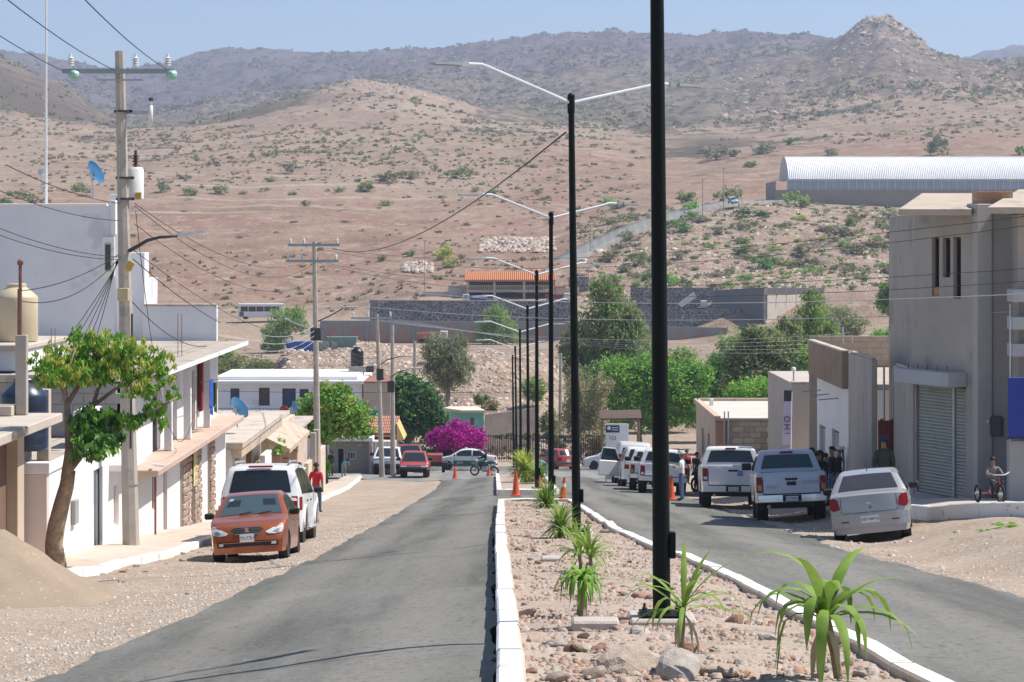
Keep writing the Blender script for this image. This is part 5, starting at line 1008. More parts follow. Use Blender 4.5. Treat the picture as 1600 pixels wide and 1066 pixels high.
for k, (px, py) in enumerate(((402, 676), (428, 684))):
    p = P(px + 6, py, 96); mb = MB(); M = Matrix.Translation((0, 0, 0)) @ Matrix.Rotation(.45, 4, 'Y') @ Matrix.Rotation(.35, 4, 'X'); mb.bbox((-.33, -.7, -.02), (.33, .7, .02), .006, M); T = thing('solar_panel', ['solar panel on the porch roof edge nearer the blue dish', 'solar panel on the porch roof edge nearer the gate posts'][k], 'solar panel', p)
    mb.build('panel', mat('solar_cells', (.11, .13, .27), .25, .1, 6, coords='obj'), T); mb = MB(); mb.bbox((-.35, -.72, -.045), (.35, .72, -.022), .005, M); mb.build('panel_frame', M_STEEL, T); mb = MB(); mb.tube([(0, 0, -.05), (-.1, .1, -.9)], .03, 6); mb.build('panel_post', M_STEEL, T)
def white_house_far():
    Y = 188; T = house('long_white_house', 'long white two storey house with dark window openings and white roof', PX(470, Y), Y, G(PX(470, Y), Y)); o = rel(T); l = lambda px, dy, z: (PX(px, Y) - o.x, dy, z - o.z); zt = PZ(600, Y)
    a, b = PX(336, Y), PX(566, Y); f = lambda px, py: (PX(px, Y) - a, PZ(py, Y) - o.z)
    ops = []
    for x0, x1, y0, y1 in ((404.5, 421.5, 606, 634), (441, 462, 607, 638), (468, 482, 608, 638), (360, 374, 607, 632)): ops.append((f(x0, 0)[0], f(x1, 0)[0], f(0, y1)[1], f(0, y0)[1]))
    mb = MB(); M = wall(mb, (a - o.x, 0), (b - o.x, 0), -.5, zt - o.z, .25, ops); mb.build('wall', M_WHITE2, T)
    for i, op in enumerate(ops): fill(T, M, op, 'window', M_PANE if i == 0 else mat('dark_blue_shutter', (.03, .05, .10), .5, .1, 4), mat('dark_frame', (.03, .035, .05), .6, 0))
    part(T, 'roof', M_ROOFW, (a - o.x - .3, -.5, zt - o.z + .002), (b - o.x + .1, 12, zt - o.z + .25)); part(T, 'roof_deck', M_ROOFW, (a - o.x, .6, zt - o.z + .252), (b - o.x - .4, 11.5, zt - o.z + .55))
    part(T, 'end_wall', M_WHITE2, (b - o.x - .26, .252, -.5), (b - o.x, 11.8, zt - o.z)); part(T, 'brick_annexe', M_BEIGE, (b - o.x + .1, -.3, -.5), (b - o.x + 2.2, 8, PZ(598, Y) - o.z)); part(T, 'annexe_coping', M_DKBROWN, (b - o.x + .05, -.35, PZ(598, Y) - o.z + .003), (b - o.x + 2.25, 8, PZ(596, Y) - o.z))
    mb = MB(); zr = PZ(637, Y) - o.z
    for z in (zr, zr - 1.0): mb.tube([(a - o.x, -.9, z), (PX(485, Y) - o.x, -.9, z)], .03, 5)
    mb.build('railing', mat('blue_grey_iron', (.12, .15, .22), .6, .1, 4), T)
    for i in range(26): mb = MB(); x = a - o.x + (PX(485, Y) - a) * i / 25; mb.tube([(x, -.9, zr - 1), (x, -.9, zr)], .02, 4); mb.build('baluster', MATS['blue_grey_iron'], T)
    part(T, 'balcony', M_ROOFW, (a - o.x, -1.0, zr - 1.25), (PX(488, Y) - o.x, -.002, zr - 1.02))
white_house_far()
part_tank = None
def tank_thing(label, px, py_base, Y, w, h, m, ribs=5, z=None):
    p = P(px, py_base, Y); r = w * Y / F / 2; H = h * Y / F; T = thing('water_tank', label, 'water tank', p if z is None else (p.x, p.y, z)); prof = [(r * .97, 0), (r, .03)]
    for i in range(ribs): a = H * (.08 + .62 * i / ribs); prof += [(r, a), (r * .985, a + .02), (r, a + .04)]
    prof += [(r, H * .74), (r * .97, H * .78), (r * .5, H * .93), (r * .45, H * .935)]
    mb = MB(); mb.lathe(prof, 24); mb.build('body', m, T, smooth=40); mb = MB(); mb.lathe([(r * .46, H * .935), (r * .46, H * .985), (r * .42, H), (.02, H)], 20); mb.build('lid', m, T, smooth=40); return T
tank_thing('cream plastic water tank raised above the terrace of the white house', 26, 533, 59, 66, 90, mat('cream_plastic', (.56, .47, .31), .5, .06, 3, coords='obj'), 0)
tank_thing('dark blue plastic water tank on the terrace beside the concrete column', 38, 706, 49.1, 74, 112, mat('navy_plastic', (.018, .028, .06), .35, .1, 3, coords='obj'), 4, z=-2.45)
tank_thing('black plastic water tank on a rooftop block tower', 558, 572, 196, 20, 30, mat('black_plastic', (.012, .012, .014), .4, .1, 3, coords='obj'), 4)
T = thing('tank_tower', 'grey block tower carrying the black water tank on the white roof', 'tower', (PX(560, 196), 196, PZ(600, 188) + .5)); h = PZ(572, 196) - PZ(600, 188) - .5
mb = MB(); mb.bbox((-.75, -.7, 0), (.65, .7, h), .02); mb.build('shaft', M_BLOCK, T); mb = MB(); mb.bbox((.66, -.6, 0), (1.25, .6, h), .02); mb.build('door', M_DARKM, T)
T = thing('tank_platform', 'raised concrete slab room under the cream water tank', 'roof room', (-12, 57.5, -1.3)); mb = MB(); mb.bbox((-3, 0, .0), (PX(62, 59) + 12, 5, PZ(534, 59) + 1.3 - .12), .02); mb.build('wall', M_WHITE2, T); mb = MB(); mb.bbox((-3.2, -.3, PZ(534, 59) + 1.3 - .118), (PX(66, 59) + 12, 5.2, PZ(534, 59) + 1.3), .02); mb.build('slab', M_SLAB, T)
# satellite dishes
def dish(label, px, py, Y, dia, m, az, el, post_py):
    c = P(px, py, Y); r = dia * Y / F / 2; T = thing('satellite_dish', label, 'satellite dish', (c.x, c.y, PZ(post_py, Y))); k = c - Vector(T.location)
    M = Matrix.Translation(k) @ Matrix.Rotation(az, 4, 'Z') @ Matrix.Rotation(-el, 4, 'X') ; prof = [(.01, 0)] + [(r * t, .32 * r * t * t) for t in (.2, .4, .6, .8, 1)] + [(r * 1.0, .32 * r + .012)]
    mb = MB(); mb.lathe(prof, 24, (0, 0, 0), M @ Matrix.Rotation(math.pi / 2, 4, 'X'), cap=False); mb.build('reflector', m, T, smooth=True)
    mb = MB(); mb.tube([tuple(M @ Vector((0, 0, -r * .95))), tuple(M @ Vector((0, -r * .9, -r * .5)))], .012, 5); mb.build('feed_arm', M_STEEL, T); mb = MB(); e = M @ Vector((0, -r * .95, -r * .45)); mb.bbox((e.x - .05, e.y - .05, e.z - .04), (e.x + .05, e.y + .05, e.z + .06), .01); mb.build('receiver', M_STEEL, T)
    mb = MB(); q = M @ Vector((0, .06, 0)); mb.bbox((q.x - .06, q.y - .03, q.z - .08), (q.x + .06, q.y + .06, q.z + .08), .01); mb.tube([tuple(q), (q.x + .03, q.y + .08, (q.z) * .5), (q.x + .05, q.y + .1, 0)], .025, 6); mb.build('mount', M_STEEL, T)
M_DB = mat('blue_dish', (.05, .25, .50), .5, .06, 3, coords='obj')
dish('blue satellite dish on the roof of the tall blank white building', 145, 272, 79, 40, M_DB, 2.2, .5, 323); dish('blue satellite dish on the beige house roof', 370, 640, 80, 38, M_DB, 2.3, .5, 668); dish('red satellite dish above the gate posts', 443, 643, 112, 17, mat('red_dish', (.33, .03, .04), .5, .06, 3, coords='obj'), 2.7, .3, 668); dish('small blue satellite dish beside the red dish', 458, 637, 116, 19, M_DB, 2.0, .3, 664); dish('small white satellite dish clipped beside the white mast', 64, 269, 78, 11, M_WHITEP, 2.8, .2, 300)
T = thing('radio_mast', 'tall slim white mast on the roof of the blank white building', 'mast', (PX(72, 78), 78, 2.92)); mb = MB(); mb.tube([(0, 0, 0), (0, 0, 7.5)], [.045, .03], 8); mb.build('tube', M_WHITEP, T); mb = MB(); mb.bbox((-.1, -.1, 0), (.1, .1, .05), .01); mb.build('foot', M_STEEL, T)
def tile_house():
    Y = 158; T = house('stone_cottage', 'small rough stucco house with flat white porch roof and clay tiles', PX(560, Y), Y, G(PX(550, Y), Y)); o = rel(T); X = lambda px: PX(px, Y) - o.x; Z = lambda py: PZ(py, Y) - o.z
    op = (X(524) - X(514), X(533) - X(514), 0.0, Z(706))
    mb = MB(); M = wall(mb, (X(514), 0), (X(579), 0), -.4, Z(689), .2, [(.55, 1.0, -.4, Z(700)), (1.2, 1.75, .9, Z(706))]); mb.build('wall', M_RUBW, T); fill(T, M, (.55, 1.0, -.4, Z(700)), 'door', M_DARKIN); fill(T, M, (1.2, 1.75, .9, Z(706)), 'window', M_PANE, M_WHITEP, bars=2)
    part(T, 'porch_roof', M_WHITE, (X(510), -.5, Z(689) + .002), (X(583), 3, Z(683))); part(T, 'corner_post', M_SLAB, (X(577), -.45, -.4), (X(582), -.2, Z(689))); part(T, 'side_wall', M_CREAM, (X(579) + .002, .01, -.4), (X(618), 4, Z(690)))
    mb = MB(); mb.add([(X(522), 1.5, Z(684)), (X(618), 1.5, Z(686)), (X(618), 5.5, Z(664)), (X(522), 5.5, Z(664)), (X(522), 1.5, Z(681)), (X(618), 1.5, Z(683)), (X(618), 5.5, Z(661)), (X(522), 5.5, Z(661))], [(0, 3, 2, 1), (4, 5, 6, 7), (0, 1, 5, 4), (1, 2, 6, 5), (2, 3, 7, 6), (3, 0, 4, 7)]); mb.build('roof', M_TILE, T)
    mb = MB()
    for i in range(34):
        x = X(523) + (X(617) - X(523)) * i / 33
        for r in range(6):
            t0, t1 = r / 6, (r + 1.15) / 6; y0, y1 = 1.45 + 4 * t0, 1.45 + 4 * t1; z0 = Z(681) + (Z(661) - Z(681)) * t0 + .05; z1 = Z(681) + (Z(661) - Z(681)) * t1 + .02
            mb.add([(x - .06, y0, z0), (x, y0, z0 + .06), (x + .06, y0, z0), (x - .05, y1, z1), (x, y1, z1 + .05), (x + .05, y1, z1)], [(0, 1, 4, 3), (1, 2, 5, 4)])
    q = mb.build('roof_tiles', M_TILE, T); q['kind'] = 'stuff'
    mb = MB(); mb.add([(X(618) + .01, 1.4, Z(692)), (X(630), 1.4, Z(690)), (X(618) + .01, 1.4, Z(664)), (X(618) + .01, 5.5, Z(692)), (X(630), 5.5, Z(690)), (X(618) + .01, 5.5, Z(664))], [(0, 1, 2), (3, 5, 4), (0, 3, 4, 1), (1, 4, 5, 2), (0, 2, 5, 3)]); mb.build('gable', mat('yellow_ochre', (.55, .42, .17), .9, .08, 2), T)
    mb = MB()
    for i in range(8): x = X(582) + (X(618) - X(582)) * i / 7; mb = MB(); mb.tube([(x, -.1, .2), (x, -.1, Z(693))], .025, 5); mb.build('gate_bar', M_WHITEP, T)
tile_house()
T = thing('green_wall', 'bright green painted wall between the round tree and the dark tree', 'wall', (PX(582, 172), 172, G(PX(582, 172), 172))); mb = MB(); mb.bbox((-.45, 0, 0), (.45, .2, PZ(640, 172) - T.location.z), .02); mb.build('wall', M_GREENW, T)
def teal_house():
    Y = 193; T = house('turquoise_house', 'small turquoise house with pale flat roof behind the bougainvillea', PX(727, Y), Y, G(PX(727, Y), Y)); o = rel(T); X = lambda px: PX(px, Y) - o.x; Z = lambda py: PZ(py, Y) - o.z
    mb = MB(); M = wall(mb, (X(722), 0), (X(756), 0), -.3, Z(645), .2, [(.65, .95, Z(664), Z(653))]); mb.build('wall', M_TEALW, T); fill(T, M, (.65, .95, Z(664), Z(653)), 'window', M_DKBROWN, M_DKBROWN)
    mb = MB(); M = wall(mb, (X(694), 2.6), (X(722) - .002, 0), -.3, Z(645), .2, [(.2, .7, Z(662), Z(650))]); mb.build('side_wall', M_TEALW, T); fill(T, M, (.2, .7, Z(662), Z(650)), 'window')
    mb = MB(); mb.prism([(X(692), 2.6), (X(722), -.25), (X(758), -.25), (X(744), 4.5), (X(700), 4.5)], Z(645) + .002, Z(641)); mb.build('roof', mat('pale_roof', (.66, .56, .46), .9, .08, 1), T)
teal_house()
Y = 201; T = thing('pale_wall', 'weathered pale masonry yard wall beside the turquoise house', 'wall', (PX(796, Y), Y, G(PX(796, Y), Y))); o = rel(T); mb = MB(); a, b = PX(757, Y) - o.x, PX(838, Y) - o.x
mb.add([(a, 0, -.3), (b, 0, -.3), (b, .25, -.3), (a, .25, -.3), (a, 0, PZ(648, Y) - o.z), (b, 0, PZ(637, Y) - o.z), (b, .25, PZ(637, Y) - o.z), (a, .25, PZ(648, Y) - o.z)], [(0, 3, 2, 1), (4, 5, 6, 7), (0, 1, 5, 4), (1, 2, 6, 5), (2, 3, 7, 6), (3, 0, 4, 7)]); mb.build('wall', mat('weathered_masonry', (.52, .44, .36), .95, .15, .8, .5, 8, speck=(2.2, .6, (.42, .34, .27))), T)
# barred fence
M_BAR = mat('rusty_black_iron', (.05, .035, .03), .8, .3, 6)
Y = 188; T = thing('barred_fence', 'dark iron barred fence along the far side of the cross street', 'fence', (PX(800, Y), Y, G(PX(800, Y), Y))); o = rel(T); zt = PZ(681, Y) - o.z
for i in range(62): mb = MB(); x = PX(753 + i * 3.45, Y) - o.x; mb.box((x - .025, -.025, -.1), (x + .025, .025, zt + .08)); mb.build('bar', M_BAR, T)
for z in (.25, zt - .05): mb = MB(); mb.box((PX(750, Y) - o.x, .027, z), (PX(968, Y) - o.x, .06, z + .06)); mb.build('rail', M_BAR, T)
T = thing('brush_hedge', 'dry brush piled behind the barred fence', 'hedge', (PX(800, 191), 191, G(PX(800, 191), 191))); crown('brush', T, [(x, 0, .5) for x in range(-2, 8)], [(.7, .5, .7)] * 10, 2600, .3, LM['brownscrub'], asp=5); crown('dark_brush', T, [(x, 0, 1.75) for x in range(-1, 5)], [(.5, .3, .3)] * 6, 900, .25, LM['dark'], asp=3)
T = thing('stall_roof', 'rusty brown lean to roof among the trees behind the white vans', 'shelter', (PX(970, 186), 186, G(PX(970, 186), 186))); o = rel(T); mb = MB(); Z = lambda py: PZ(py, 186) - o.z
mb.add([(-1.6, -.8, Z(655)), (1.6, -.8, Z(654)), (1.6, 2, Z(645)), (-1.6, 2, Z(646)), (-1.6, -.8, Z(653)), (1.6, -.8, Z(652)), (1.6, 2, Z(643)), (-1.6, 2, Z(644))], [(0, 3, 2, 1), (4, 5, 6, 7), (0, 1, 5, 4), (1, 2, 6, 5), (2, 3, 7, 6), (3, 0, 4, 7)]); mb.build('roof', mat('rusty_sheet', (.10, .06, .045), .8, .2, 3), T)
for x in (-1.4, 1.4):
    for y in (-.6, 1.8): mb = MB(); mb.tube([(x, y, 0), (x, y, Z(654) if y < 0 else Z(648))], .05, 6); mb.build('post', M_BARK, T)
# ================================================================== right hand row
def slats(T, M, s0, s1, z0, z1, h=.085, m=None, dep=.06, parent=None):
    """roller shutter, slat by slat"""
    n = int((z1 - z0) / h)
    mb = MB(); mb.add([(s0, 0, 0), (s1, 0, 0), (s0, -.022, h * .35), (s1, -.022, h * .35), (s0, -.016, h * .7), (s1, -.016, h * .7), (s0, .0, h * .97), (s1, .0, h * .97), (s0, .03, 0), (s1, .03, 0), (s0, .03, h * .97), (s1, .03, h * .97)], [(0, 1, 3, 2), (2, 3, 5, 4), (4, 5, 7, 6), (8, 10, 11, 9), (0, 8, 9, 1), (6, 7, 11, 10)], M)
    me = mb.mesh('slat', m)
    for i in range(n): link('slat', me, parent or T, (M.to_3x3() @ Vector((0, dep, z0 + i * h))))
M_SHUT = mat('shutter_steel', (.33, .34, .30), .55, .08, 2, metal=.2)
def grey_house():
    A = Vector((10.15, 60.9)); B = Vector((11.2, 58.3)); z0 = -6.0
    T = house('grey_cement_house', 'unpainted grey cement two storey house with slit windows and roller shutter', 12.5, 60, G(10.5, 60)); o = rel(T); q = lambda v: (v[0] - o.x, v[1] - o.y); Z = lambda z: z - o.z
    Ln = (B - A).length; fx = lambda px: None
    # position along the facade seen at photo column px
    def s_at(px):
        k = (px - 800) / F; d = B - A; t = (k * A.y - A.x) / (d.x - k * d.y); return t * Ln, A.y + d.y * t
    ops = []
    for x0, x1, y0, y1 in ((1456, 1467.5, 371, 462), (1473, 1485, 371.5, 433.5), (1489.5, 1501.5, 370.5, 466.5)):
        a, Ya = s_at(x0); b, Yb = s_at(x1); ops.append((a, b, Z(PZ(y1, Ya)), Z(PZ(y0, Ya))))
    sa, Ya = s_at(1431.5); sb, Yb = s_at(1509); ops.append((max(.02, sa), sb, Z(PZ(768, Ya)), Z(PZ(596, Ya))))
    ztop = PZ(329, 59.5)
    mb = MB(); M = wall(mb, q(A), q(B), Z(z0), Z(ztop), .25, ops); mb.build('facade', M_GREYP, T)
    for i, op in enumerate(ops[:3]):
        w_ = fill(T, M, op, 'window', M_PANE, mat('dark_bronze', (.05, .04, .035), .5, 0), dep=.13)
    a, b, za, zb = ops[0]; mb = MB(); mb.bbox((a + .052, .02, za), (b - .052, .12, za + .22), .01, M); mb.build('sill_brick', M_BRICK, T)
    op = ops[3]; mb = MB(); mb.box((op[0], .1, op[2]), (op[1], .12, op[3]), M); sh = mb.build('roller_shutter', M_DARKIN, T)
    w1 = op[0] + (op[1] - op[0]) * .74
    slats(T, M, op[0] + .04, w1 - .03, op[2], op[3], .082, M_SHUT, .07, sh); slats(T, M, w1 + .07, op[1] - .02, op[2], op[3], .082, M_SHUT, .07, sh)
    mb = MB(); mb.box((w1 - .02, .01, op[2]), (w1 + .06, .099, op[3]), M); mb.build('shutter_guide', M_STEEL, T)
    # canopy box above the shutter
    mb = MB(); mb.bbox((op[0] - .18, -.55, op[3] - .02), (op[1] + .06, -.002, op[3] + .34), .02, M); mb.build('canopy', plaster('canopy_cement', (.45, .45, .45), .08), T)
    for k in range(5): mb = MB(); x = op[0] + .1 + k * .45; mb.box((x, -.3, op[3] + .341), (x + .012, -.28, op[3] + .48), M); mb.build('rebar', MATS['rusty_rebar'], T)
    # pilaster and recessed flank wall
    mb = MB(); mb.bbox((Ln + .002, -.12, Z(z0)), (Ln + .22, .3, Z(PZ(345, 58.3)) + .4), .015, M); mb.build('pilaster', plaster('pale_cement', (.42, .41, .39), .08), T)
    C = Vector((PX(1585, 58.0), 58.0)); B2 = Vector((11.28, 58.42))
    mb = MB(); M2 = wall(mb, q(B2), q(C), Z(z0), Z(PZ(322, 58)), .2); mb.build('flank_wall', mat('dark_cement', (.27, .25, .235), .95, .1, .8, .3, 20), T)
    # damp conduit stain with its meter, standing proud of the wall
    s2 = (C - B2).length * .30; mb = MB(); mb.bbox((s2 - .035, -.03, Z(PZ(790, 58))), (s2 + .045, -.004, Z(PZ(447, 58))), .008, M2); mb.build('conduit', mat('black_tar', (.03, .03, .03), .9, .2, 8), T)
    mb = MB(); mb.bbox((s2 - .09, -.1, Z(PZ(683, 58))), (s2 + .34, -.004, Z(PZ(651, 58))), .03, M2); mt = mb.build('meter_box', mat('dark_patch', (.075, .08, .075), .9, .15, 6), T)
    mb = MB(); mb.lathe([(.07, 0), (.07, .05), (.05, .07)], 14, (0, 0, 0), M2 @ Matrix.Translation((s2 - .01, -.1, Z(PZ(659, 58)))) @ Matrix.Rotation(math.pi / 2, 4, 'X')); mb.build('meter_dial', M_STEEL, mt)
    # sloping roof slabs with tan tops
    mr = plaster('tan_roof', (.46, .38, .30), .1, (2, .6, (.36, .29, .22)))
    def roof(x0, x1, xr0, xr1, Ye, Yr, y_e, y_r, nm='roof'):
        ze, zr = PZ(y_e, Ye), PZ(y_r, Yr); mb = MB(); pts = []
        for (x, Y, z) in ((PX(x0, Ye), Ye, ze), (PX(x1, Ye), Ye, ze), (PX(xr1, Yr), Yr, zr), (PX(xr0, Yr), Yr, zr)): pts.append((x - o.x, Y - o.y, z - o.z))
        mb.add([(a, b, c - .15) for a, b, c in pts] + pts, [(0, 3, 2, 1), (4, 5, 6, 7), (0, 1, 5, 4), (1, 2, 6, 5), (2, 3, 7, 6), (3, 0, 4, 7)]); mb.build(nm, mr, T)
    roof(1404, 1518, 1441, 1521, 58.0, 63.5, 327, 302); roof(1543, 1680, 1592, 1690, 56.2, 62.0, 324, 296)
    # brick upstand between the two roofs, brick by brick
    for r in range(4):
        for k in range(4):
            x0 = PX(1520, 59) + .22 * k + (.1 if r % 2 else 0) - o.x; mb = MB(); mb.bbox((x0 + .006, 59.0 - o.y, Z(PZ(318, 59)) + .075 * r + .005), (x0 + .208, 59.12 - o.y, Z(PZ(318, 59)) + .075 * r + .069), .006); mb.build('brick', M_BRICK, T)
    mb = MB(); mb.box((PX(1520, 59) - o.x, 59.015 - o.y, Z(PZ(318, 59))), (PX(1520, 59) + .98 - o.x, 59.1 - o.y, Z(PZ(318, 59)) + .3)); mb.build('mortar_core', M_MORTAR, T)
    mb = MB(); mb.prism([(PX(1518, 58.4) - o.x, 58.3 - o.y), (PX(1545, 58.4) - o.x, 58.3 - o.y), (PX(1545, 58.4) - o.x, 59 - o.y), (PX(1518, 58.4) - o.x, 59 - o.y)], Z(PZ(350, 58.4)), Z(PZ(318, 58.4))); mb.build('gutter_block', MATS['pale_cement'], T)
    # body so that nothing shows through from other sides
    part(T, 'body', M_GREYP, (10.6 - o.x, 61.2 - o.y, Z(z0)), (17 - o.x, 68 - o.y, Z(ztop) - .05))
    # neighbouring bay with balconies and the blue board
    part(T, 'front_bay', M_GREYP, (PX(1592, 57.2) - o.x, 57.3 - o.y, Z(z0)), (17 - o.x, 61 - o.y, Z(PZ(335, 57.2))))
    for y in (495, 537, 452): part(T, 'balcony', MATS['canopy_cement'], (PX(1580, 56.8) - o.x, 56.6 - o.y, Z(PZ(y + 20, 56.8))), (17 - o.x, 57.298 - o.y, Z(PZ(y, 56.8))))
    part(T, 'lower_wall', plaster('light_cement', (.40, .40, .40), .08), (PX(1574, 56.5) - o.x, 56.3 - o.y, Z(z0)), (17 - o.x, 56.59 - o.y, Z(PZ(688, 56.5))))
    part(T, 'step', M_WALK, (9.9 - o.x, 57.5 - o.y, Z(-6)), (11.9 - o.x, 60.6 - o.y, Z(PZ(783, 59))))
    mb = MB(); mb.tube([(PX(1578, 56.2) - o.x, 56.2 - o.y, Z(PZ(690, 56))), (PX(1578, 56.2) - o.x, 56.2 - o.y, Z(PZ(475, 56)))], .02, 6); mb.build('service_mast', M_STEEL, T)
grey_house()
T = thing('blue_board', 'large plain deep blue board on the front of the grey cement house', 'sign board', (PX(1590, 56.1), 56.1, PZ(684, 56.1))); mb = MB(); mb.bbox((-.22, 0, 0), (2.4, .05, PZ(590, 56.1) - PZ(684, 56.1)), .01); mb.build('board', mat('royal_blue', (.012, .035, .28), .5, .06, 2), T); mb = MB(); mb.bbox((-.24, -.01, -.03), (2.4, .06, 0), .005); mb.build('board_edge', M_DARKM, T)
# fin walls and gate
def fin(label, X, y0, y1, ztop, m, zb=-7.0):
    T = thing('concrete_fin_wall', label, 'wall', (X, y0, G(X, y0))); o = rel(T); mb = MB(); mb.bbox((0, 0, zb - o.z), (.16, y1 - y0, ztop - o.z), .015); mb.build('panel', m, T)
    mb = MB(); mb.bbox((.02, .15, ztop - o.z + .002), (.14, y1 - y0 - .2, ztop - o.z + .06), .02); mb.build('rough_top', M_SLAB, T); return T
M_FIN = mat('board_marked_concrete', (.42, .38, .33), .95, .12, 1.2, .5, 12, stretch=(1, 1, .25), speck=(2, .62, (.33, .29, .25)))
fin('bare concrete wall panel beside the roller shutter of the grey house', 10.1, 60.95, 64.0, PZ(577, 62), M_FIN); fin('tall bare concrete wall panel left of the red gate', 9.6, 64.6, 69.0, PZ(556, 67), M_FIN)
T = thing('red_gate', 'rusty red corrugated gate between the two concrete panels', 'gate', (9.8, 64.2, G(9.8, 64.2))); o = rel(T)
for i in range(9): mb = MB(); x = -.08 + .07 * i; mb.box((x, .02 * (i % 2), -.2), (x + .068, .03 + .02 * (i % 2), PZ(657, 64) - o.z + random.uniform(-.03, .03))); mb.build('sheet', mat('rusty_red_sheet', (.22, .05, .04), .7, .25, 4), T)
for x in (.1, .34): mb = MB(); mb.tube([(x, .15, 0), (x, .15, PZ(575, 64) - o.z)], .03, 6); mb.build('post', M_STEEL, T)
def white_shop():
    T = house('white_shop', 'white house with roller doors under a rough brown upper storey', 11.5, 73, G(10, 72)); o = rel(T); q = lambda x, y: (x - o.x, y - o.y); Z = lambda z: z - o.z
    ops = [(.6, 2.0, Z(-9), Z(-4.0)), (3.6, 5.2, Z(-9), Z(-3.9))]
    mb = MB(); M = wall(mb, q(9.78, 77.5), q(9.78, 69.6), Z(-9), Z(-2.5), .2, ops); mb.build('wall', M_WHITE, T)
    for op in ops: mb = MB(); mb.box((op[0], .12, op[2]), (op[1], .14, op[3]), M); sh = mb.build('roller_door', M_DARKIN, T); slats(T, M, op[0] + .03, op[1] - .03, Z(-6.6), op[3], .1, M_SHUT, .09, sh)
    part(T, 'upper_storey', mat('brown_rough_render', (.30, .215, .155), .95, .15, 1.5, .8, 12), (9.5 - o.x, 69.6 - o.y, Z(-2.45)), (9.9 - o.x, 77.5 - o.y, Z(-1.4))); part(T, 'roof', M_ROOFT, (9.91 - o.x, 69.4 - o.y, Z(-2.45)), (14 - o.x, 78.9 - o.y, Z(-2.3))); part(T, 'end_wall', M_WHITE2, (9.98 - o.x, 69.4 - o.y, Z(-8)), (14 - o.x, 69.6 - o.y, Z(-2.46)))
    part(T, 'coping', M_SLAB, (9.48 - o.x, 69.58 - o.y, Z(-1.398)), (9.7 - o.x, 77.5 - o.y, Z(-1.33)))
    for y in (76.5, 74.5, 72.5): mb = MB(); mb.tube([(9.78 - o.x, y - o.y, Z(-2.9)), (9.2 - o.x, y - o.y, Z(-2.95))], .02, 5); mb.build('spout', M_STEEL, T)
    for px, py in ((1317, 511), (1331, 527)): mb = MB(); p = P(px, py, 76) - o; mb.tube([(p.x, p.y, Z(-1.4)), tuple(p)], .035, 6); mb.build('vent_pipe', M_STEEL, T)
    return T
white_shop()
T = thing('block_wall', 'tan concrete block wall rising behind the brown upper storey', 'wall', (12, 79, -6)); o = rel(T)
for r in range(6):
    for k in range(13):
        x0 = 9.75 + .46 * k + (.23 if r % 2 else 0) - o.x; z = PZ(575, 79) + .2 * r - o.z - .15; mb = MB(); mb.bbox((x0 + .008, 0, z + .008), (x0 + .452, .15, z + .192), .008); mb.build('block', M_TANBL, T)
mb = MB(); mb.box((9.72 - o.x, .015, -2), (15.9 - o.x, .135, PZ(575, 79) + .2 * 6 - o.z - .16)); mb.build('mortar_core', M_MORTAR, T)
T = house('plaster_box_house', 'plain grey plastered box house behind the lilac banner', 10.6, 84, G(10.6, 84)); o = rel(T)
part(T, 'block', plaster('warm_grey_plaster', (.46, .41, .35), .08), (PX(1238, 84) - o.x, 84 - o.y, -1), (14 - o.x, 92 - o.y, PZ(599, 84) - o.z)); part(T, 'coping', M_SLAB, (PX(1237, 84) - o.x, 83.95 - o.y, PZ(599, 84) - o.z + .002), (14 - o.x, 84.3 - o.y, PZ(597, 84) - o.z + .01)); mb = MB(); p = P(1240, 580, 85) - o; mb.tube([(p.x, p.y, PZ(599, 84) - o.z), tuple(p)], .03, 6); mb.build('vent_pipe', M_STEEL, T); mb = MB(); mb.lathe([(.07, 0), (.09, .06), (.05, .14)], 10, tuple(p)); mb.build('lamp_bulb', M_WHITEP, T, smooth=True)
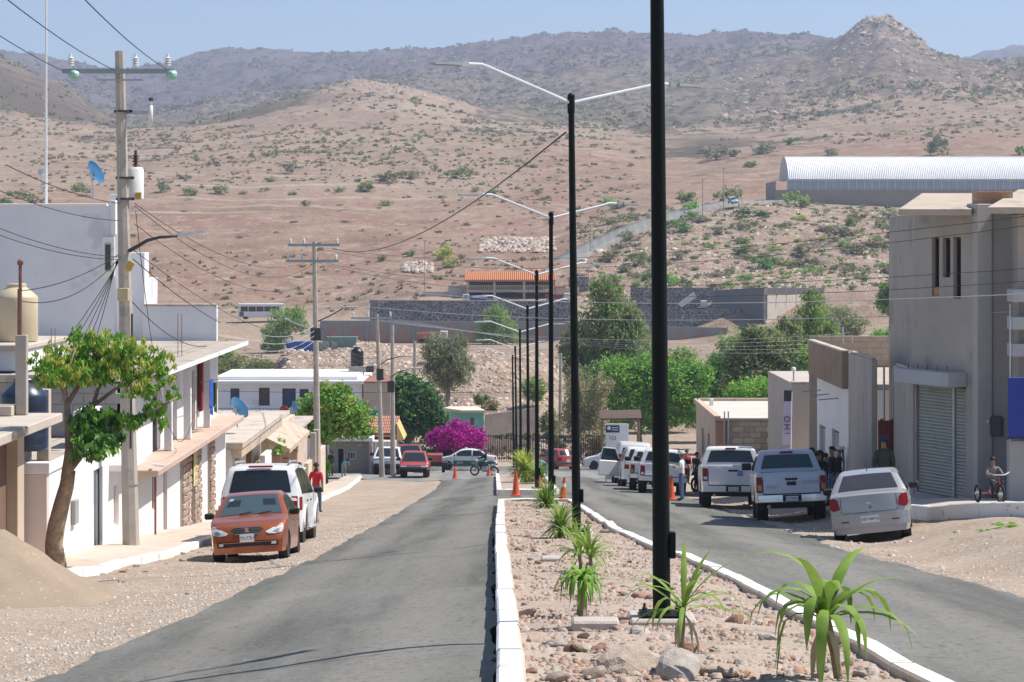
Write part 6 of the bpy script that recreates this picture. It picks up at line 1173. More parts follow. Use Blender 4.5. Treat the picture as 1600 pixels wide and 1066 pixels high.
def ruin():
    T = house('beige_block_house', 'old beige block house with flat empty roof and flaking plaster', 8.1, 94.7, G(8.1, 96)); o = rel(T); q = lambda x, y: (x - o.x, y - o.y); Z = lambda z: z - o.z; zt = -5.2
    ops = [(3.2, 4.2, Z(-8.6), Z(-6.0)), (6.2, 7.2, Z(-7.6), Z(-6.0))]
    mb = MB(); M = wall(mb, q(8.0, 105), q(8.0, 94.7), Z(-10), Z(zt), .25, ops); mb.build('street_wall', M_BEIGE, T); fill(T, M, ops[0], 'door', MATS['brown_door']); fill(T, M, ops[1], 'window')
    part(T, 'front_wall', M_MORTAR, (8.0 - o.x, 94.5 - o.y, Z(-10)), (13.2 - o.x, 94.698 - o.y, Z(zt)), .005); part(T, 'corner_column', plaster('orange_render', (.42, .25, .15), .12), (7.96 - o.x, 94.44 - o.y, Z(-10)), (8.35 - o.x, 94.9 - o.y, Z(zt) - .01))
    # flaking blocks on the front wall
    for r in range(9):
        for k in range(11):
            x0 = 8.4 + .44 * k + (.22 if r % 2 else 0); 
            if x0 + .44 > 13.2: continue
            mb = MB(); mb.bbox((x0 + .01 - o.x, 94.47 - o.y + random.uniform(0, .02), Z(zt) - .22 * (r + 1) + .01), (x0 + .43 - o.x, 94.53 - o.y, Z(zt) - .22 * r - .01), .012); mb.build('block', random.choice([M_CREAM, M_CREAM, M_BEIGE, M_TANBL, M_WHITE]), T)
    part(T, 'roof', mat('pale_dusty_roof', (.58, .52, .45), .9, .1, .8), (8.0 - o.x, 94.5 - o.y, Z(zt) + .002), (13.4 - o.x, 105 - o.y, Z(zt) + .1)); part(T, 'roof_edge', M_BEIGE, (7.9 - o.x, 94.4 - o.y, Z(zt) + .004), (8.15 - o.x, 105.1 - o.y, Z(zt) + .2)); part(T, 'roof_edge', M_BEIGE, (8.152 - o.x, 104.9 - o.y, Z(zt) + .102), (13.4 - o.x, 105.1 - o.y, Z(zt) + .22)); part(T, 'roof_edge', M_SLAB, (8.152 - o.x, 94.4 - o.y, Z(zt) + .003), (13.4 - o.x, 94.498 - o.y, Z(zt) + .12))
    for px, py, Y in ((1132, 652, 94.3), (1138, 650, 94.3)): mb = MB(); X = PX(px, Y) - o.x; mb.tube([(X, Y - o.y, Z(-8)), (X, Y - o.y, Z(PZ(643, Y)))], .03, 6); mb.build('conduit', M_STEEL, T)
    for px, py, Y in ((1111, 603, 103), (1090, 590, 104)): mb = MB(); X = PX(px, Y) - o.x; mb.tube([(X, Y - o.y, Z(zt)), (X, Y - o.y, Z(PZ(py, Y)))], .02, 5); mb.build('rebar_post', M_DARKM, T)
    part(T, 'chimney_stub', M_WHITE, (PX(1109, 102) - o.x, 102 - o.y, Z(zt) + .101), (PX(1115, 102) - o.x, 102.2 - o.y, Z(zt) + .38))
    part(T, 'stone_wing', M_BEIGE, (PX(1240, 90) - o.x, 91.5 - o.y, Z(-9)), (13 - o.x, 94.3 - o.y, Z(PZ(645, 91))))
    return T
ruin()
# right kerb and dirt bank in front of the grey house
kerb_run('right_sidewalk_kerb', [(11.6, 50.0), (10.6, 50.6), (9.7, 51.6), (9.2, 53.0), (9.0, 56), (8.95, 60)], w=.16, h=.3, inner=-1, step=1.1, dz=.02)
strip('right_sidewalk', 51.5, 92, .8, lambda y: np.interp(y, [51.5, 53, 56, 92], [9.9, 9.4, 9.15, 9.2]), lambda y: 11.4, 6, .22, M_WALK)
# ================================================================== far walls, restaurant, hall
def masonry(name, dark, light, sc):
    m = bpy.data.materials.new(name); m.use_nodes = True; t = m.node_tree; b = t.nodes['Principled BSDF']; b.inputs['Roughness'].default_value = .95
    pos = t.nodes.new('ShaderNodeNewGeometry'); v = t.nodes.new('ShaderNodeTexVoronoi'); v.feature = 'DISTANCE_TO_EDGE'; v.inputs['Scale'].default_value = sc; t.links.new(pos.outputs['Position'], v.inputs['Vector'])
    v2 = t.nodes.new('ShaderNodeTexVoronoi'); v2.inputs['Scale'].default_value = sc; t.links.new(pos.outputs['Position'], v2.inputs['Vector'])
    r = t.nodes.new('ShaderNodeValToRGB'); r.color_ramp.elements[0].position = .03; r.color_ramp.elements[1].position = .08; r.color_ramp.elements[0].color = (*light, 1); r.color_ramp.elements[1].color = (*dark, 1); t.links.new(v.outputs['Distance'], r.inputs['Fac'])
    mx = t.nodes.new('ShaderNodeMixRGB'); mx.blend_type = 'OVERLAY'; mx.inputs['Fac'].default_value = .35; t.links.new(r.outputs['Color'], mx.inputs['Color1']); t.links.new(v2.outputs['Color'], mx.inputs['Color2'])
    hs = t.nodes.new('ShaderNodeHueSaturation'); hs.inputs['Saturation'].default_value = .35; t.links.new(mx.outputs['Color'], hs.inputs['Color']); t.links.new(hs.outputs['Color'], b.inputs['Base Color']); return m
M_DSTONE = masonry('dark_stone_masonry', (.13, .105, .095), (.36, .32, .29), 1.5); M_GREYW = mat('grey_yard_wall', (.28, .265, .25), .95, .08, .3, .2, 4); M_REDDIRT = mat('ochre_panel', (.34, .22, .16), .95, .1, .3)
def wallseg(T, name, m, px0, px1, Y0, Y1, ya0, ya1, yb0, yb1, th=.5):
    o = rel(T); a = P(px0, ya0, Y0) - o; a2 = P(px0, ya1, Y0) - o; b = P(px1, yb0, Y1) - o; b2 = P(px1, yb1, Y1) - o; d = (b - a); n = Vector((-d.y, d.x, 0)).normalized() * th
    mb = MB(); mb.add([a2, b2, b2 + n, a2 + n, a, b, b + n, a + n], [(0, 3, 2, 1), (4, 5, 6, 7), (0, 1, 5, 4), (1, 2, 6, 5), (2, 3, 7, 6), (3, 0, 4, 7)]); return mb.build(name, m, T)
T = thing('retaining_wall', 'long dark volcanic stone retaining wall under the tiled roof building', 'retaining wall', P(760, 540, 470)); wallseg(T, 'masonry', M_DSTONE, 578, 900, 466, 466, 470, 506, 472, 512); wallseg(T, 'coping', M_MORTAR, 577, 901, 465.8, 465.8, 468.6, 470, 470.6, 472, .9)
T = thing('retaining_wall', 'dark volcanic stone retaining wall right of the tall olive tree', 'retaining wall', P(1040, 540, 462)); wallseg(T, 'masonry', M_DSTONE, 1000, 1195, 462, 456, 482, 516, 484, 520); wallseg(T, 'upper_masonry', M_DSTONE, 985, 1115, 476, 474, 449, 484, 450, 486)
T = thing('yard_wall', 'grey yard wall painted with ochre triangles below the dark stone wall', 'yard wall', P(700, 540, 452)); wallseg(T, 'panel', M_GREYW, 500, 905, 450, 450, 501, 536, 503, 546)
o = rel(T)
for i in range(11):
    x = 520 + 36 * i; 
    if x > 890: continue
    a = P(x - 17, 536, 449.9) - o; b = P(x + 17, 536, 449.9) - o; c = P(x, 508, 449.9) - o; dn = Vector((0, .05, 0)); mb = MB(); mb.add([a, b, c, a + dn, b + dn, c + dn], [(0, 1, 2), (3, 5, 4), (0, 3, 4, 1), (1, 4, 5, 2), (2, 5, 3, 0)]); mb.build('painted_triangle', M_REDDIRT, T)
    mb = MB(); p = P(x + 18, 505, 449.8) - o; mb.box((p.x - .2, p.y - .15, -1), (p.x + .2, p.y, p.z)); mb.build('pilaster', M_GREYW, T)
T = thing('yard_wall', 'grey yard wall painted with ochre triangles behind the mesquite tree', 'yard wall', P(1080, 545, 440)); o = rel(T); wallseg(T, 'panel', M_GREYW, 1000, 1137, 440, 440, 510, 545, 512, 545)
for i in range(4):
    x = 1030 + 34 * i; a = P(x - 16, 543, 439.9) - o; b = P(x + 16, 543, 439.9) - o; c = P(x, 514, 439.9) - o; dn = Vector((0, .05, 0)); mb = MB(); mb.add([a, b, c, a + dn, b + dn, c + dn], [(0, 1, 2), (3, 5, 4), (0, 3, 4, 1), (1, 4, 5, 2), (2, 5, 3, 0)]); mb.build('painted_triangle', M_REDDIRT, T)
T = thing('crenellated_wall', 'pale block wall with open grille top turning from a side coloured dark as if in shade', 'wall', P(1250, 500, 448)); o = rel(T); wallseg(T, 'shaded_wall', mat('shaded_block_wall', (.17, .165, .17), .95, .08, .3), 1112, 1196, 470, 448, 454, 484, 449, 500, .4); wallseg(T, 'lit_wall', mat('pale_block_wall', (.50, .44, .37), .95, .1, .5, speck=(.5, .6, (.4, .34, .28))), 1196.5, 1318, 448, 480, 461, 505, 456, 500, .4)  # shade of the side turned from the sun is put into its darker grey
for i in range(9):
    x = 1197 + 15 * i; Yq = 448 + 32 * i / 8; p = P(x, 449, Yq) - o; mb = MB(); mb.box((p.x - .35, p.y, PZ(462, Yq) - o.z), (p.x + .35, p.y + .5, PZ(447.5 - .3 * i, Yq) - o.z)); mb.build('pier', MATS['pale_block_wall'], T)
    if i < 8: mb = MB(); p2 = P(x + 15, 449, Yq + 4) - o; mb.box((p.x + .36, p.y + .2, PZ(460, Yq) - o.z), (p2.x - .36, p.y + .3, PZ(450, Yq) - o.z)); mb.build('grille', M_MORTAR, T)
def restaurant():
    Y = 490; T = thing('tiled_roof_pavilion', 'two storey open balcony pavilion with orange clay tile roof', 'building', P(810, 478, Y)); o = rel(T); X = lambda px: PX(px, Y) - o.x; Z = lambda py: PZ(py, Y) - o.z
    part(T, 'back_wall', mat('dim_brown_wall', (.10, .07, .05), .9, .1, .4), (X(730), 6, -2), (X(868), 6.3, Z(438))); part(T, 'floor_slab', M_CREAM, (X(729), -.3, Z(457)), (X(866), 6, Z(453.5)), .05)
    for px in (731, 772.5, 819, 864): part(T, 'column', M_CREAM, (X(px) - .25, -.28, -2), (X(px) + .25, .2, Z(436)), .03)
    mb = MB(); mb.add([(X(726), -1.2, Z(440)), (X(868), -1.2, Z(440)), (X(866), 6.6, Z(427)), (X(728), 6.6, Z(427)), (X(726), -1.2, Z(438)), (X(868), -1.2, Z(438)), (X(866), 6.6, Z(425)), (X(728), 6.6, Z(425))], [(0, 3, 2, 1), (4, 5, 6, 7), (0, 1, 5, 4), (1, 2, 6, 5), (2, 3, 7, 6), (3, 0, 4, 7)]); mb.build('roof', M_TILEO, T)
    mb = MB()
    for i in range(46):
        x = X(727) + (X(867) - X(727)) * i / 45; mb.add([(x - .17, -1.3, Z(438) + .02), (x, -1.3, Z(438) + .2), (x + .17, -1.3, Z(438) + .02), (x - .17, 6.6, Z(425) + .02), (x, 6.6, Z(425) + .2), (x + .17, 6.6, Z(425) + .02)], [(0, 1, 4, 3), (1, 2, 5, 4)])
    q = mb.build('tile_rows', M_TILEO, T); q['kind'] = 'stuff'
    for i in range(48):
        x = X(732) + (X(863) - X(732)) * i / 47; mb = MB(); mb.box((x - .07, -.25, Z(453.4)), (x + .07, -.1, Z(447))); mb.build('baluster', M_CREAM, T)
    mb = MB(); mb.box((X(730), -.27, Z(447)), (X(865), -.08, Z(446))); mb.build('handrail', M_CREAM, T)
    part(T, 'side_kiosk', M_CREAM, (X(868), 1, -2), (X(905), 5, Z(450))); part(T, 'kiosk_roof', M_TILE, (X(866), .5, Z(450) + .01), (X(884), 5.5, Z(447))); part(T, 'stone_shed', M_DSTONE, (X(890), 3, -1), (X(921), 8, Z(433))); part(T, 'low_wall', MATS['pale_block_wall'], (X(660), 2, -2), (X(700), 3, Z(456))); part(T, 'low_wall', MATS['pale_block_wall'], (X(700) + .02, 1.5, -2), (X(729), 3, Z(446)))
restaurant()
def hall():
    r = ray_ground(1215, 324, 500); Y = 606; T = thing('arched_roof_hall', 'long hall with white arched corrugated roof and glazed band', 'hall', (PX(1400, Y), Y, PZ(330, Y))); o = rel(T); X = lambda px: PX(px, Y) - o.x; Z = lambda py: PZ(py, Y) - o.z
    part(T, 'plinth_wall', mat('hall_block', (.31, .27, .24), .95, .08, .25), (X(1211), 0, -4), (X(1700), 1, Z(297))); part(T, 'side_wall', MATS['hall_block'], (X(1211), 1.01, -4), (X(1213), 22, Z(283)), .02)
    part(T, 'glazed_band', mat('hall_polycarbonate', (.33, .38, .44), .35, .12, .3), (X(1230), .2, Z(297) + .01), (X(1700), .5, Z(281)))
    for i in range(40): mb = MB(); x = X(1230) + (X(1700) - X(1230)) * i / 39; mb.box((x - .08, .05, Z(297) + .012), (x + .08, .198, Z(281))); mb.build('mullion', M_GALV, T)
    mb = MB(); mb.box((X(1229), .03, Z(282)), (X(1700), .19, Z(280))); mb.build('eave_beam', M_GALV, T)
    mb = MB(); prof = []; W = 22; H0 = Z(280); H1 = Z(243)
    hh = H1 - H0; Rc = (W * W / 4 + hh * hh) / (2 * hh); am = math.asin(W / 2 / Rc); angs = [-am + 2 * am * k / 24 for k in range(25)]
    for a in angs: prof.append((W / 2 + Rc * math.sin(a) - .3, H1 - Rc + Rc * math.cos(a)))
    x0, x1 = X(1232), X(1700); n = 160; rows = []
    for i in range(n * 4 + 1):
        x = x0 + (x1 - x0) * i / (n * 4); rr = .09 * (1 if i % 4 in (0, 1) else -1); row = []
        for j, (y, z) in enumerate(prof): a = angs[j]; row.append((x, y + rr * math.sin(a), z + rr * math.cos(a)))
        rows.append(row)
    mb.grid(rows); mb.build('arched_roof', mat('white_roof_sheet', (.82, .82, .81), .75, .05, .2), T)
    mb = MB(); pts = [(x0 + .05, y, z) for y, z in prof]; mb.add(pts, [tuple(range(len(pts)))]); mb.build('end_gable', mat('gable_sheet', (.55, .56, .56), .6, .05, .2), T)
hall()
# ================================================================== vehicles
M_GLASS = mat('tinted_glass', (.016, .022, .024), .06, 0, spec=.6, coat=.3); M_GLASSL = mat('clear_car_glass', (.05, .08, .085), .05, 0, spec=.7, coat=.3); M_TYRE = mat('tyre_rubber', (.022, .021, .02), .85, .2, 8, coords='obj'); M_RIM = mat('alloy_rim', (.42, .42, .42), .35, .08, 6, metal=.7, coords='obj'); M_RIMD = mat('dark_rim', (.06, .06, .06), .5, .1, 6, coords='obj')
M_TRIM = mat('black_trim', (.018, .018, .018), .6, 0); M_CHROME = mat('chrome', (.62, .62, .62), .18, 0, metal=1.0); M_TAIL = mat('tail_lamp', (.24, .006, .008), .3, 0, spec=.3); M_AMBER = mat('amber_lamp', (.55, .16, .02), .2, 0, coat=.5); M_HEAD = mat('head_lamp', (.58, .60, .60), .12, .1, 8, coords='obj', coat=.6); M_PLATE = mat('number_plate', (.70, .70, .68), .5, 0); M_INK = mat('plate_ink', (.04, .04, .05), .6, 0); M_GREYT = mat('grey_interior', (.13, .125, .12), .8, 0)
P_WHITE = paint('white_paint_car', (.74, .74, .73), .4, .5); P_SILVER = paint('silver_paint_car', (.37, .37, .365), .38, .5, .35); P_BLUESIL = paint('bluish_silver_paint', (.50, .52, .56), .38, .5, .3); P_ORANGE = paint('copper_orange_paint', (.40, .09, .018), .3, .8, .45, .05); P_RED = paint('red_paint_car', (.36, .035, .03), .4, .5); P_DRED = paint('dark_red_paint', (.27, .02, .025), .4, .5); P_GREEN = paint('dark_green_paint', (.015, .09, .055), .4, .4, 0, .05)
def text_mesh(s, size, m, parent, M, depth=.004, name='lettering', ax='CENTER'):
    c = bpy.data.curves.new('t', 'FONT'); c.body = s; c.size = size; c.align_x = ax; c.align_y = 'CENTER'; c.extrude = depth; c.resolution_u = 2
    o = bpy.data.objects.new('t', c); COL.objects.link(o); dg = bpy.context.evaluated_depsgraph_get(); me = bpy.data.meshes.new_from_object(o.evaluated_get(dg)); bpy.data.objects.remove(o); bpy.data.curves.remove(c)
    me.name = name; me.materials.clear(); me.materials.append(m); me.transform(M); return link(name, me, parent)
class Loft:
    def __init__(s, top, zb, W, belt, Wr, H, L, arches=(), Ra=.4, zw=.33, plan=.10, tuck=.04, k=.10):
        s.ty = [a for a, b in top]; s.tz = [b for a, b in top]; s.zb = zb; s.W = W; s.belt = belt; s.Wr = Wr; s.H = H; s.L = L; s.ar = arches; s.Ra = Ra; s.zw = zw; s.plan = plan; s.tuck = tuck; s.k = k
        s.y0, s.y1 = s.ty[0], s.ty[-1]
    def top(s, y): return float(np.interp(y, s.ty, s.tz))
    def bot(s, y):
        z = s.zb
        for a in s.ar:
            d = abs(y - a)
            if d < s.Ra: z = max(z, s.zw + math.sqrt(s.Ra ** 2 - d ** 2))
        return min(z, s.top(y) - .03)
    def hw(s, y, z):
        e = max(0, (abs(y) - s.L * .5 + .75) / .75); w = s.W / 2 * (1 - s.plan * min(1, e) ** 2.2)
        if z > s.belt: t = (z - s.belt) / (s.H - s.belt); w *= 1 - (1 - s.Wr / s.W) * min(1, t) ** 1.15
        elif z < .5: w *= 1 - s.tuck * ((.5 - z) / .3) ** 2
        return w
    def D(s, p):
        x, y, z = p; e = max(0, min(1, (abs(y) - s.L * .28) / (s.L * .22))); e = e * e * (3 - 2 * e)
        return (x, y - math.copysign(1, y) * s.k * (abs(x) / (s.W / 2)) ** 2.4 * e, z)
    def sp(s, y, z, sx, off=0): return s.D((sx * (s.hw(y, z) + off), y, z))
    def tp(s, y, f, off=0):
        z = s.top(y); w = s.hw(y, z) - .045; dz = .018 * (1 - f * f); e = .02; sl = (s.top(y + e) - s.top(y - e)) / (2 * e); n = math.sqrt(1 + sl * sl)
        return s.D((f * w, y - off * sl / n, z + dz + off / n))
    def body(s, name, m, T, skip=None):
        ys = sorted(set([round(v, 4) for v in np.linspace(s.y0, s.y1, 46)] + [round(v, 4) for v in s.ty] + [round(a + s.Ra * c, 4) for a in s.ar for c in (-.999, -.95, -.85, -.7, -.45, 0, .45, .7, .85, .95, .999)])); ys = [y for y in ys if s.y0 <= y <= s.y1]
        mb = MB(); tl = [0, .12, .3, .5, .7, .85, .94]
        for sx in (-1, 1):
            rows = []
            for y in ys:
                b, t = s.bot(y), s.top(y); t2 = t - .035; r = [s.sp(y, b + (t2 - b) * q / .94 * 1.0 if q < .94 else t2, sx) for q in tl]; r.append(s.D((sx * (s.hw(y, t) - .045), y, t))); rows.append(r)
            mb.grid(rows)
        fs = [-1, -.85, -.5, 0, .5, .85, 1]
        if skip is None: mb.grid([[s.tp(y, f) if abs(f) < 1 else s.D((f * (s.hw(y, s.top(y)) - .045), y, s.top(y))) for f in fs] for y in ys])
        else:
            a = [y for y in ys if y <= skip[0] + 1e-4] + ([] if skip[0] in ys else [skip[0]]); b = [y for y in ys if y >= skip[1] - 1e-4]
            for seg in (a, b):
                if len(seg) > 1: mb.grid([[s.tp(y, f) if abs(f) < 1 else s.D((f * (s.hw(y, s.top(y)) - .045), y, s.top(y))) for f in fs] for y in seg])
            mid = [y for y in ys if skip[0] - 1e-4 <= y <= skip[1] + 1e-4]
            for f0, f1 in ((-1, -.85), (.85, 1)): mb.grid([[s.D((f * (s.hw(y, s.top(y)) - .045), y, s.top(y))) for f in (f0, f1)] for y in mid])
        for y in (ys[0], ys[-1]):
            b, t = s.bot(y), s.top(y); mb.grid([[s.D((f * s.hw(y, b + (t - b) * q), y, b + (t - b) * q)) for f in fs] for q in (0, .5, 1)])
        mb.grid([[s.D((f * s.hw(y, s.bot(y)) * .98, y, s.bot(y) + .001)) for f in (-1, 0, 1)] for y in ys])
        b_ = bmesh.new(); me = mb.mesh(name, m, False, False); b_.from_mesh(me); bmesh.ops.remove_doubles(b_, verts=b_.verts, dist=.0006); bmesh.ops.recalc_face_normals(b_, faces=b_.faces); b_.to_mesh(me); b_.free()
        me.polygons.foreach_set('use_smooth', [True] * len(me.polygons)); me.set_sharp_from_angle(angle=math.radians(38)); return link(name, me, T)
    def topglass(s, name, m, T, ya, yb, f0=-.9, f1=.9, off=.008):
        mb = MB(); mb.grid([[s.tp(y, f, off) for f in np.linspace(f0, f1, 7)] for y in np.linspace(ya, yb, 8)]); return mb.build(name, m, T, smooth=True)
    def sideglass(s, name, m, T, ya, yb, sx, zlo=.05, zhi=.1, off=.006, slant=0):
        mb = MB(); rows = []
        for y in np.linspace(ya, yb, 9):
            a = s.belt + zlo; b = max(a + .01, s.top(y) - zhi); rows.append([s.sp(y, a + (b - a) * q, sx, off) for q in (0, .33, .66, 1)])
        mb.grid(rows); return mb.build(name, m, T, smooth=True)
    def endpatch(s, name, m, T, end, x0, x1, z0, z1, off=.012, th=.03, z_in=None):
        """box on the front (+1) or rear (-1) end surface"""
        def ys(z):
            r = np.linspace(0, 1.1, 300); yy = (s.y1 - r) if end > 0 else (s.y0 + r); tz = np.interp(yy, s.ty, s.tz); k = np.argmax(tz >= z - 1e-6); return float(yy[k])
        mb = MB(); n = max(2, int(abs(x1 - x0) / .12) + 1); fr = []; bk = []
        for z in np.linspace(z0, z1, 3):
            y = ys(z); fr.append([s.D((x, y + end * off, z)) for x in np.linspace(x0, x1, n)]); bk.append([s.D((x, y - end * th, z)) for x in np.linspace(x0, x1, n)])
        mb.grid(fr); mb.grid(bk); mb.grid([fr[0], bk[0]]); mb.grid([fr[-1], bk[-1]]); mb.grid([[r[0] for r in fr], [r[0] for r in bk]]); mb.grid([[r[-1] for r in fr], [r[-1] for r in bk]])
        return mb.build(name, m, T)
    def endpoly(s, name, m, T, end, pts, off=.014):
        cx = sum(p[0] for p in pts) / len(pts); cz = sum(p[1] for p in pts) / len(pts); mb = MB(); q = []
        for k in (0, .5, 1):
            q.append([s.D((cx + (x - cx) * k, s.ysurf(end, cz + (z - cz) * k) + end * off, cz + (z - cz) * k)) for x, z in pts + pts[:1]])
        mb.grid(q); return mb.build(name, m, T, recalc=False)
    def ysurf(s, end, z):
        r = np.linspace(0, 1.1, 300); yy = (s.y1 - r) if end > 0 else (s.y0 + r); tz = np.interp(yy, s.ty, s.tz); return float(yy[np.argmax(tz >= z - 1e-6)])
def wheels(T, W, ys, R, wd=.2, rim=None, in_=.035):
    me = None
    for y in ys:
        for sx in (-1, 1):
            x = sx * (W / 2 - wd / 2 - in_); M = Matrix.Translation((x, y, R)) @ Matrix.Rotation(sx * math.pi / 2, 4, 'Y')
            mb = MB(); mb.lathe([(.02, -wd / 2 + .02), (R * .62, -wd / 2), (R * .93, -wd / 2), (R, -wd * .36), (R, wd * .36), (R * .93, wd / 2), (R * .64, wd / 2 - .01), (R * .62, wd / 2 - .03)], 22, (0, 0, 0), M, cap=False); t = mb.build('wheel', M_TYRE, T, smooth=35)
            mb = MB(); mb.lathe([(R * .62, wd / 2 - .03), (R * .58, wd / 2 - .015), (R * .52, wd / 2 - .05), (R * .2, wd / 2 - .03), (R * .14, wd / 2 - .01), (.01, wd / 2 - .01)], 18, (0, 0, 0), M, cap=False)
            for k in range(5):
                a = k * 2 * math.pi / 5; mb.box((R * .15, -.035, wd / 2 - .032), (R * .56, .035, wd / 2 - .012), M @ Matrix.Rotation(a, 4, 'Z'))
            mb.build('rim', rim or M_RIM, t, smooth=35)
def place(T, X, Y, head, wb=1.3, tr=.75, dz=0.0):
    """stand a vehicle on the ground with the tilt of the ground under its wheels"""
    f = Vector((-math.sin(head), math.cos(head), 0)); r = Vector((f.y, -f.x, 0)); c = Vector((X, Y, 0)); h = lambda v: G(v.x, v.y) + (.018 if on_road(v.x, v.y) else 0)
    zf, zr, zl, zq = h(c + f * wb), h(c - f * wb), h(c - r * tr), h(c + r * tr); f.z = (zf - zr) / (2 * wb); r.z = (zq - zl) / (2 * tr); f.normalize(); u = r.cross(f).normalized(); r = f.cross(u)
    T.location = (X, Y, (zf + zr + zl + zq) / 4 + dz); T.rotation_euler = Matrix(((r.x, f.x, u.x), (r.y, f.y, u.y), (r.z, f.z, u.z))).to_euler()
def mirror(T, lf, y, z, m, sx, w=.2, h=.14):
    x = lf.hw(y, z); mb = MB(); mb.bbox((sx * x - (.0 if sx > 0 else w + .02), y - .05, z), (sx * x + (w + .02 if sx > 0 else 0), y + .07, z + h), .03); return mb.build('mirror', m, T, smooth=30)
def plate(T, lf, end, z, txt, w=.32, h=.16, dx=0):
    y = lf.ysurf(end, z) + end * .02; a = lf.endpatch('number_plate', M_PLATE, T, end, dx - w / 2, dx + w / 2, z - h / 2, z + h / 2, .02, .01)
    y = lf.ysurf(end, z) + end * .026; M = Matrix.Translation((dx, y, z)) @ Matrix.Rotation(math.pi if end > 0 else 0, 4, 'Z') @ Matrix.Rotation(math.pi / 2, 4, 'X'); text_mesh(txt, .085, M_INK, a, M, .002)
def doorline(T, lf, y, z0, z1, sx):
    mb = MB(); mb.grid([[lf.sp(y - .008, z, sx, .003) for z in np.linspace(z0, z1, 5)], [lf.sp(y + .008, z, sx, .003) for z in np.linspace(z0, z1, 5)]]); mb.build('door_seam', M_TRIM, T)
def handle(T, lf, y, z, sx, m):
    mb = MB(); x = lf.hw(y, z); mb.bbox((sx * x - .012, y - .09, z - .018), (sx * x + .022 if sx > 0 else sx * x + .012, y + .09, z + .018), .008) if sx > 0 else mb.bbox((sx * x - .022, y - .09, z - .018), (sx * x + .012, y + .09, z + .018), .008); mb.build('door_handle', m, T)
SPEC = {
 'sedan': dict(L=4.3, W=1.68, H=1.5, belt=.93, Wr=1.18, R=.30, wy=(1.33, -1.22), top=[(-2.15, .45), (-2.13, .75), (-2.08, .98), (-1.5, 1.05), (-.95, 1.40), (-.35, 1.49), (.1, 1.49), (.42, 1.43), (1.2, .98), (1.75, .87), (2.0, .76), (2.11, .62), (2.15, .45)], ws=(.46, 1.16), rw=(-1.44, -.95), sg=((-1.15, -.42), (-.34, .72))),
 'notch': dict(L=4.15, W=1.65, H=1.43, belt=.9, Wr=1.16, R=.29, wy=(1.28, -1.2), top=[(-2.08, .42), (-2.075, .7), (-2.03, .97), (-1.95, 1.0), (-1.5, 1.03), (-.92, 1.36), (-.3, 1.43), (.1, 1.43), (.42, 1.37), (1.15, .95), (1.75, .84), (1.98, .72), (2.06, .55), (2.08, .42)], ws=(.46, 1.12), rw=(-1.46, -.94), sg=((-1.12, -.42), (-.34, .7))),
 'suv': dict(L=4.95, W=1.92, H=1.86, belt=1.12, Wr=1.42, R=.39, wy=(1.55, -1.45), top=[(-2.47, .5), (-2.46, 1.05), (-2.40, 1.16), (-2.20, 1.70), (-2.08, 1.80), (-1.2, 1.86), (.1, 1.85), (.6, 1.76), (1.3, 1.18), (2.1, 1.08), (2.36, .95), (2.44, .75), (2.47, .5)], ws=(.66, 1.26), rw=(-2.385, -2.2), sg=((-2.0, -1.12), (-1.04, -.2), (-.12, .85))),
 'van': dict(L=5.0, W=1.9, H=2.15, belt=1.2, Wr=1.5, R=.36, wy=(1.6, -1.45), top=[(-2.5, .5), (-2.49, 1.15), (-2.42, 1.95), (-2.3, 2.12), (-1, 2.15), (.6, 2.12), (1.1, 1.95), (1.9, 1.2), (2.3, 1.0), (2.47, .75), (2.5, .5)], ws=(1.15, 1.85), rw=(-2.46, -2.43), sg=((-1.9, -.6), (-.5, .5), (.6, 1.2))),
 'hatch': dict(L=3.6, W=1.6, H=1.46, belt=.92, Wr=1.16, R=.28, wy=(1.12, -1.1), top=[(-1.8, .42), (-1.79, .85), (-1.74, .98), (-1.45, 1.34), (-1.3, 1.42), (-.4, 1.46), (.1, 1.42), (.8, .98), (1.5, .84), (1.72, .68), (1.8, .45)], ws=(.18, .76), rw=(-1.73, -1.46), sg=((-1.3, -.5), (-.42, .4))),
}
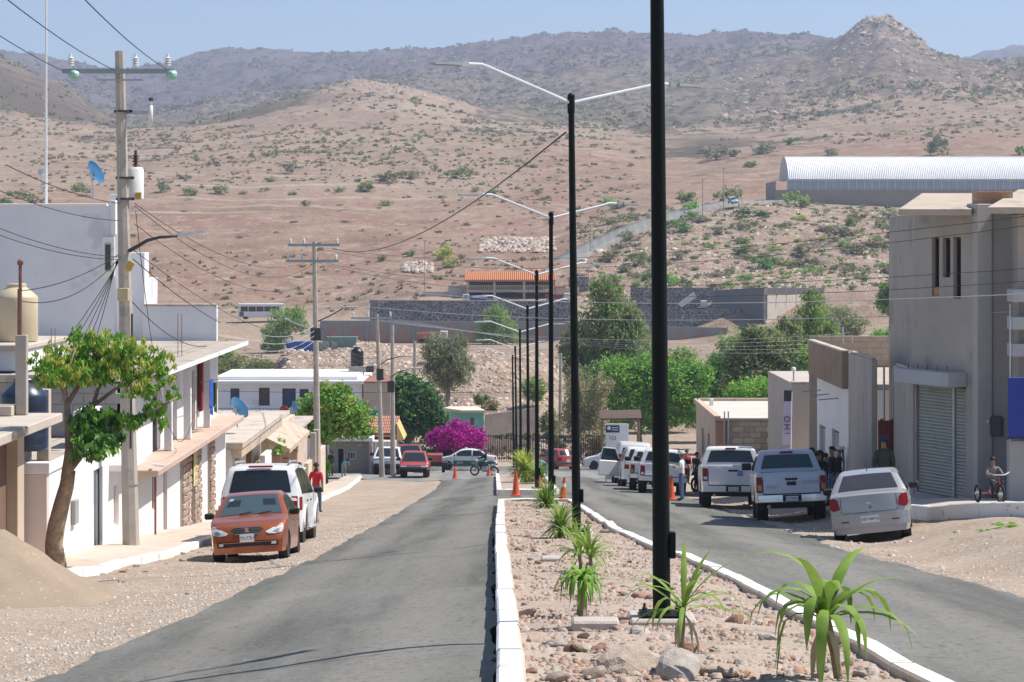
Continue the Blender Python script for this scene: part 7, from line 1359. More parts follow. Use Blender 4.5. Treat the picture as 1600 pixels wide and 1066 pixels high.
def car(kind, label, X, Y, head, pm, glass=None, ptxt=None, ptxt2=None, rim=None, trimlow=None, group=None, lights='std', scale=1.0):
    s = SPEC[kind]; T = thing('parked_car', label, 'car', group=group); lf = Loft(s['top'], .2 if kind in ('sedan', 'notch', 'hatch') else .3, s['W'], s['belt'], s['Wr'], s['H'], s['L'], s['wy'], s['R'] + .055, s['R'], k={'van': .05, 'suv': .12}.get(kind, .2))
    g = glass or M_GLASS; lf.body('body', pm, T); lf.topglass('windscreen', g, T, *s['ws']); lf.topglass('rear_window', g, T, *s['rw'], -.86, .86)
    for sx in (-1, 1):
        for a, b in s['sg']: lf.sideglass('side_window', g, T, a, b, sx)
        yd = s['sg'][-1][0] - .04; doorline(T, lf, yd, .38, s['belt'] + .04, sx); doorline(T, lf, s['sg'][-1][1] + .1, .45, s['belt'] - .03, sx); handle(T, lf, yd + .2, s['belt'] - .12, sx, pm if kind != 'suv' else M_TRIM)
        if len(s['sg']) > 1: handle(T, lf, yd - .75, s['belt'] - .12, sx, pm if kind != 'suv' else M_TRIM)
        mirror(T, lf, s['ws'][1] - .32, s['belt'] + .02, M_TRIM, sx)
        for y in s['wy']: mb = MB(); mb.lathe([(s['R'] + .035, -.16), (s['R'] + .035, .0)], 18, (0, 0, 0), Matrix.Translation((sx * (s['W'] / 2 - .03), y, s['R'])) @ Matrix.Rotation(sx * math.pi / 2, 4, 'Y')); mb.build('wheel_well', M_TRIM, T)
    wheels(T, s['W'], s['wy'], s['R'], .2 if kind != 'suv' else .25, rim)
    W2 = s['W'] / 2; tz = lf.tz; nose = s['belt']
    if lights == 'std':
        for sx in (-1, 1):
            x0, x1 = sorted((sx * W2 * .5, sx * W2 * .88)); lf.endpatch('headlight', M_HEAD, T, 1, x0, x1, nose * .68, nose * .83)
            x0, x1 = sorted((sx * W2 * .62, sx * W2 * .9)); zt = {'sedan': (.72, .95), 'notch': (.68, .93), 'suv': (.78, 1.1), 'van': (.85, 1.5), 'hatch': (.62, .88)}[kind]; lf.endpatch('tail_light', M_TAIL, T, -1, x0, x1, *zt)
        lf.endpatch('grille', M_TRIM, T, 1, -W2 * .42, W2 * .42, nose * .62, nose * .74); lf.endpatch('lower_grille', M_TRIM, T, 1, -W2 * .62, W2 * .62, .32, .45); lf.endpatch('rear_bumper_trim', M_TRIM, T, -1, -W2 * .7, W2 * .7, .42, .47, .014)
        if ptxt: plate(T, lf, 1, .53, ptxt)
        if ptxt2: plate(T, lf, -1, .6 if kind != 'suv' else .85, ptxt2)
    place(T, X, Y, head, s['wy'][0], W2 - .1); T.scale = (scale,) * 3
    return T, lf
# --- orange sedan by the left kerb
T, lf = car('sedan', 'copper orange sedan parked at the left kerb facing uphill', PX(396, 47) - .1, 48.9, math.pi, P_ORANGE, M_GLASSL, None, None, lights=None, scale=.9)
for sx in (-1, 1):
    pts = [(sx * .36, .70), (sx * .70, .80), (sx * .76, .70), (sx * .72, .58), (sx * .46, .60)]
    hl = lf.endpoly('headlight', M_HEAD, T, 1, [(sx * .40, .645), (sx * .52, .70), (sx * .70, .79), (sx * .765, .80), (sx * .775, .70), (sx * .74, .615), (sx * .60, .59), (sx * .46, .60)], .016); lf.endpoly('lamp_bowl', M_CHROME, hl, 1, [(sx * .56, .64), (sx * .66, .70), (sx * .72, .68), (sx * .68, .62)], .022); x0, x1 = sorted((sx * .36, sx * .66)); lf.endpatch('fog_recess', M_TRIM, T, 1, x0, x1, .34, .45, .012); x0, x1 = sorted((sx * .52, sx * .62)); f = lf.endpatch('fog_lamp', M_HEAD, T, 1, x0, x1, .37, .43, .018)
g_ = lf.endpoly('grille', M_TRIM, T, 1, [(-.36, .70), (-.30, .745), (0, .757), (.30, .745), (.36, .70), (.28, .635), (0, .622), (-.28, .635)], .014); lf.endpatch('chrome_strip', M_CHROME, T, 1, -.28, .28, .75, .762, .018); lf.endpatch('chrome_strip', M_CHROME, T, 1, -.26, .26, .612, .624, .018)
for k in range(3): lf.endpatch('grille_bar', M_RIMD, g_, 1, -.27, .27, .652 + .026 * k, .66 + .026 * k, .019)
y = lf.ysurf(1, .685) + .03; mb = MB()
for a in (90, 210, 330):
    a = math.radians(a); d = Vector((math.cos(a), 0, math.sin(a))); n = Vector((-d.z, 0, d.x)); c = Vector((0, y, .682)); mb.add([c, c + d * .028 + n * .016, c + d * .056, c + d * .028 - n * .016], [(0, 1, 2, 3)])
mb.build('emblem', M_CHROME, T, recalc=False)
lf.endpatch('lower_grille', M_TRIM, T, 1, -.42, .42, .35, .42, .013); lf.endpatch('bumper_lip', P_ORANGE, T, 1, -.55, .55, .425, .445, .02); plate(T, lf, 1, .53, 'UW-770-B', .31, .17); lf.topglass('permit_sticker', mat('sticker_blue', (.25, .45, .6), .5, 0), T, .56, .64, .66, .8, .012)
for sx in (-.35, .22): mb = MB(); mb.tube([lf.tp(1.17, sx + .1, .02), lf.tp(1.1, sx - .25, .02)], .008, 5); mb.build('wiper', M_TRIM, T)
for sx in (-.32, .32): mb = MB(); p = lf.tp(.78, sx * 1.1, .011); 
for x in (-.36, .36):
    mb = MB(); mb.grid([[lf.tp(yy, (x + dx) / .62, .009) for dx in (-.13, -.1, .1, .13)] for yy in (.86, .72, .62)]); mb.build('seat_back', mat('seat_fabric', (.018, .02, .022), .3, .1, 5), T, smooth=True)
# --- white SUV
T, lf = car('suv', 'white sport utility vehicle parked behind the orange sedan', PX(418, 55.7) - .12, 57.6, 0, P_WHITE, None, lights=None)
for sx in (-1, 1):
    x0, x1 = sorted((sx * .72, sx * .86)); lf.endpatch('tail_light', M_TAIL, T, -1, x0, x1, .80, 1.12, .016); mb = MB(); mb.grid([[lf.sp(yy, z, sx, .008) for z in (.8, .95, 1.1)] for yy in (-2.36, -2.2, -2.12)]); mb.build('tail_light', M_TAIL, T)
    mb = MB(); mb.tube([(sx * .62, -1.9, 1.845), (sx * .62, -1.8, 1.91), (sx * .62, 0, 1.92), (sx * .62, .15, 1.86)], .025, 6); mb.build('roof_rail', mat('rail_grey', (.28, .29, .30), .5, 0), T, smooth=True)
    for yw in (1.55, -1.45):
        mb = MB(); pts = [(lf.hw(yw, .6) * sx, yw + .5 * math.cos(a), .39 + .5 * math.sin(a)) for a in np.linspace(0, math.pi, 13)]; mb.tube([(p[0], p[1], p[2]) for p in pts], .045, 6); mb.build('wheel_flare', P_WHITE, T, smooth=True)
    mb = MB(); mb.bbox((sx * .93 - .12, -.85, .33), (sx * .93 + .12, .95, .39), .02); mb.build('running_board', M_STEEL, T)
mb = MB(); mb.bbox((-.28, -2.22, 1.78), (.28, -2.14, 1.825), .015); mb.build('brake_light', M_TAIL, T); lf.endpatch('rear_bumper', P_WHITE, T, -1, -.9, .9, .5, .74, .07); lf.endpatch('rear_wiper', M_TRIM, T, -1, -.02, .02, 1.2, 1.45, .012, .01); plate(T, lf, -1, .95, 'VFK-21-8'); lf.endpatch('spare_trim', M_TRIM, T, -1, -.8, .8, .42, .49, .06)
# --- pickups
def pickup(label, X, Y, head, pm, L=5.7, W=2.0, H=1.9, rail=1.28, belt=1.28, rearcab=-.45, R=.4, ptxt='', style='ram', roll=0, crew=True, glass=None, group=None, front=False):
    T = thing('pickup_truck', label, 'pickup truck', group=group); h = L / 2; wy = (h - 1.05, -h + 1.2)
    low = Loft([(-h, .62), (-h + .01, rail - .06), (-h + .04, rail), (rearcab + 1.5, rail + .01), (h - 1.3, rail - .02), (h - .35, rail - .1), (h - .08, rail - .22), (h, .6)], .5, W, rail + .3, W, H, L, wy, R + .1, R, plan=.05, k=.06)
    bed = (-h + .09, rearcab - .06); low.body('body', pm, T, skip=bed)
    fz = .62; xb = W / 2 * .85 - .02; mb = MB()
    mb.grid([[(-xb, bed[0], fz), (xb, bed[0], fz)], [(-xb, bed[1], fz), (xb, bed[1], fz)]]); mb.grid([[(-xb, bed[0], fz), (-xb, bed[1], fz)], [(-xb, bed[0], rail), (-xb, bed[1], rail)]]); mb.grid([[(xb, bed[0], fz), (xb, bed[1], fz)], [(xb, bed[0], rail), (xb, bed[1], rail)]])
    for yy in bed: mb.grid([[(-xb, yy, fz), (xb, yy, fz)], [(-xb, yy, rail), (xb, yy, rail)]])
    mb.build('cargo_bed', M_GREYT, T)
    cl = 2.35 if crew else 1.75; y0 = rearcab; y1 = y0 + cl + .55
    cab = Loft([(y0, belt - .1), (y0 + .02, belt + .02), (y0 + .14, H - .1), (y0 + .24, H - .02), (y0 + .8, H), (y1 - 1.05, H - .02), (y1 - .82, H - .1), (y1, belt - .06), (y1 + .05, belt - .12)], belt - .12, W * .97, belt - .02, W * .74, H, 9, (), .4, .3, plan=0, k=0)
    cab.body('cab', pm, T); g = glass or M_GLASS; cab.topglass('windscreen', g, T, y1 - .8, y1 - .06); cab.topglass('rear_window', g, T, y0 + .035, y0 + .128, -.84, .84, .01)
    for sx in (-1, 1):
        if crew: cab.sideglass('side_window', g, T, y0 + .25, y0 + 1.0, sx); cab.sideglass('side_window', g, T, y0 + 1.1, y1 - .5, sx)
        else: cab.sideglass('side_window', g, T, y0 + .3, y1 - .5, sx)
        mirror(T, cab, y1 - .6, belt + .04, M_TRIM, sx, .24, .2); doorline(T, low, y0 + 1.05, .5, rail - .03, sx); doorline(T, low, y0 + .05, .5, rail - .03, sx); handle(T, low, y0 + 1.2, rail - .16, sx, pm)
        x0, x1 = sorted((sx * W / 2 * .80, sx * W / 2 * .955)); t_ = low.endpatch('tail_light', M_TAIL, T, -1, x0, x1, rail - .5, rail - .1, .02)
        low.endpatch('reverse_lamp', M_HEAD if style == 'ram' else M_AMBER, t_, -1, x0 + .02, x1 - .02, rail - .45, rail - .36 if style == 'ram' else rail - .3, .026)
        mb = MB(); mb.grid([[low.sp(yy, z, sx, .008) for z in (rail - .5, rail - .3, rail - .1)] for yy in (-h + .02, -h + .08, -h + .14)]); mb.build('tail_light', M_TAIL, T)
        x0, x1 = sorted((sx * W / 2 * .5, sx * W / 2 * .92)); low.endpatch('headlight', M_HEAD, T, 1, x0, x1, rail - .46, rail - .26)
        for yw in wy: mb = MB(); mb.lathe([(R + .07, -.2), (R + .07, .0)], 18, (0, 0, 0), Matrix.Translation((sx * (W / 2 - .06), yw, R)) @ Matrix.Rotation(sx * math.pi / 2, 4, 'Y')); mb.build('wheel_well', M_TRIM, T)
    low.endpatch('tailgate', pm, T, -1, -W / 2 * .77, W / 2 * .77, .73, rail - .03, .012); [low.endpatch('tailgate_seam', M_TRIM, T, -1, q_ - .008, q_ + .008, .73, rail - .03, .008) for q_ in (-W / 2 * .785, W / 2 * .785)]; tg = low.endpatch('tailgate_seam', M_TRIM, T, -1, -W / 2 * .79, W / 2 * .79, .695, .725, .006); low.endpatch('tailgate_handle', M_TRIM, T, -1, -.16, .16, rail - .2, rail - .14, .022)
    bm = MATS['white_paint_car'] if style == 'ram' and pm is P_WHITE else M_CHROME
    for sx in (-1, 1): x0, x1 = sorted((sx * .24, sx * W / 2 * .93)); low.endpatch('rear_bumper', bm, T, -1, x0, x1, .52, .69, .12)
    low.endpatch('bumper_step', M_TRIM, T, -1, -.238, .238, .52, .685, .1); a = low.endpatch('number_plate', M_PLATE, T, -1, -.16, .16, .535, .655, .115, .01)
    if ptxt: text_mesh(ptxt, .07, M_INK, a, Matrix.Translation((0, -h - .119, .595)) @ Matrix.Rotation(math.pi / 2, 4, 'X'), .002)
    low.endpatch('grille', M_TRIM if style == 'ram' else M_CHROME, T, 1, -W / 2 * .46, W / 2 * .46, rail - .5, rail - .24, .014); low.endpatch('front_bumper', bm if style == 'ram' else M_TRIM, T, 1, -W / 2 * .94, W / 2 * .94, .5, .68, .1)
    if style != 'low':
        mb = MB(); mb.bbox((-.17, y0 + .1, H - .09), (.17, y0 + .15, H - .045), .01); mb.build('brake_light', M_TAIL, T)
    mb = MB(); mb.tube([(-.6, -h + .05, .4), (-.6, -h - .06, .4)], .05, 10); mb.build('exhaust', M_STEEL, T); mb = MB(); mb.box((-.6, -h + .3, .36), (.6, h - .4, .5)); mb.tube([(-.75, -h + 1.2, R), (.75, -h + 1.2, R)], .07, 8); mb.build('chassis', M_TRIM, T)
    wheels(T, W, wy, R, .3, M_RIM if style == 'ram' else M_RIMD); place(T, X, Y, head, wy[0], W / 2 - .15); return T, low, cab
T, low, cab = pickup('large white pickup truck nosed in beyond the silver pickup', PX(1155, 75.5), 78.6, -.055, P_WHITE, H=1.95, rail=1.34, belt=1.34, R=.42, ptxt='TZ-4318')
y = low.y0 - .014; mb = MB(); mb.bbox((.12, y - .008, 1.0), (.3, y + .004, 1.17), .02); mb.build('door_badge', mat('blue_badge', (.20, .28, .42), .5, .2, 12), T)
T, low, cab = pickup('bluish silver pickup truck tilted on the dirt bank with chrome bumper', PX(1242, 61.8) + .15, 64.5, -.07, P_BLUESIL, L=5.2, W=1.85, H=1.84, rail=1.26, belt=1.26, R=.39, ptxt='TC-7038-N', style='hilux', glass=mat('aqua_glass', (.035, .065, .07), .06, 0, spec=.6))
text_mesh('TOYOTA', .13, mat('worn_letter', (.36, .37, .40), .5, 0), T, Matrix.Translation((.5, low.y0 - .014, 1.0)) @ Matrix.Rotation(math.pi / 2, 4, 'X'), .003); text_mesh('HILUX', .1, MATS['worn_letter'], T, Matrix.Translation((-.5, low.y0 - .014, .9)) @ Matrix.Rotation(math.pi / 2, 4, 'X'), .003)
for x, z, w_, h_ in ((.0, .98, .12, .05),): mb = MB(); mb.bbox((x - w_, low.y0 - .03, z - h_), (x + w_, low.y0 + .005, z + h_), .01); mb.build('tailgate_latch', M_TRIM, T)
# --- silver sedan on the bank
T, lf = car('notch', 'dusty silver sedan parked on the dirt bank before the grey house', PX(1372, 49.7) + .25, 51.8, -.17, P_SILVER, mat('dusty_glass', (.04, .04, .042), .12, .1, 3, spec=.5), rim=M_RIMD, lights=None)
for sx in (-1, 1):
    t_ = lf.endpoly('tail_light', M_TAIL, T, -1, [(sx * .60, .72), (sx * .63, .90), (sx * .70, .955), (sx * .80, .95), (sx * .81, .74), (sx * .74, .68)], .016); mb = MB(); mb.grid([[lf.sp(yy, z, sx, .008) for z in (.70, .8, .92)] for yy in (-2.03, -1.95, -1.9)]); mb.build('tail_light', M_TAIL, T); x0, x1 = sorted((sx * .44, sx * .6)); lf.endpatch('reflector', M_TAIL, T, -1, x0, x1, .44, .465, .055)
lf.endpatch('rear_bumper', P_SILVER, T, -1, -.79, .79, .34, .6, .04); a = lf.endpatch('number_plate', M_PLATE, T, -1, -.19, .19, .42, .56, .05, .01); text_mesh('GZT-847-G', .075, M_INK, a, Matrix.Translation((0, lf.ysurf(-1, .5) - .054, .49)) @ Matrix.Rotation(math.pi / 2, 4, 'X'), .002)
lf.endpatch('boot_seam', M_TRIM, T, -1, -.56, .56, .628, .636, .006); lf.endpatch('boot_seam', M_TRIM, T, -1, -.58, -.57, .636, .96, .006); lf.endpatch('boot_seam', M_TRIM, T, -1, .57, .58, .636, .96, .006); e = MB(); yy = lf.ysurf(-1, .82) - .016
e.add([(-.06, yy, .828), (-.02, yy, .828), (-.015, yy, .842), (.025, yy, .842), (.025, yy, .828), (.06, yy, .828), (.055, yy, .81), (.02, yy, .81), (.015, yy, .796), (-.025, yy, .796), (-.025, yy, .81), (-.06, yy, .81)], [tuple(range(12))]); e.build('emblem', M_CHROME, T, recalc=False); mb = MB(); mb.lathe([(.02, 0), (.02, .01), (.005, .012)], 10, (0, 0, 0), Matrix.Translation((.03, lf.ysurf(-1, .73) - .004, .73)) @ Matrix.Rotation(math.pi / 2, 4, 'X')); mb.build('boot_lock', M_TRIM, T)
text_mesh('CHEVY', .05, M_CHROME, T, Matrix.Translation((.42, lf.ysurf(-1, .68) - .01, .675)) @ Matrix.Rotation(math.pi / 2, 4, 'X'), .002); mb = MB(); mb.tube([(0, -.7, 1.42), (0, -.78, 1.56)], .01, 5); mb.build('aerial', M_TRIM, T)
# --- row of white vehicles at the right kerb
T, low, cab = pickup('white pickup half hidden by the thickest black post', PX(1040, 96), 98.8, -.04, P_WHITE, W=1.95, L=5.3, H=1.8, rail=1.2, belt=1.2, ptxt='TC-1902-A')
T, low, cab = pickup('second white pickup in the row beside the white sport utility vehicle with an open door', PX(1021, 103), 105.9, -.04, P_WHITE, W=1.85, L=5.3, H=1.78, rail=1.18, belt=1.18, R=.36, ptxt='TC-4471-B', style='hilux')
T, lf = car('suv', 'white sport utility vehicle with its driver door open at the roadside', PX(1003, 112), 114.6, 0, P_WHITE, None, None, 'VCR-88-2')
M = Matrix.Translation((-.93, .95, 0)) @ Matrix.Rotation(math.radians(-68), 4, 'Z'); mb = MB(); mb.bbox((-.05, -1.1, .42), (.03, 0, 1.14), .03, M); d_ = mb.build('open_door', P_WHITE, T); mb = MB(); mb.box((-.058, -1.0, .5), (-.051, -.1, 1.05), M); mb.build('door_lining', M_TRIM, d_)
mb = MB()
for a, b in (((-.03, -1.05, 1.14), (.05, -.95, 1.74)), ((.05, -.95, 1.74), (.05, -.3, 1.72)), ((.05, -.3, 1.72), (-.02, .0, 1.14))): mb.tube([M @ Vector(a), M @ Vector(b)], .03, 6)
mb.build('door_window_frame', P_WHITE, d_); mb = MB(); mb.quad(M @ Vector((-.02, -1.03, 1.15)), M @ Vector((-.02, -.02, 1.15)), M @ Vector((.05, -.3, 1.71)), M @ Vector((.05, -.93, 1.72))); mb.build('door_glass', M_GLASSL, d_)
T, lf = car('van', 'tall white van at the head of the roadside row', PX(990, 122), 125, 0, P_WHITE, M_GLASS, None, 'VJE-30-7')
T.name = 'parked_van'; T['category'] = 'van'
# --- across the junction
T, lf = car('sedan', 'white and dark green police car numbered 4001 parked across the junction', PX(729, 168), 169.0, math.pi / 2, P_WHITE, M_GLASS)
for sx in (-1, 1):
    mb = MB(); yy = [y for y in np.linspace(-1.0, 1.05, 12)]; mb.grid([[lf.sp(y, z, sx, .006) for z in (.28, .45, .66)] for y in np.linspace(-.86, .94, 12)]); mb.grid([[lf.sp(y, z, sx, .006) for z in (.45, .55, .66)] for y in np.linspace(-2.0, -1.6, 5)]); st = mb.build('green_stripe', P_GREEN, T, smooth=True)
    rot = Matrix.Rotation(math.pi / 2 * (1 if sx > 0 else -1), 4, 'Z') @ Matrix.Rotation(math.pi / 2, 4, 'X')
    for s_, y in (('4001', .48), ('SLP', -.5)): text_mesh(s_, .24, M_PLATE, st, Matrix.Translation((sx * (lf.hw(y, .5) + .016), y, .5)) @ rot, .003)
mb = MB(); mb.bbox((-.35, -.05, 1.5), (.35, .15, 1.58), .02); mb.build('light_bar', M_HEAD, T)
T, lf = car('hatch', 'small red hatchback parked across the junction behind the lamp posts', PX(869, 170), 171.5, .5, P_RED, None, None, 'UWN-51-3')
T, lf = car('sedan', 'white sedan parked across the junction behind the information sign', PX(958, 169), 170.5, math.pi / 2, P_WHITE)
T, low, cab = pickup('old red pickup with grey bumper facing the junction from the left', PX(646, 146), 148.6, math.pi, P_RED, W=1.75, L=5.0, H=1.62, rail=1.0, belt=1.0, R=.33, style='low', crew=False, rearcab=-.2)
T, low, cab = pickup('white pickup parked behind the close pair of concrete poles', PX(604, 154), 157, math.pi, P_WHITE, W=1.85, L=5.2, H=1.75, rail=1.12, belt=1.12, R=.35, style='hilux')
T, low, cab = pickup('dark red pickup behind the old red pickup', PX(636, 166), 168.6, math.pi + .1, P_DRED, W=1.85, L=5.2, H=1.8, rail=1.15, belt=1.15, R=.36, style='hilux')
T = thing('cargo_trailer', 'small bright red flatbed trailer beside the police car', 'trailer', (PX(678, 160), 160.5, G(PX(678, 160), 160.5))); mb = MB(); mb.bbox((-.55, -.8, .75), (.55, .8, 1.25), .02); mb.build('tub', P_RED, T); mb = MB(); mb.box((-.6, -.85, .5), (.9, .85, .745)); mb.build('chassis', M_TRIM, T); wheels(T, 1.5, (0,), .3); mb = MB(); mb.tube([(.9, 0, .6), (1.6, 0, .5)], .04, 6); mb.build('drawbar', M_TRIM, T)
# --- far vehicles
r = ray_ground(1146, 324, 500); T, lf = car('hatch', 'light blue car on the hillside road by the slim poles', r[0], r[1], math.pi + .3, paint('light_blue_paint', (.30, .42, .50), .4, .4), scale=1.0); T.location.z += .95
def bus():
    r = ray_ground(408, 503, 380); T = thing('parked_bus', 'white coach parked at the foot of the red slope', 'bus', (r[0], r[1], r[2] + .5)); Lb, W, H = 9.0, 2.5, 3.15; mb = MB(); mb.bbox((-Lb / 2, -W / 2, .4), (Lb / 2, W / 2, H), .15); mb.build('body', P_WHITE, T)
    for i in range(5): mb = MB(); x = -Lb / 2 + .6 + i * 1.55; mb.box((x, -W / 2 - .02, 1.55), (x + 1.42, -W / 2 - .004, 2.55)); mb.build('window', M_GLASS, T)
    mb = MB(); mb.box((-Lb / 2 + .35, -W / 2 - .015, .6), (-Lb / 2 + 1.2, -W / 2 - .003, 1.5)); mb.build('door', M_GREYT, T)
    for x in (-3.0, 3.0):
        for y in (-W / 2 + .14, W / 2 - .14): mb = MB(); mb.lathe([(.2, -.13), (.46, -.13), (.5, -.08), (.5, .08), (.46, .13), (.2, .13)], 16, (0, 0, 0), Matrix.Translation((x, y, .5)) @ Matrix.Rotation(math.pi / 2, 4, 'X')); mb.build('wheel', M_TYRE, T)
    mb = MB(); mb.box((-Lb / 2 - .01, -W / 2 + .2, 1.5), (-Lb / 2 - .002, W / 2 - .2, 2.7)); mb.build('windscreen', M_GLASS, T)
bus()
def lorry(label, px, py, Y, cabm, bedm, s=1.0, rz=0, tip=0, z=None):
    T = thing('lorry', label, 'lorry', P(px, py, Y), rz); mb = MB(); mb.bbox((-3.2, -1.1, .9), (-1.5, 1.1, 2.7), .12); c = mb.build('cab', cabm, T); mb = MB(); mb.box((-3.22, -.95, 1.8), (-3.202, .95, 2.5)); mb.box((-2.9, -1.12, 1.8), (-1.9, -1.102, 2.45)); mb.build('window', M_GLASS, c); mb = MB(); mb.box((-3.1, -.5, .65), (3.2, .5, .9)); mb.build('chassis', M_TRIM, T)
    M = Matrix.Translation((3.1, 0, 1.0)) @ Matrix.Rotation(tip, 4, 'Y') @ Matrix.Translation((-3.1, 0, -1.0)); mb = MB(); mb.add([(-1.3, -1.15, 1.05), (3.1, -1.15, 1.05), (3.1, 1.15, 1.05), (-1.3, 1.15, 1.05), (-1.4, -1.25, 2.4), (3.4, -1.25, 2.2), (3.4, 1.25, 2.2), (-1.4, 1.25, 2.4)], [(0, 3, 2, 1), (4, 5, 6, 7), (0, 1, 5, 4), (1, 2, 6, 5), (2, 3, 7, 6), (3, 0, 4, 7)], M); b = mb.build('tipper_body', bedm, T)
    for k in range(5): x = -1.1 + k * 1.0; mb = MB(); mb.box((x, -1.3, 1.06), (x + .1, -1.16, 2.2), M); mb.build('rib', bedm, b)
    for x in (-2.4, 1.2, 2.3):
        for y in (-.95, .95): mb = MB(); mb.lathe([(.2, -.15), (.46, -.15), (.5, -.1), (.5, .1), (.46, .15), (.2, .15)], 14, (0, 0, 0), Matrix.Translation((x, y, .5)) @ Matrix.Rotation(math.pi / 2, 4, 'X')); mb.build('wheel', M_TYRE, T)
    T.scale = (s,) * 3; return T
P_OR = paint('rusty_orange', (.42, .12, .05), .6, .1); P_BL = paint('tarp_blue', (.02, .12, .42), .6, .1)
lorry('orange tipper lorry parked before the painted yard wall', 676, 537, 436, P_WHITE, P_OR, .85, math.pi); lorry('white lorry with a blue load under the pavilion balcony', 742, 476, 478, P_WHITE, P_BL, .75); lorry('white lorry beside a red one behind the stone wall', 872, 474, 478, P_WHITE, P_DRED, .75, math.pi); lorry('white tipper lorry with its body raised behind the dark stone wall', 1085, 487, 470, P_WHITE, P_WHITE, .8, math.pi, .6); lorry('small pale lorry in the middle of the pavilion yard', 783, 474, 479, P_WHITE, M_GREYT, .45)
r = ray_ground(470, 529, 225)
for px, py, w_, h_, m, lab in ((472, 529, 1.9, 1.1, P_BL, 'blue metal skip on top of the rubble heap'), (512, 529, 1.3, 1.0, paint('pale_scrap', (.40, .46, .42), .7, .1), 'pale green scrap crate on the rubble heap beside the blue skip'), (535, 528, 1.7, 1.3, paint('teal_scrap', (.18, .30, .27), .7, .1), 'teal scrap frame on top of the rubble heap')):
    T = thing('scrap_skip', lab, 'skip', (PX(px, 266), 266, G(PX(px, 266), 266) - .05)); mb = MB(); mb.add([(-w_ * .8, -.6, 0), (w_ * .8, -.6, 0), (w_ * .8, .6, 0), (-w_ * .8, .6, 0), (-w_, -.7, h_), (w_, -.7, h_), (w_, .7, h_), (-w_, .7, h_)], [(0, 3, 2, 1), (4, 5, 6, 7), (0, 1, 5, 4), (1, 2, 6, 5), (2, 3, 7, 6), (3, 0, 4, 7)]); mb.build('tub', m, T)
    for k in range(4): x = -w_ * .75 + k * w_ * .5; mb = MB(); mb.box((x - .05, -.78, .1), (x + .05, -.66, h_ - .05)); mb.build('rib', m, T)
# ================================================================== near left street tree
def street_tree():
    Y = 44.0; foot = Vector((PX(88, Y), Y, G(PX(88, Y), Y) + .12)); T = thing('street_tree', 'leaning street tree with drooping glossy leaves on the left sidewalk', 'tree', foot); L = lambda px, py, dy=0: tuple(P(px, py, Y) - foot + Vector((0, dy, 0)))
    mb = MB(); mb.tube([L(88, 892), L(88, 884), L(84, 850), L(88, 822), L(97, 785), L(104, 760), L(108, 735)], [.2, .19, .165, .16, .145, .135, .12], 12); mb.build('trunk', mat('pale_bark', (.38, .26, .165), .95, .35, 7, .9, 18, coords='obj'), T, smooth=True)
    for pts, r in (([(107, 745), (112, 700), (110, 655), (108, 625)], (.1, .075, .065, .05)), ([(109, 735), (124, 715), (130, 680), (140, 640), (155, 600)], (.085, .07, .06, .05, .03)), ([(108, 628), (98, 600), (88, 570)], (.05, .04, .02)), ([(109, 630), (125, 600), (145, 570), (160, 545)], (.05, .04, .03, .015)), ([(111, 660), (150, 630), (185, 605), (215, 590)], (.045, .035, .03, .02)), ([(130, 690), (165, 670), (200, 655), (245, 640), (275, 622)], (.04, .035, .03, .025, .02)), ([(108, 640), (104, 590), (120, 545)], (.04, .03, .015))):
        mb = MB(); mb.tube([L(a, b, .25 * math.sin(a * .1)) for a, b in pts], list(r), 8); mb.build('branch', M_BARK, T, smooth=True)
    def bl(lst): return [L(a, b, random.uniform(-.4, .4)) for a, b, *_ in lst], [(w * Y / F, w * Y / F * 1.0, h * Y / F) for _, _, w, h in lst]
    C, R = bl([(90, 565, 42, 26), (140, 540, 46, 30), (190, 550, 46, 32), (235, 575, 40, 34), (70, 590, 28, 22), (160, 580, 60, 22), (215, 605, 40, 22), (120, 585, 50, 20), (255, 600, 24, 24)])
    crown('crown', T, C, R, 8500, .11, LM['glossy'], droop=1.3, asp=3.0, per=26, clump=.14, shell=.6); crown('crown', T, C, R, 5000, .105, LM['yellow'], droop=1.3, asp=3.2, per=26, clump=.14, shell=.6)
    C, R = bl([(140, 665, 30, 24), (165, 680, 26, 26), (150, 695, 34, 20), (130, 650, 18, 14), (175, 650, 20, 14)]); crown('lower_foliage', T, C, R, 2200, .14, LM['deep'], droop=.9, asp=2.0, per=14); crown('lower_foliage', T, C, R, 500, .17, LM['bright'], droop=.9, asp=2.0, per=14)
    C, R = bl([(215, 660, 22, 14), (240, 645, 20, 12), (255, 660, 16, 16), (265, 620, 14, 12)]); crown('side_foliage', T, C, R, 420, .16, LM['glossy'], droop=1.2, asp=2.6, per=10)
street_tree()
# ================================================================== traffic cones
M_CONE = mat('cone_orange', (.62, .085, .02), .5, .08, 4, coords='obj'); M_CONEW = mat('cone_band', (.72, .70, .66), .5, .05, 4, coords='obj')
def cone(label, px, py, Y, h=.72, lean=0):
    X = PX(px, Y); T = thing('traffic_cone', label, 'traffic cone', (X, Y, G(X, Y) + .02), group='orange traffic cones'); T.rotation_euler = (-.08, lean, 0)
    mb = MB(); mb.bbox((-.2, -.2, 0), (.2, .2, .04), .02); mb.build('base', M_CONE, T); mb = MB(); mb.lathe([(.155, .04), (.13, .1), (.035, h - .03), (.03, h), (.02, h)], 18); mb.build('shell', M_CONE, T, smooth=40)
    mb = MB(); r = lambda z: .13 + (.035 - .13) * (z - .1) / (h - .13) + .004; mb.lathe([(r(h * .62), h * .62), (r(h * .76), h * .76)], 18, cap=False); mb.build('band', M_CONEW if lean > .05 else M_CONE, T, smooth=40)
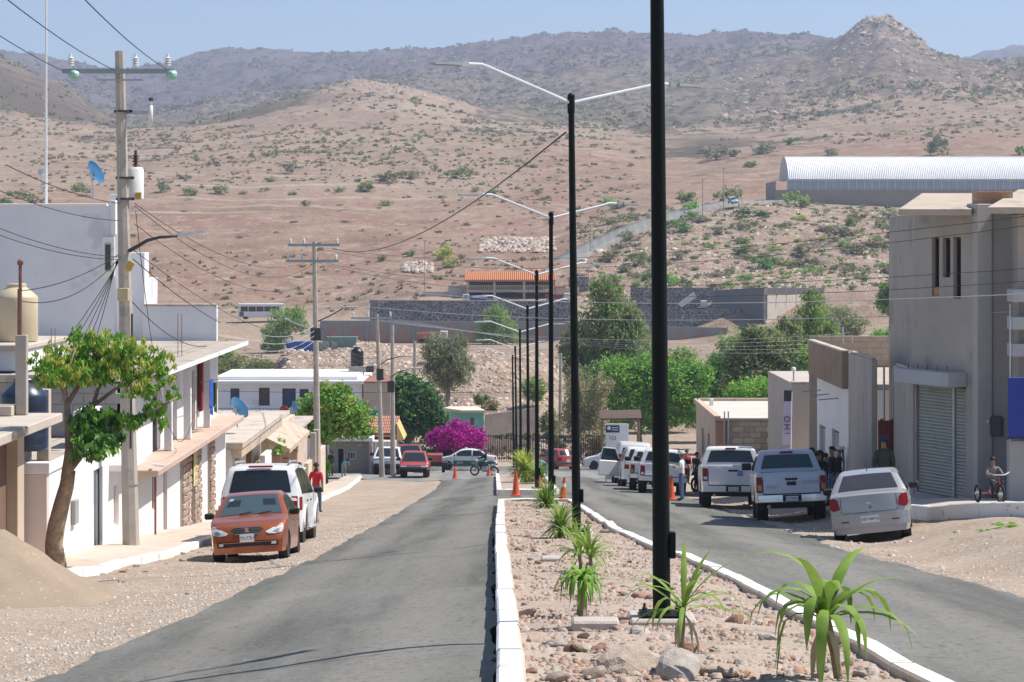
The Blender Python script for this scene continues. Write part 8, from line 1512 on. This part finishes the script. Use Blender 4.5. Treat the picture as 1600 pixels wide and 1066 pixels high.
cone('orange traffic cone standing on the left lane before the police car', 711, 747, 143); cone('orange traffic cone beside the front kerb of the far traffic island', 806, 768, 84.5, .9); cone('leaning orange traffic cone with a pale band in the gap behind the lamp post', 878, 779, 73.5, .8, .1); cone('orange traffic cone beside the thickest lamp post and the man in white', 1049, 779, 85, .85); cone('orange traffic cone half hidden by the motorcycle', 764, 745, 144.5, .5); cone('orange traffic cone tucked behind the lamp post and tangled yucca', 843, 764, 90, .6)
# ================================================================== people
SKIN = mat('skin', (.30, .16, .10), .6, .06, 6, coords='obj'); HAIR = mat('dark_hair', (.012, .010, .009), .7, 0); SHOE = mat('shoe', (.03, .028, .026), .7, 0)
def cloth(n, c): return mat('cloth_' + n, c, .9, .12, 9, coords='obj')
CL = {'red': cloth('red', (.55, .02, .03)), 'white': cloth('white', (.72, .71, .70)), 'jeans': cloth('jeans', (.10, .17, .30)), 'black': cloth('black', (.016, .015, .017)), 'navy': cloth('navy', (.02, .03, .07)), 'olive': cloth('olive', (.045, .055, .035)), 'lilac': cloth('lilac', (.30, .22, .36)), 'sky': cloth('sky', (.16, .48, .62)), 'grey': cloth('grey', (.20, .20, .21)), 'brown': cloth('brown', (.12, .07, .05)), 'tan': cloth('tan', (.36, .27, .20)), 'greytrousers': cloth('grey_trousers', (.28, .29, .32)), 'mauve': cloth('mauve', (.24, .18, .25)), 'pink': cloth('pink', (.55, .22, .26)), 'blue': cloth('blue', (.06, .16, .36))}
def person(label, X, Y, rz, top, bot, H=1.70, hair='short', pose='stand', hat=None, z=None, bulk=1.0, sleeves=True, shoes=None):
    T = thing('person', label, 'person', (X, Y, (G(X, Y) if z is None else z)), rz); s = H / 1.72
    # front of the body is -y; joints in metres for a 1.72 m figure
    J = dict(pel=(0, 0, .92), wai=(0, .0, 1.06), che=(0, .0, 1.27), nec=(0, .0, 1.45), hd0=(0, -.01, 1.54), hd1=(0, -.015, 1.63), hd2=(0, -.0, 1.70), nose=(0, -.095, 1.60))
    for n, sx in (('l', -1), ('r', 1)):
        J.update({n + 'sh': (sx * .17, 0, 1.40), n + 'el': (sx * .225, .03, 1.13), n + 'wr': (sx * .23, -.05, .89), n + 'ha': (sx * .225, -.07, .81), n + 'hi': (sx * .095, 0, .88), n + 'kn': (sx * .105, -.015, .49), n + 'an': (sx * .105, .03, .08), n + 'to': (sx * .115, -.15, .035)})
    if pose == 'walk': J.update(lkn=(-.1, -.12, .50), lan=(-.1, -.14, .09), lto=(-.11, -.31, .05), rkn=(.1, .06, .49), ran=(.1, .24, .12), rto=(.11, .1, .03), lel=(-.23, .1, 1.14), lwr=(-.24, .08, .9), lha=(-.24, .07, .82), rwr=(.22, -.16, .93), rha=(.21, -.21, .87))
    if pose == 'hold': J.update(lel=(-.24, -.02, 1.14), lwr=(-.1, -.22, 1.16), lha=(-.04, -.27, 1.18), rel=(.24, -.02, 1.14), rwr=(.1, -.22, 1.13), rha=(.04, -.27, 1.15))
    if pose == 'bend':
        for k, p in list(J.items()):
            if p[2] > .95 or k[1:] in ('sh', 'el', 'wr', 'ha'):
                a = 1.15; y, z_ = p[1], p[2] - .92; J[k] = (p[0], y * math.cos(a) - z_ * math.sin(a), .92 + z_ * math.cos(a) + y * math.sin(a))
        for n, sx in (('l', -1), ('r', 1)): sh = J[n + 'sh']; J[n + 'el'] = (sx * .2, sh[1] - .03, sh[2] - .28); J[n + 'wr'] = (sx * .16, sh[1] - .1, sh[2] - .5); J[n + 'ha'] = (sx * .15, sh[1] - .12, sh[2] - .58)
    if pose == 'ride':
        d = -.22
        for k, p in list(J.items()): J[k] = (p[0], p[1], p[2] + d + .1)
        for n, sx in (('l', -1), ('r', 1)): J.update({n + 'kn': (sx * .18, -.40, .74), n + 'an': (sx * .17, -.22, .38), n + 'to': (sx * .17, -.38, .34), n + 'el': (sx * .24, -.2, 1.05), n + 'wr': (sx * .26, -.43, 1.04), n + 'ha': (sx * .26, -.5, 1.04)})
    if pose == 'trike':
        for k, p in list(J.items()): J[k] = (p[0], p[1] + .05, p[2] - .36)
        for n, sx in (('l', -1), ('r', 1)): J.update({n + 'kn': (sx * .17, -.34, .66), n + 'an': (sx * .15, -.32, .26), n + 'to': (sx * .15, -.46, .2), n + 'el': (sx * .26, -.12, .84), n + 'wr': (sx * .24, -.36, .83), n + 'ha': (sx * .23, -.43, .84)})
    E = [('pel', 'wai'), ('wai', 'che'), ('che', 'nec'), ('nec', 'hd0'), ('hd0', 'hd1'), ('hd1', 'hd2'), ('hd1', 'nose')]
    for n in 'lr': E += [('che', n + 'sh'), (n + 'sh', n + 'el'), (n + 'el', n + 'wr'), (n + 'wr', n + 'ha'), ('pel', n + 'hi'), (n + 'hi', n + 'kn'), (n + 'kn', n + 'an'), (n + 'an', n + 'to')]
    RR = dict(pel=(.15, .115), wai=(.135, .10), che=(.165, .115), nec=(.056, .056), hd0=(.075, .085), hd1=(.082, .098), hd2=(.06, .07), nose=(.014, .014), sh=(.066, .066), el=(.046, .046), wr=(.034, .03), ha=(.036, .022), hi=(.092, .092), kn=(.062, .062), an=(.046, .046), to=(.042, .035))
    keys = list(J); ix = {k: i for i, k in enumerate(keys)}; me = bpy.data.meshes.new('body'); me.from_pydata([J[k] for k in keys], [(ix[a], ix[b]) for a, b in E], []); ob = bpy.data.objects.new('tmp', me); COL.objects.link(ob)
    md = ob.modifiers.new('s', 'SKIN'); md.use_smooth_shade = True; md.branch_smoothing = .6; sv = me.skin_vertices[0].data if me.skin_vertices else None
    if sv is None:
        b = bmesh.new(); b.from_mesh(me); b.verts.layers.skin.verify(); b.to_mesh(me); b.free(); sv = me.skin_vertices[0].data
    for k, i in ix.items():
        r = RR.get(k, RR.get(k[1:])); bl = bulk if k in ('pel', 'wai', 'che') or k[1:] in ('sh', 'hi', 'el', 'kn') else 1; sv[i].radius = (r[0] * bl, r[1] * bl); sv[i].use_root = (k == 'pel')
    sb = ob.modifiers.new('u', 'SUBSURF'); sb.levels = 1; sb.render_levels = 1; dg = bpy.context.evaluated_depsgraph_get(); nm = bpy.data.meshes.new_from_object(ob.evaluated_get(dg)); bpy.data.objects.remove(ob); bpy.data.meshes.remove(me)
    seg = []
    for a, b in E:
        k = b if b in ('hd0', 'hd1', 'hd2', 'nose') else b[1:]
        c = 2 if b in ('hd0', 'hd1', 'hd2', 'nose') else 2 if k == 'ha' else (0 if sleeves else 2) if k == 'wr' else 0 if k in ('sh', 'el') or b in ('wai', 'che', 'nec') else 3 if k == 'to' else 1
        seg.append((Vector(J[a]), Vector(J[b]), c))
    nm.materials.clear()
    for m in (CL[top], CL[bot], SKIN, shoes or SHOE): nm.materials.append(m)
    for p in nm.polygons:
        best = 9
        for a, b, c in seg:
            d = b - a; t = max(0, min(1, (p.center - a).dot(d) / d.length_squared)); q = (p.center - (a + d * t)).length
            if q < best: best = q; p.material_index = c
        p.use_smooth = True
    nm.name = 'body'; nm.transform(Matrix.Scale(s, 4)); link('body', nm, T)
    hd = Vector(J['hd1']) * s; ax = (Vector(J['hd2']) - Vector(J['hd0'])).normalized()
    rot = Vector((0, 0, 1)).rotation_difference(ax).to_matrix().to_4x4(); M = Matrix.Translation(hd) @ rot
    mb = MB(); rows = []
    for i in range(7):
        ph = math.pi * .5 * i / 6; row = []
        for j in range(15):
            th = 2 * math.pi * j / 14; low = -.02 if math.sin(th) > -.2 else .045; row.append(M @ Vector((.098 * math.sin(ph + .001) * math.cos(th) * s, (.112 * math.sin(ph + .001) * math.sin(th) + .012) * s, ((.115 * math.cos(ph)) * (1 if ph < 1.2 else 1) + (low if i == 6 else 0) + .01) * s)))
        rows.append(row)
    mb.grid(rows)
    if hair == 'long': mb.grid([[M @ Vector((x * s, (.085 + .02 * (1 - abs(x) / .1)) * s, z_ * s)) for x in (-.1, -.05, 0, .05, .1)] for z_ in (.06, -.06, -.2, -.28)])
    mb.build('hair', HAIR, T, smooth=True)
    if hat:
        mb = MB(); mb.lathe([(.11 * s, .02 * s), (.112 * s, .06 * s), (.09 * s, .12 * s), (.02 * s, .135 * s)], 14, (0, 0, 0), M); mb.box((-.075 * s, -.2 * s, .025 * s), (.075 * s, -.08 * s, .04 * s), M); mb.build('cap', hat, T, smooth=40)
    for n, sx in (('l', -1), ('r', 1)):
        w_, h_ = Vector(J[n + 'wr']) * s, Vector(J[n + 'ha']) * s; d = (h_ - w_).normalized(); sd = d.cross(Vector((0, 1, 0))); sd = sd.normalized() if sd.length > .1 else Vector((1, 0, 0)); mb = MB()
        for k, (o_, ln) in enumerate(((-.027, .062), (-.009, .075), (.009, .07), (.027, .055))): a = h_ + sd * o_ * s + d * .015; cur = d.cross(sd) * (-.018 * sx); mb.tube([a - d * .02, a + d * ln * .5 * s, a + d * ln * s + cur], [.0095, .009, .007], 5)
        a = h_ - d * .03 + sd * (-.03 * sx) * s; mb.tube([a, a + (sd * (-sx) * .03 + d * .025), a + (sd * (-sx) * .035 + d * .055)], [.011, .01, .008], 5); mb.build('hand', SKIN, T, smooth=True)
    return T
M_CAPW = cloth('cap_white', (.62, .62, .62)); M_CAPB = cloth('cap_blue', (.06, .22, .45)); M_CAPK = CL['black']; M_HELM = mat('grey_helmet', (.10, .13, .14), .3, 0, coat=.5)
Yp = 82; person('man in a red polo shirt walking behind the white sport utility vehicle', PX(494, Yp), Yp, math.pi * .95, 'red', 'jeans', 1.72, pose='walk', sleeves=False, bulk=1.1)
person('person in a black cap behind the white sport utility vehicle roof', PX(467, 89), 89, math.pi, 'black', 'navy', 1.66, hat=M_CAPK); person('dark haired person behind the white sport utility vehicle roof rail', PX(455, 91), 91, math.pi, 'grey', 'jeans', 1.62)
person('person in a white shirt and black cap against the beige house front', PX(377, 77.5), 77.5, 1.2, 'white', 'jeans', 1.66, hat=M_CAPK)
person('woman in black standing in the doorway of the stone cottage', PX(517, 150), 150, -.6, 'black', 'black', 1.62, hair='long'); person('woman in a turquoise top bending over before the stone cottage', PX(537, 149), 149, .5, 'sky', 'greytrousers', 1.62, pose='bend', sleeves=False)
person('man in a white shirt and cap reading beside the orange cone', PX(1066, 85), 85.3, -1.9, 'white', 'jeans', 1.72, pose='hold', hat=M_CAPW, bulk=1.05)
person('man in a red shirt behind the row of white pickups', PX(1073, 118), 118, .4, 'red', 'black', 1.68)
person('person in a dark coat leaning by the corner of the beige block house', PX(1086, 104), 103, .8, 'grey', 'black', 1.66)
for px, Y, rz, tp, bt, h, hr, ht, lab in ((1201, 79, .5, 'black', 'navy', 1.68, 'short', None, 'person in black beside the banner, mostly behind the silver pickup'), (1213, 78, -.4, 'grey', 'jeans', 1.7, 'short', None, 'person in a grey shirt beside the banner pole'), (1220, 79.5, .9, 'black', 'black', 1.72, 'long', None, 'long haired person in black under the banner'), (1227, 81, 2.4, 'brown', 'jeans', 1.6, 'short', None, 'short person in brown right of the banner pole'),
    (1268, 72, -1.4, 'lilac', 'jeans', 1.78, 'short', None, 'tall man in a lilac shirt beside the silver pickup cab'), (1281, 71, -.5, 'black', 'navy', 1.66, 'long', None, 'long haired woman in black next to the man in lilac'), (1276, 69.5, 2.4, 'brown', 'black', 1.64, 'short', None, 'person in brown among the group by the silver pickup'), (1300, 70, -1.2, 'black', 'jeans', 1.70, 'short', None, 'man in a black jacket and jeans in the group by the white shop'), (1311, 70.5, 1.6, 'black', 'jeans', 1.66, 'short', M_CAPW, 'person in black with a pale cap in the group by the white shop'), (1322, 71.2, .4, 'mauve', 'black', 1.66, 'long', M_CAPB, 'woman with a blue cap and mauve top leaning by the white shop wall'), (1290, 72.5, 3.0, 'navy', 'navy', 1.6, 'short', None, 'shorter person in navy behind the group by the white shop')):
    person(lab, PX(px, Y), Y, rz, tp, bt, h, hair=hr, hat=ht, pose='hold' if tp in ('lilac', 'grey') else 'stand')
person('man in a dark olive vest seen from behind near the grey house wall', PX(1381, 57.5), 57.5, math.pi, 'olive', 'black', 1.72, hat=CL['navy'], bulk=1.28, z=G(PX(1381, 57.5), 57.5) + .2)
person('person in light blue crouching beside the far traffic island', PX(853, 146), 146, -1.2, 'sky', 'blue', 1.4, pose='bend')
# ================================================================== motorcycles and tricycle
def wheel_ring(T, c, R, r, m, name='wheel', spokes=0):
    mb = MB(); n = 26; rows = []
    for i in range(n + 1):
        a = 2 * math.pi * i / n; rows.append([(c[0] + r * .8 * math.sin(b), c[1] + (R + r * math.cos(b)) * math.cos(a), c[2] + (R + r * math.cos(b)) * math.sin(a)) for b in np.linspace(0, 2 * math.pi, 9)])
    mb.grid(rows); t = mb.build(name, m, T, smooth=True); mb = MB(); mb.tube([(c[0] - .06, c[1], c[2]), (c[0] + .06, c[1], c[2])], .04, 8)
    for k in range(spokes): a = 2 * math.pi * k / spokes; mb.tube([c, (c[0], c[1] + R * math.cos(a), c[2] + R * math.sin(a))], .006, 4)
    mb.build('hub', M_STEEL, t); return t
def motorcycle(label, X, Y, rz, m, s=1.0):
    T = thing('motorcycle', label, 'motorcycle', (X, Y, G(X, Y) + .02), rz)      # front is -y
    wheel_ring(T, (0, -.64, .3), .26, .05, M_TYRE, spokes=12); wheel_ring(T, (0, .62, .3), .26, .055, M_TYRE, spokes=12)
    mb = MB(); mb.tube([(0, -.4, .86), (0, -.1, .82), (0, .35, .72), (0, .62, .32)], .035, 6); mb.tube([(0, -.4, .86), (0, -.18, .4), (0, .2, .36), (0, .62, .32)], .03, 6); mb.build('frame', m, T)
    mb = MB(); mb.lathe([(.02, -.3), (.12, -.22), (.15, 0), (.12, .2), (.03, .28)], 12, (0, 0, 0), Matrix.Translation((0, -.12, .84)) @ Matrix.Rotation(math.pi / 2, 4, 'X')); mb.build('fuel_tank', m, T, smooth=True); mb = MB(); mb.bbox((-.12, .12, .76), (.12, .72, .86), .04); mb.build('seat', M_TRIM, T, smooth=30)
    mb = MB(); mb.bbox((-.14, -.2, .28), (.14, .2, .58), .05); mb.build('engine', M_STEEL, T); mb = MB()
    for x in (-.09, .09): mb.tube([(x, -.64, .3), (x, -.38, .95)], .025, 6)
    mb.build('fork', M_STEEL, T); mb = MB(); mb.tube([(-.36, -.26, 1.03), (-.1, -.38, 1.0), (.1, -.38, 1.0), (.36, -.26, 1.03)], .016, 6); mb.build('handlebar', M_TRIM, T, smooth=True)
    mb = MB(); mb.lathe([(.03, -.08), (.1, .02), (.1, .05)], 12, (0, 0, 0), Matrix.Translation((0, -.5, .9)) @ Matrix.Rotation(math.pi / 2, 4, 'X')); mb.build('headlamp', M_HEAD, T); mb = MB(); mb.tube([(.14, -.1, .3), (.16, .3, .28), (.18, .75, .38)], .04, 8); mb.build('exhaust', M_CHROME, T); mb = MB()
    mb.grid([[(x, -.64 + .34 * math.cos(a), .3 + .34 * math.sin(a)) for x in (-.06, 0, .06)] for a in np.linspace(.5, 2.4, 7)]); mb.build('front_fender', m, T, recalc=False); mb = MB(); mb.bbox((-.06, .7, .68), (.06, .84, .76), .02); mb.build('tail_light', M_TAIL, T); T.scale = (s,) * 3; return T
P_LIME = paint('lime_green_paint', (.10, .32, .09), .4, .4); bx, by = PX(757, 146), 146.5; motorcycle('green motorcycle stopped across the end of the left lane', bx, by, -math.pi / 2 - .35, P_LIME)
person('motorcycle rider in dark clothes and helmet on the green motorcycle', bx + .05, by - .0, -math.pi / 2 - .35, 'black', 'navy', 1.68, pose='ride', hat=M_HELM, z=G(bx, by) + .08)
motorcycle('dark motorcycle parked against the beige block house', PX(1099, 99), 99, .5, paint('black_paint', (.02, .02, .025), .4, .4))
def tricycle():
    X, Y = PX(1555, 53.2), 53.2; z = G(X, Y) + .22; T = thing('pedal_tricycle', 'small dark pedal tricycle ridden by a child on the raised sidewalk', 'tricycle', (X, Y, z), .15)
    wheel_ring(T, (0, -.36, .24), .2, .035, M_TYRE, spokes=8); wheel_ring(T, (-.26, .4, .2), .17, .035, M_TYRE, spokes=8); wheel_ring(T, (.26, .4, .2), .17, .035, M_TYRE, spokes=8)
    mb = MB(); mb.tube([(0, -.34, .24), (0, -.24, .62)], .02, 6); mb.tube([(0, -.26, .55), (0, .1, .45), (0, .4, .22)], .025, 6); mb.tube([(-.26, .4, .2), (.26, .4, .2)], .018, 6); mb.build('frame', P_DRED, T); mb = MB(); mb.tube([(-.26, -.2, .72), (-.12, -.26, .66), (.12, -.26, .66), (.26, -.2, .72)], .014, 6); mb.build('handlebar', M_STEEL, T, smooth=True); mb = MB(); mb.bbox((-.13, .0, .46), (.13, .3, .54), .04); mb.build('seat', M_TRIM, T)
    person('child in a grey shirt sitting on the pedal tricycle', X - .02, Y + .1, .15, 'grey', 'navy', 1.18, pose='trike', z=z + .08, sleeves=False)
tricycle()
# ================================================================== signs and banners
def banner():
    Y = 83; T = thing('feather_banner', 'tall lilac and white feather banner with dark lettering', 'banner', (PX(1231, Y), Y, G(PX(1231, Y), Y))); o = rel(T); Z = lambda py: PZ(py, Y) - o.z; X = lambda px: PX(px, Y) - o.x
    mb = MB(); mb.tube([(X(1236), 0, 0), (X(1236), 0, Z(660)), (X(1237), 0, Z(612))], .03, 6); mb.build('pole', M_WHITEP, T); mb = MB(); n = 10; rows = []
    for i in range(n + 1): t = i / n; py = 695 - (695 - 610) * t; rows.append([(X(1222 + 3 * t + k * (13 - 1 * t)), .02 * math.sin(i * .8 + k * 2) - .03, Z(py)) for k in (0, .5, 1)])
    mb.grid(rows); b = mb.build('cloth', mat('lilac_cloth', (.52, .46, .62), .8, .06, 2), T, recalc=False, smooth=True); mb = MB(); mb.grid([[(x, y - .012, z) for x, y, z in r] for r in rows[8:]]); mb.build('dark_top', mat('banner_dark', (.04, .05, .06), .8, .1, 3), b, recalc=False)
    for ch, py in (('O', 655), ('H', 667), ('i', 677)): text_mesh(ch, .3, mat('banner_ink', (.05, .04, .08), .8, 0), b, Matrix.Translation((X(1230), -.07, Z(py))) @ Matrix.Rotation(math.pi / 2, 4, 'X') @ Matrix.Rotation(math.pi / 2, 4, 'Z'), .003)
banner()
def info_sign():
    Y = 128; T = thing('information_sign', 'white information banner stand with dark blue header by the vans', 'sign', (PX(962, Y), Y, G(PX(962, Y), Y))); o = rel(T); Z = lambda py: PZ(py, Y) - o.z; X = lambda px: PX(px, Y) - o.x; 
    mb = MB(); mb.bbox((X(946), -.03, .15), (X(982), .03, Z(662)), .01); mb.build('panel', M_PLATE, T); mb = MB(); mb.bbox((X(946.3), -.04, Z(676)), (X(968), -.032, Z(664.5)), .002); h = mb.build('header', mat('header_navy', (.02, .04, .14), .6, .05, 3), T)
    mb = MB(); mb.lathe([(.1, 0), (.1, .004)], 12, (0, 0, 0), Matrix.Translation((X(951.5), -.046, Z(669))) @ Matrix.Rotation(math.pi / 2, 4, 'X')); mb.build('crest', M_PLATE, h)
    for z in (668, 671.5): mb = MB(); mb.box((X(956), -.046, Z(z + .9)), (X(966), -.0405, Z(z - .3))); mb.build('text_line', M_PLATE, h)
    for ch, px, py in (('I', 953, 684), ('O', 959, 685)): text_mesh(ch, .32, M_INK, T, Matrix.Translation((X(px), -.036, Z(py))) @ Matrix.Rotation(math.pi / 2, 4, 'X'), .003)
    for px in (947, 981): mb = MB(); mb.tube([(X(px), 0, 0), (X(px), 0, Z(662))], .03, 6); mb.build('post', M_STEEL, T)
info_sign()
# ================================================================== haze
def haze():
    mb = MB(); mb.box((-4000, -60, -24), (4000, 5260, 560)); m = bpy.data.materials.new('haze_air'); m.use_nodes = True; t = m.node_tree; t.nodes.remove(t.nodes['Principled BSDF']); v = t.nodes.new('ShaderNodeVolumePrincipled')
    v.inputs['Color'].default_value = (.66, .77, 1.0, 1); v.inputs['Density'].default_value = HAZE; v.inputs['Anisotropy'].default_value = .2; t.links.new(v.outputs[0], t.nodes['Material Output'].inputs['Volume']); o = mb.build('haze', m); o['kind'] = 'stuff'
HAZE = 0.00021
haze()
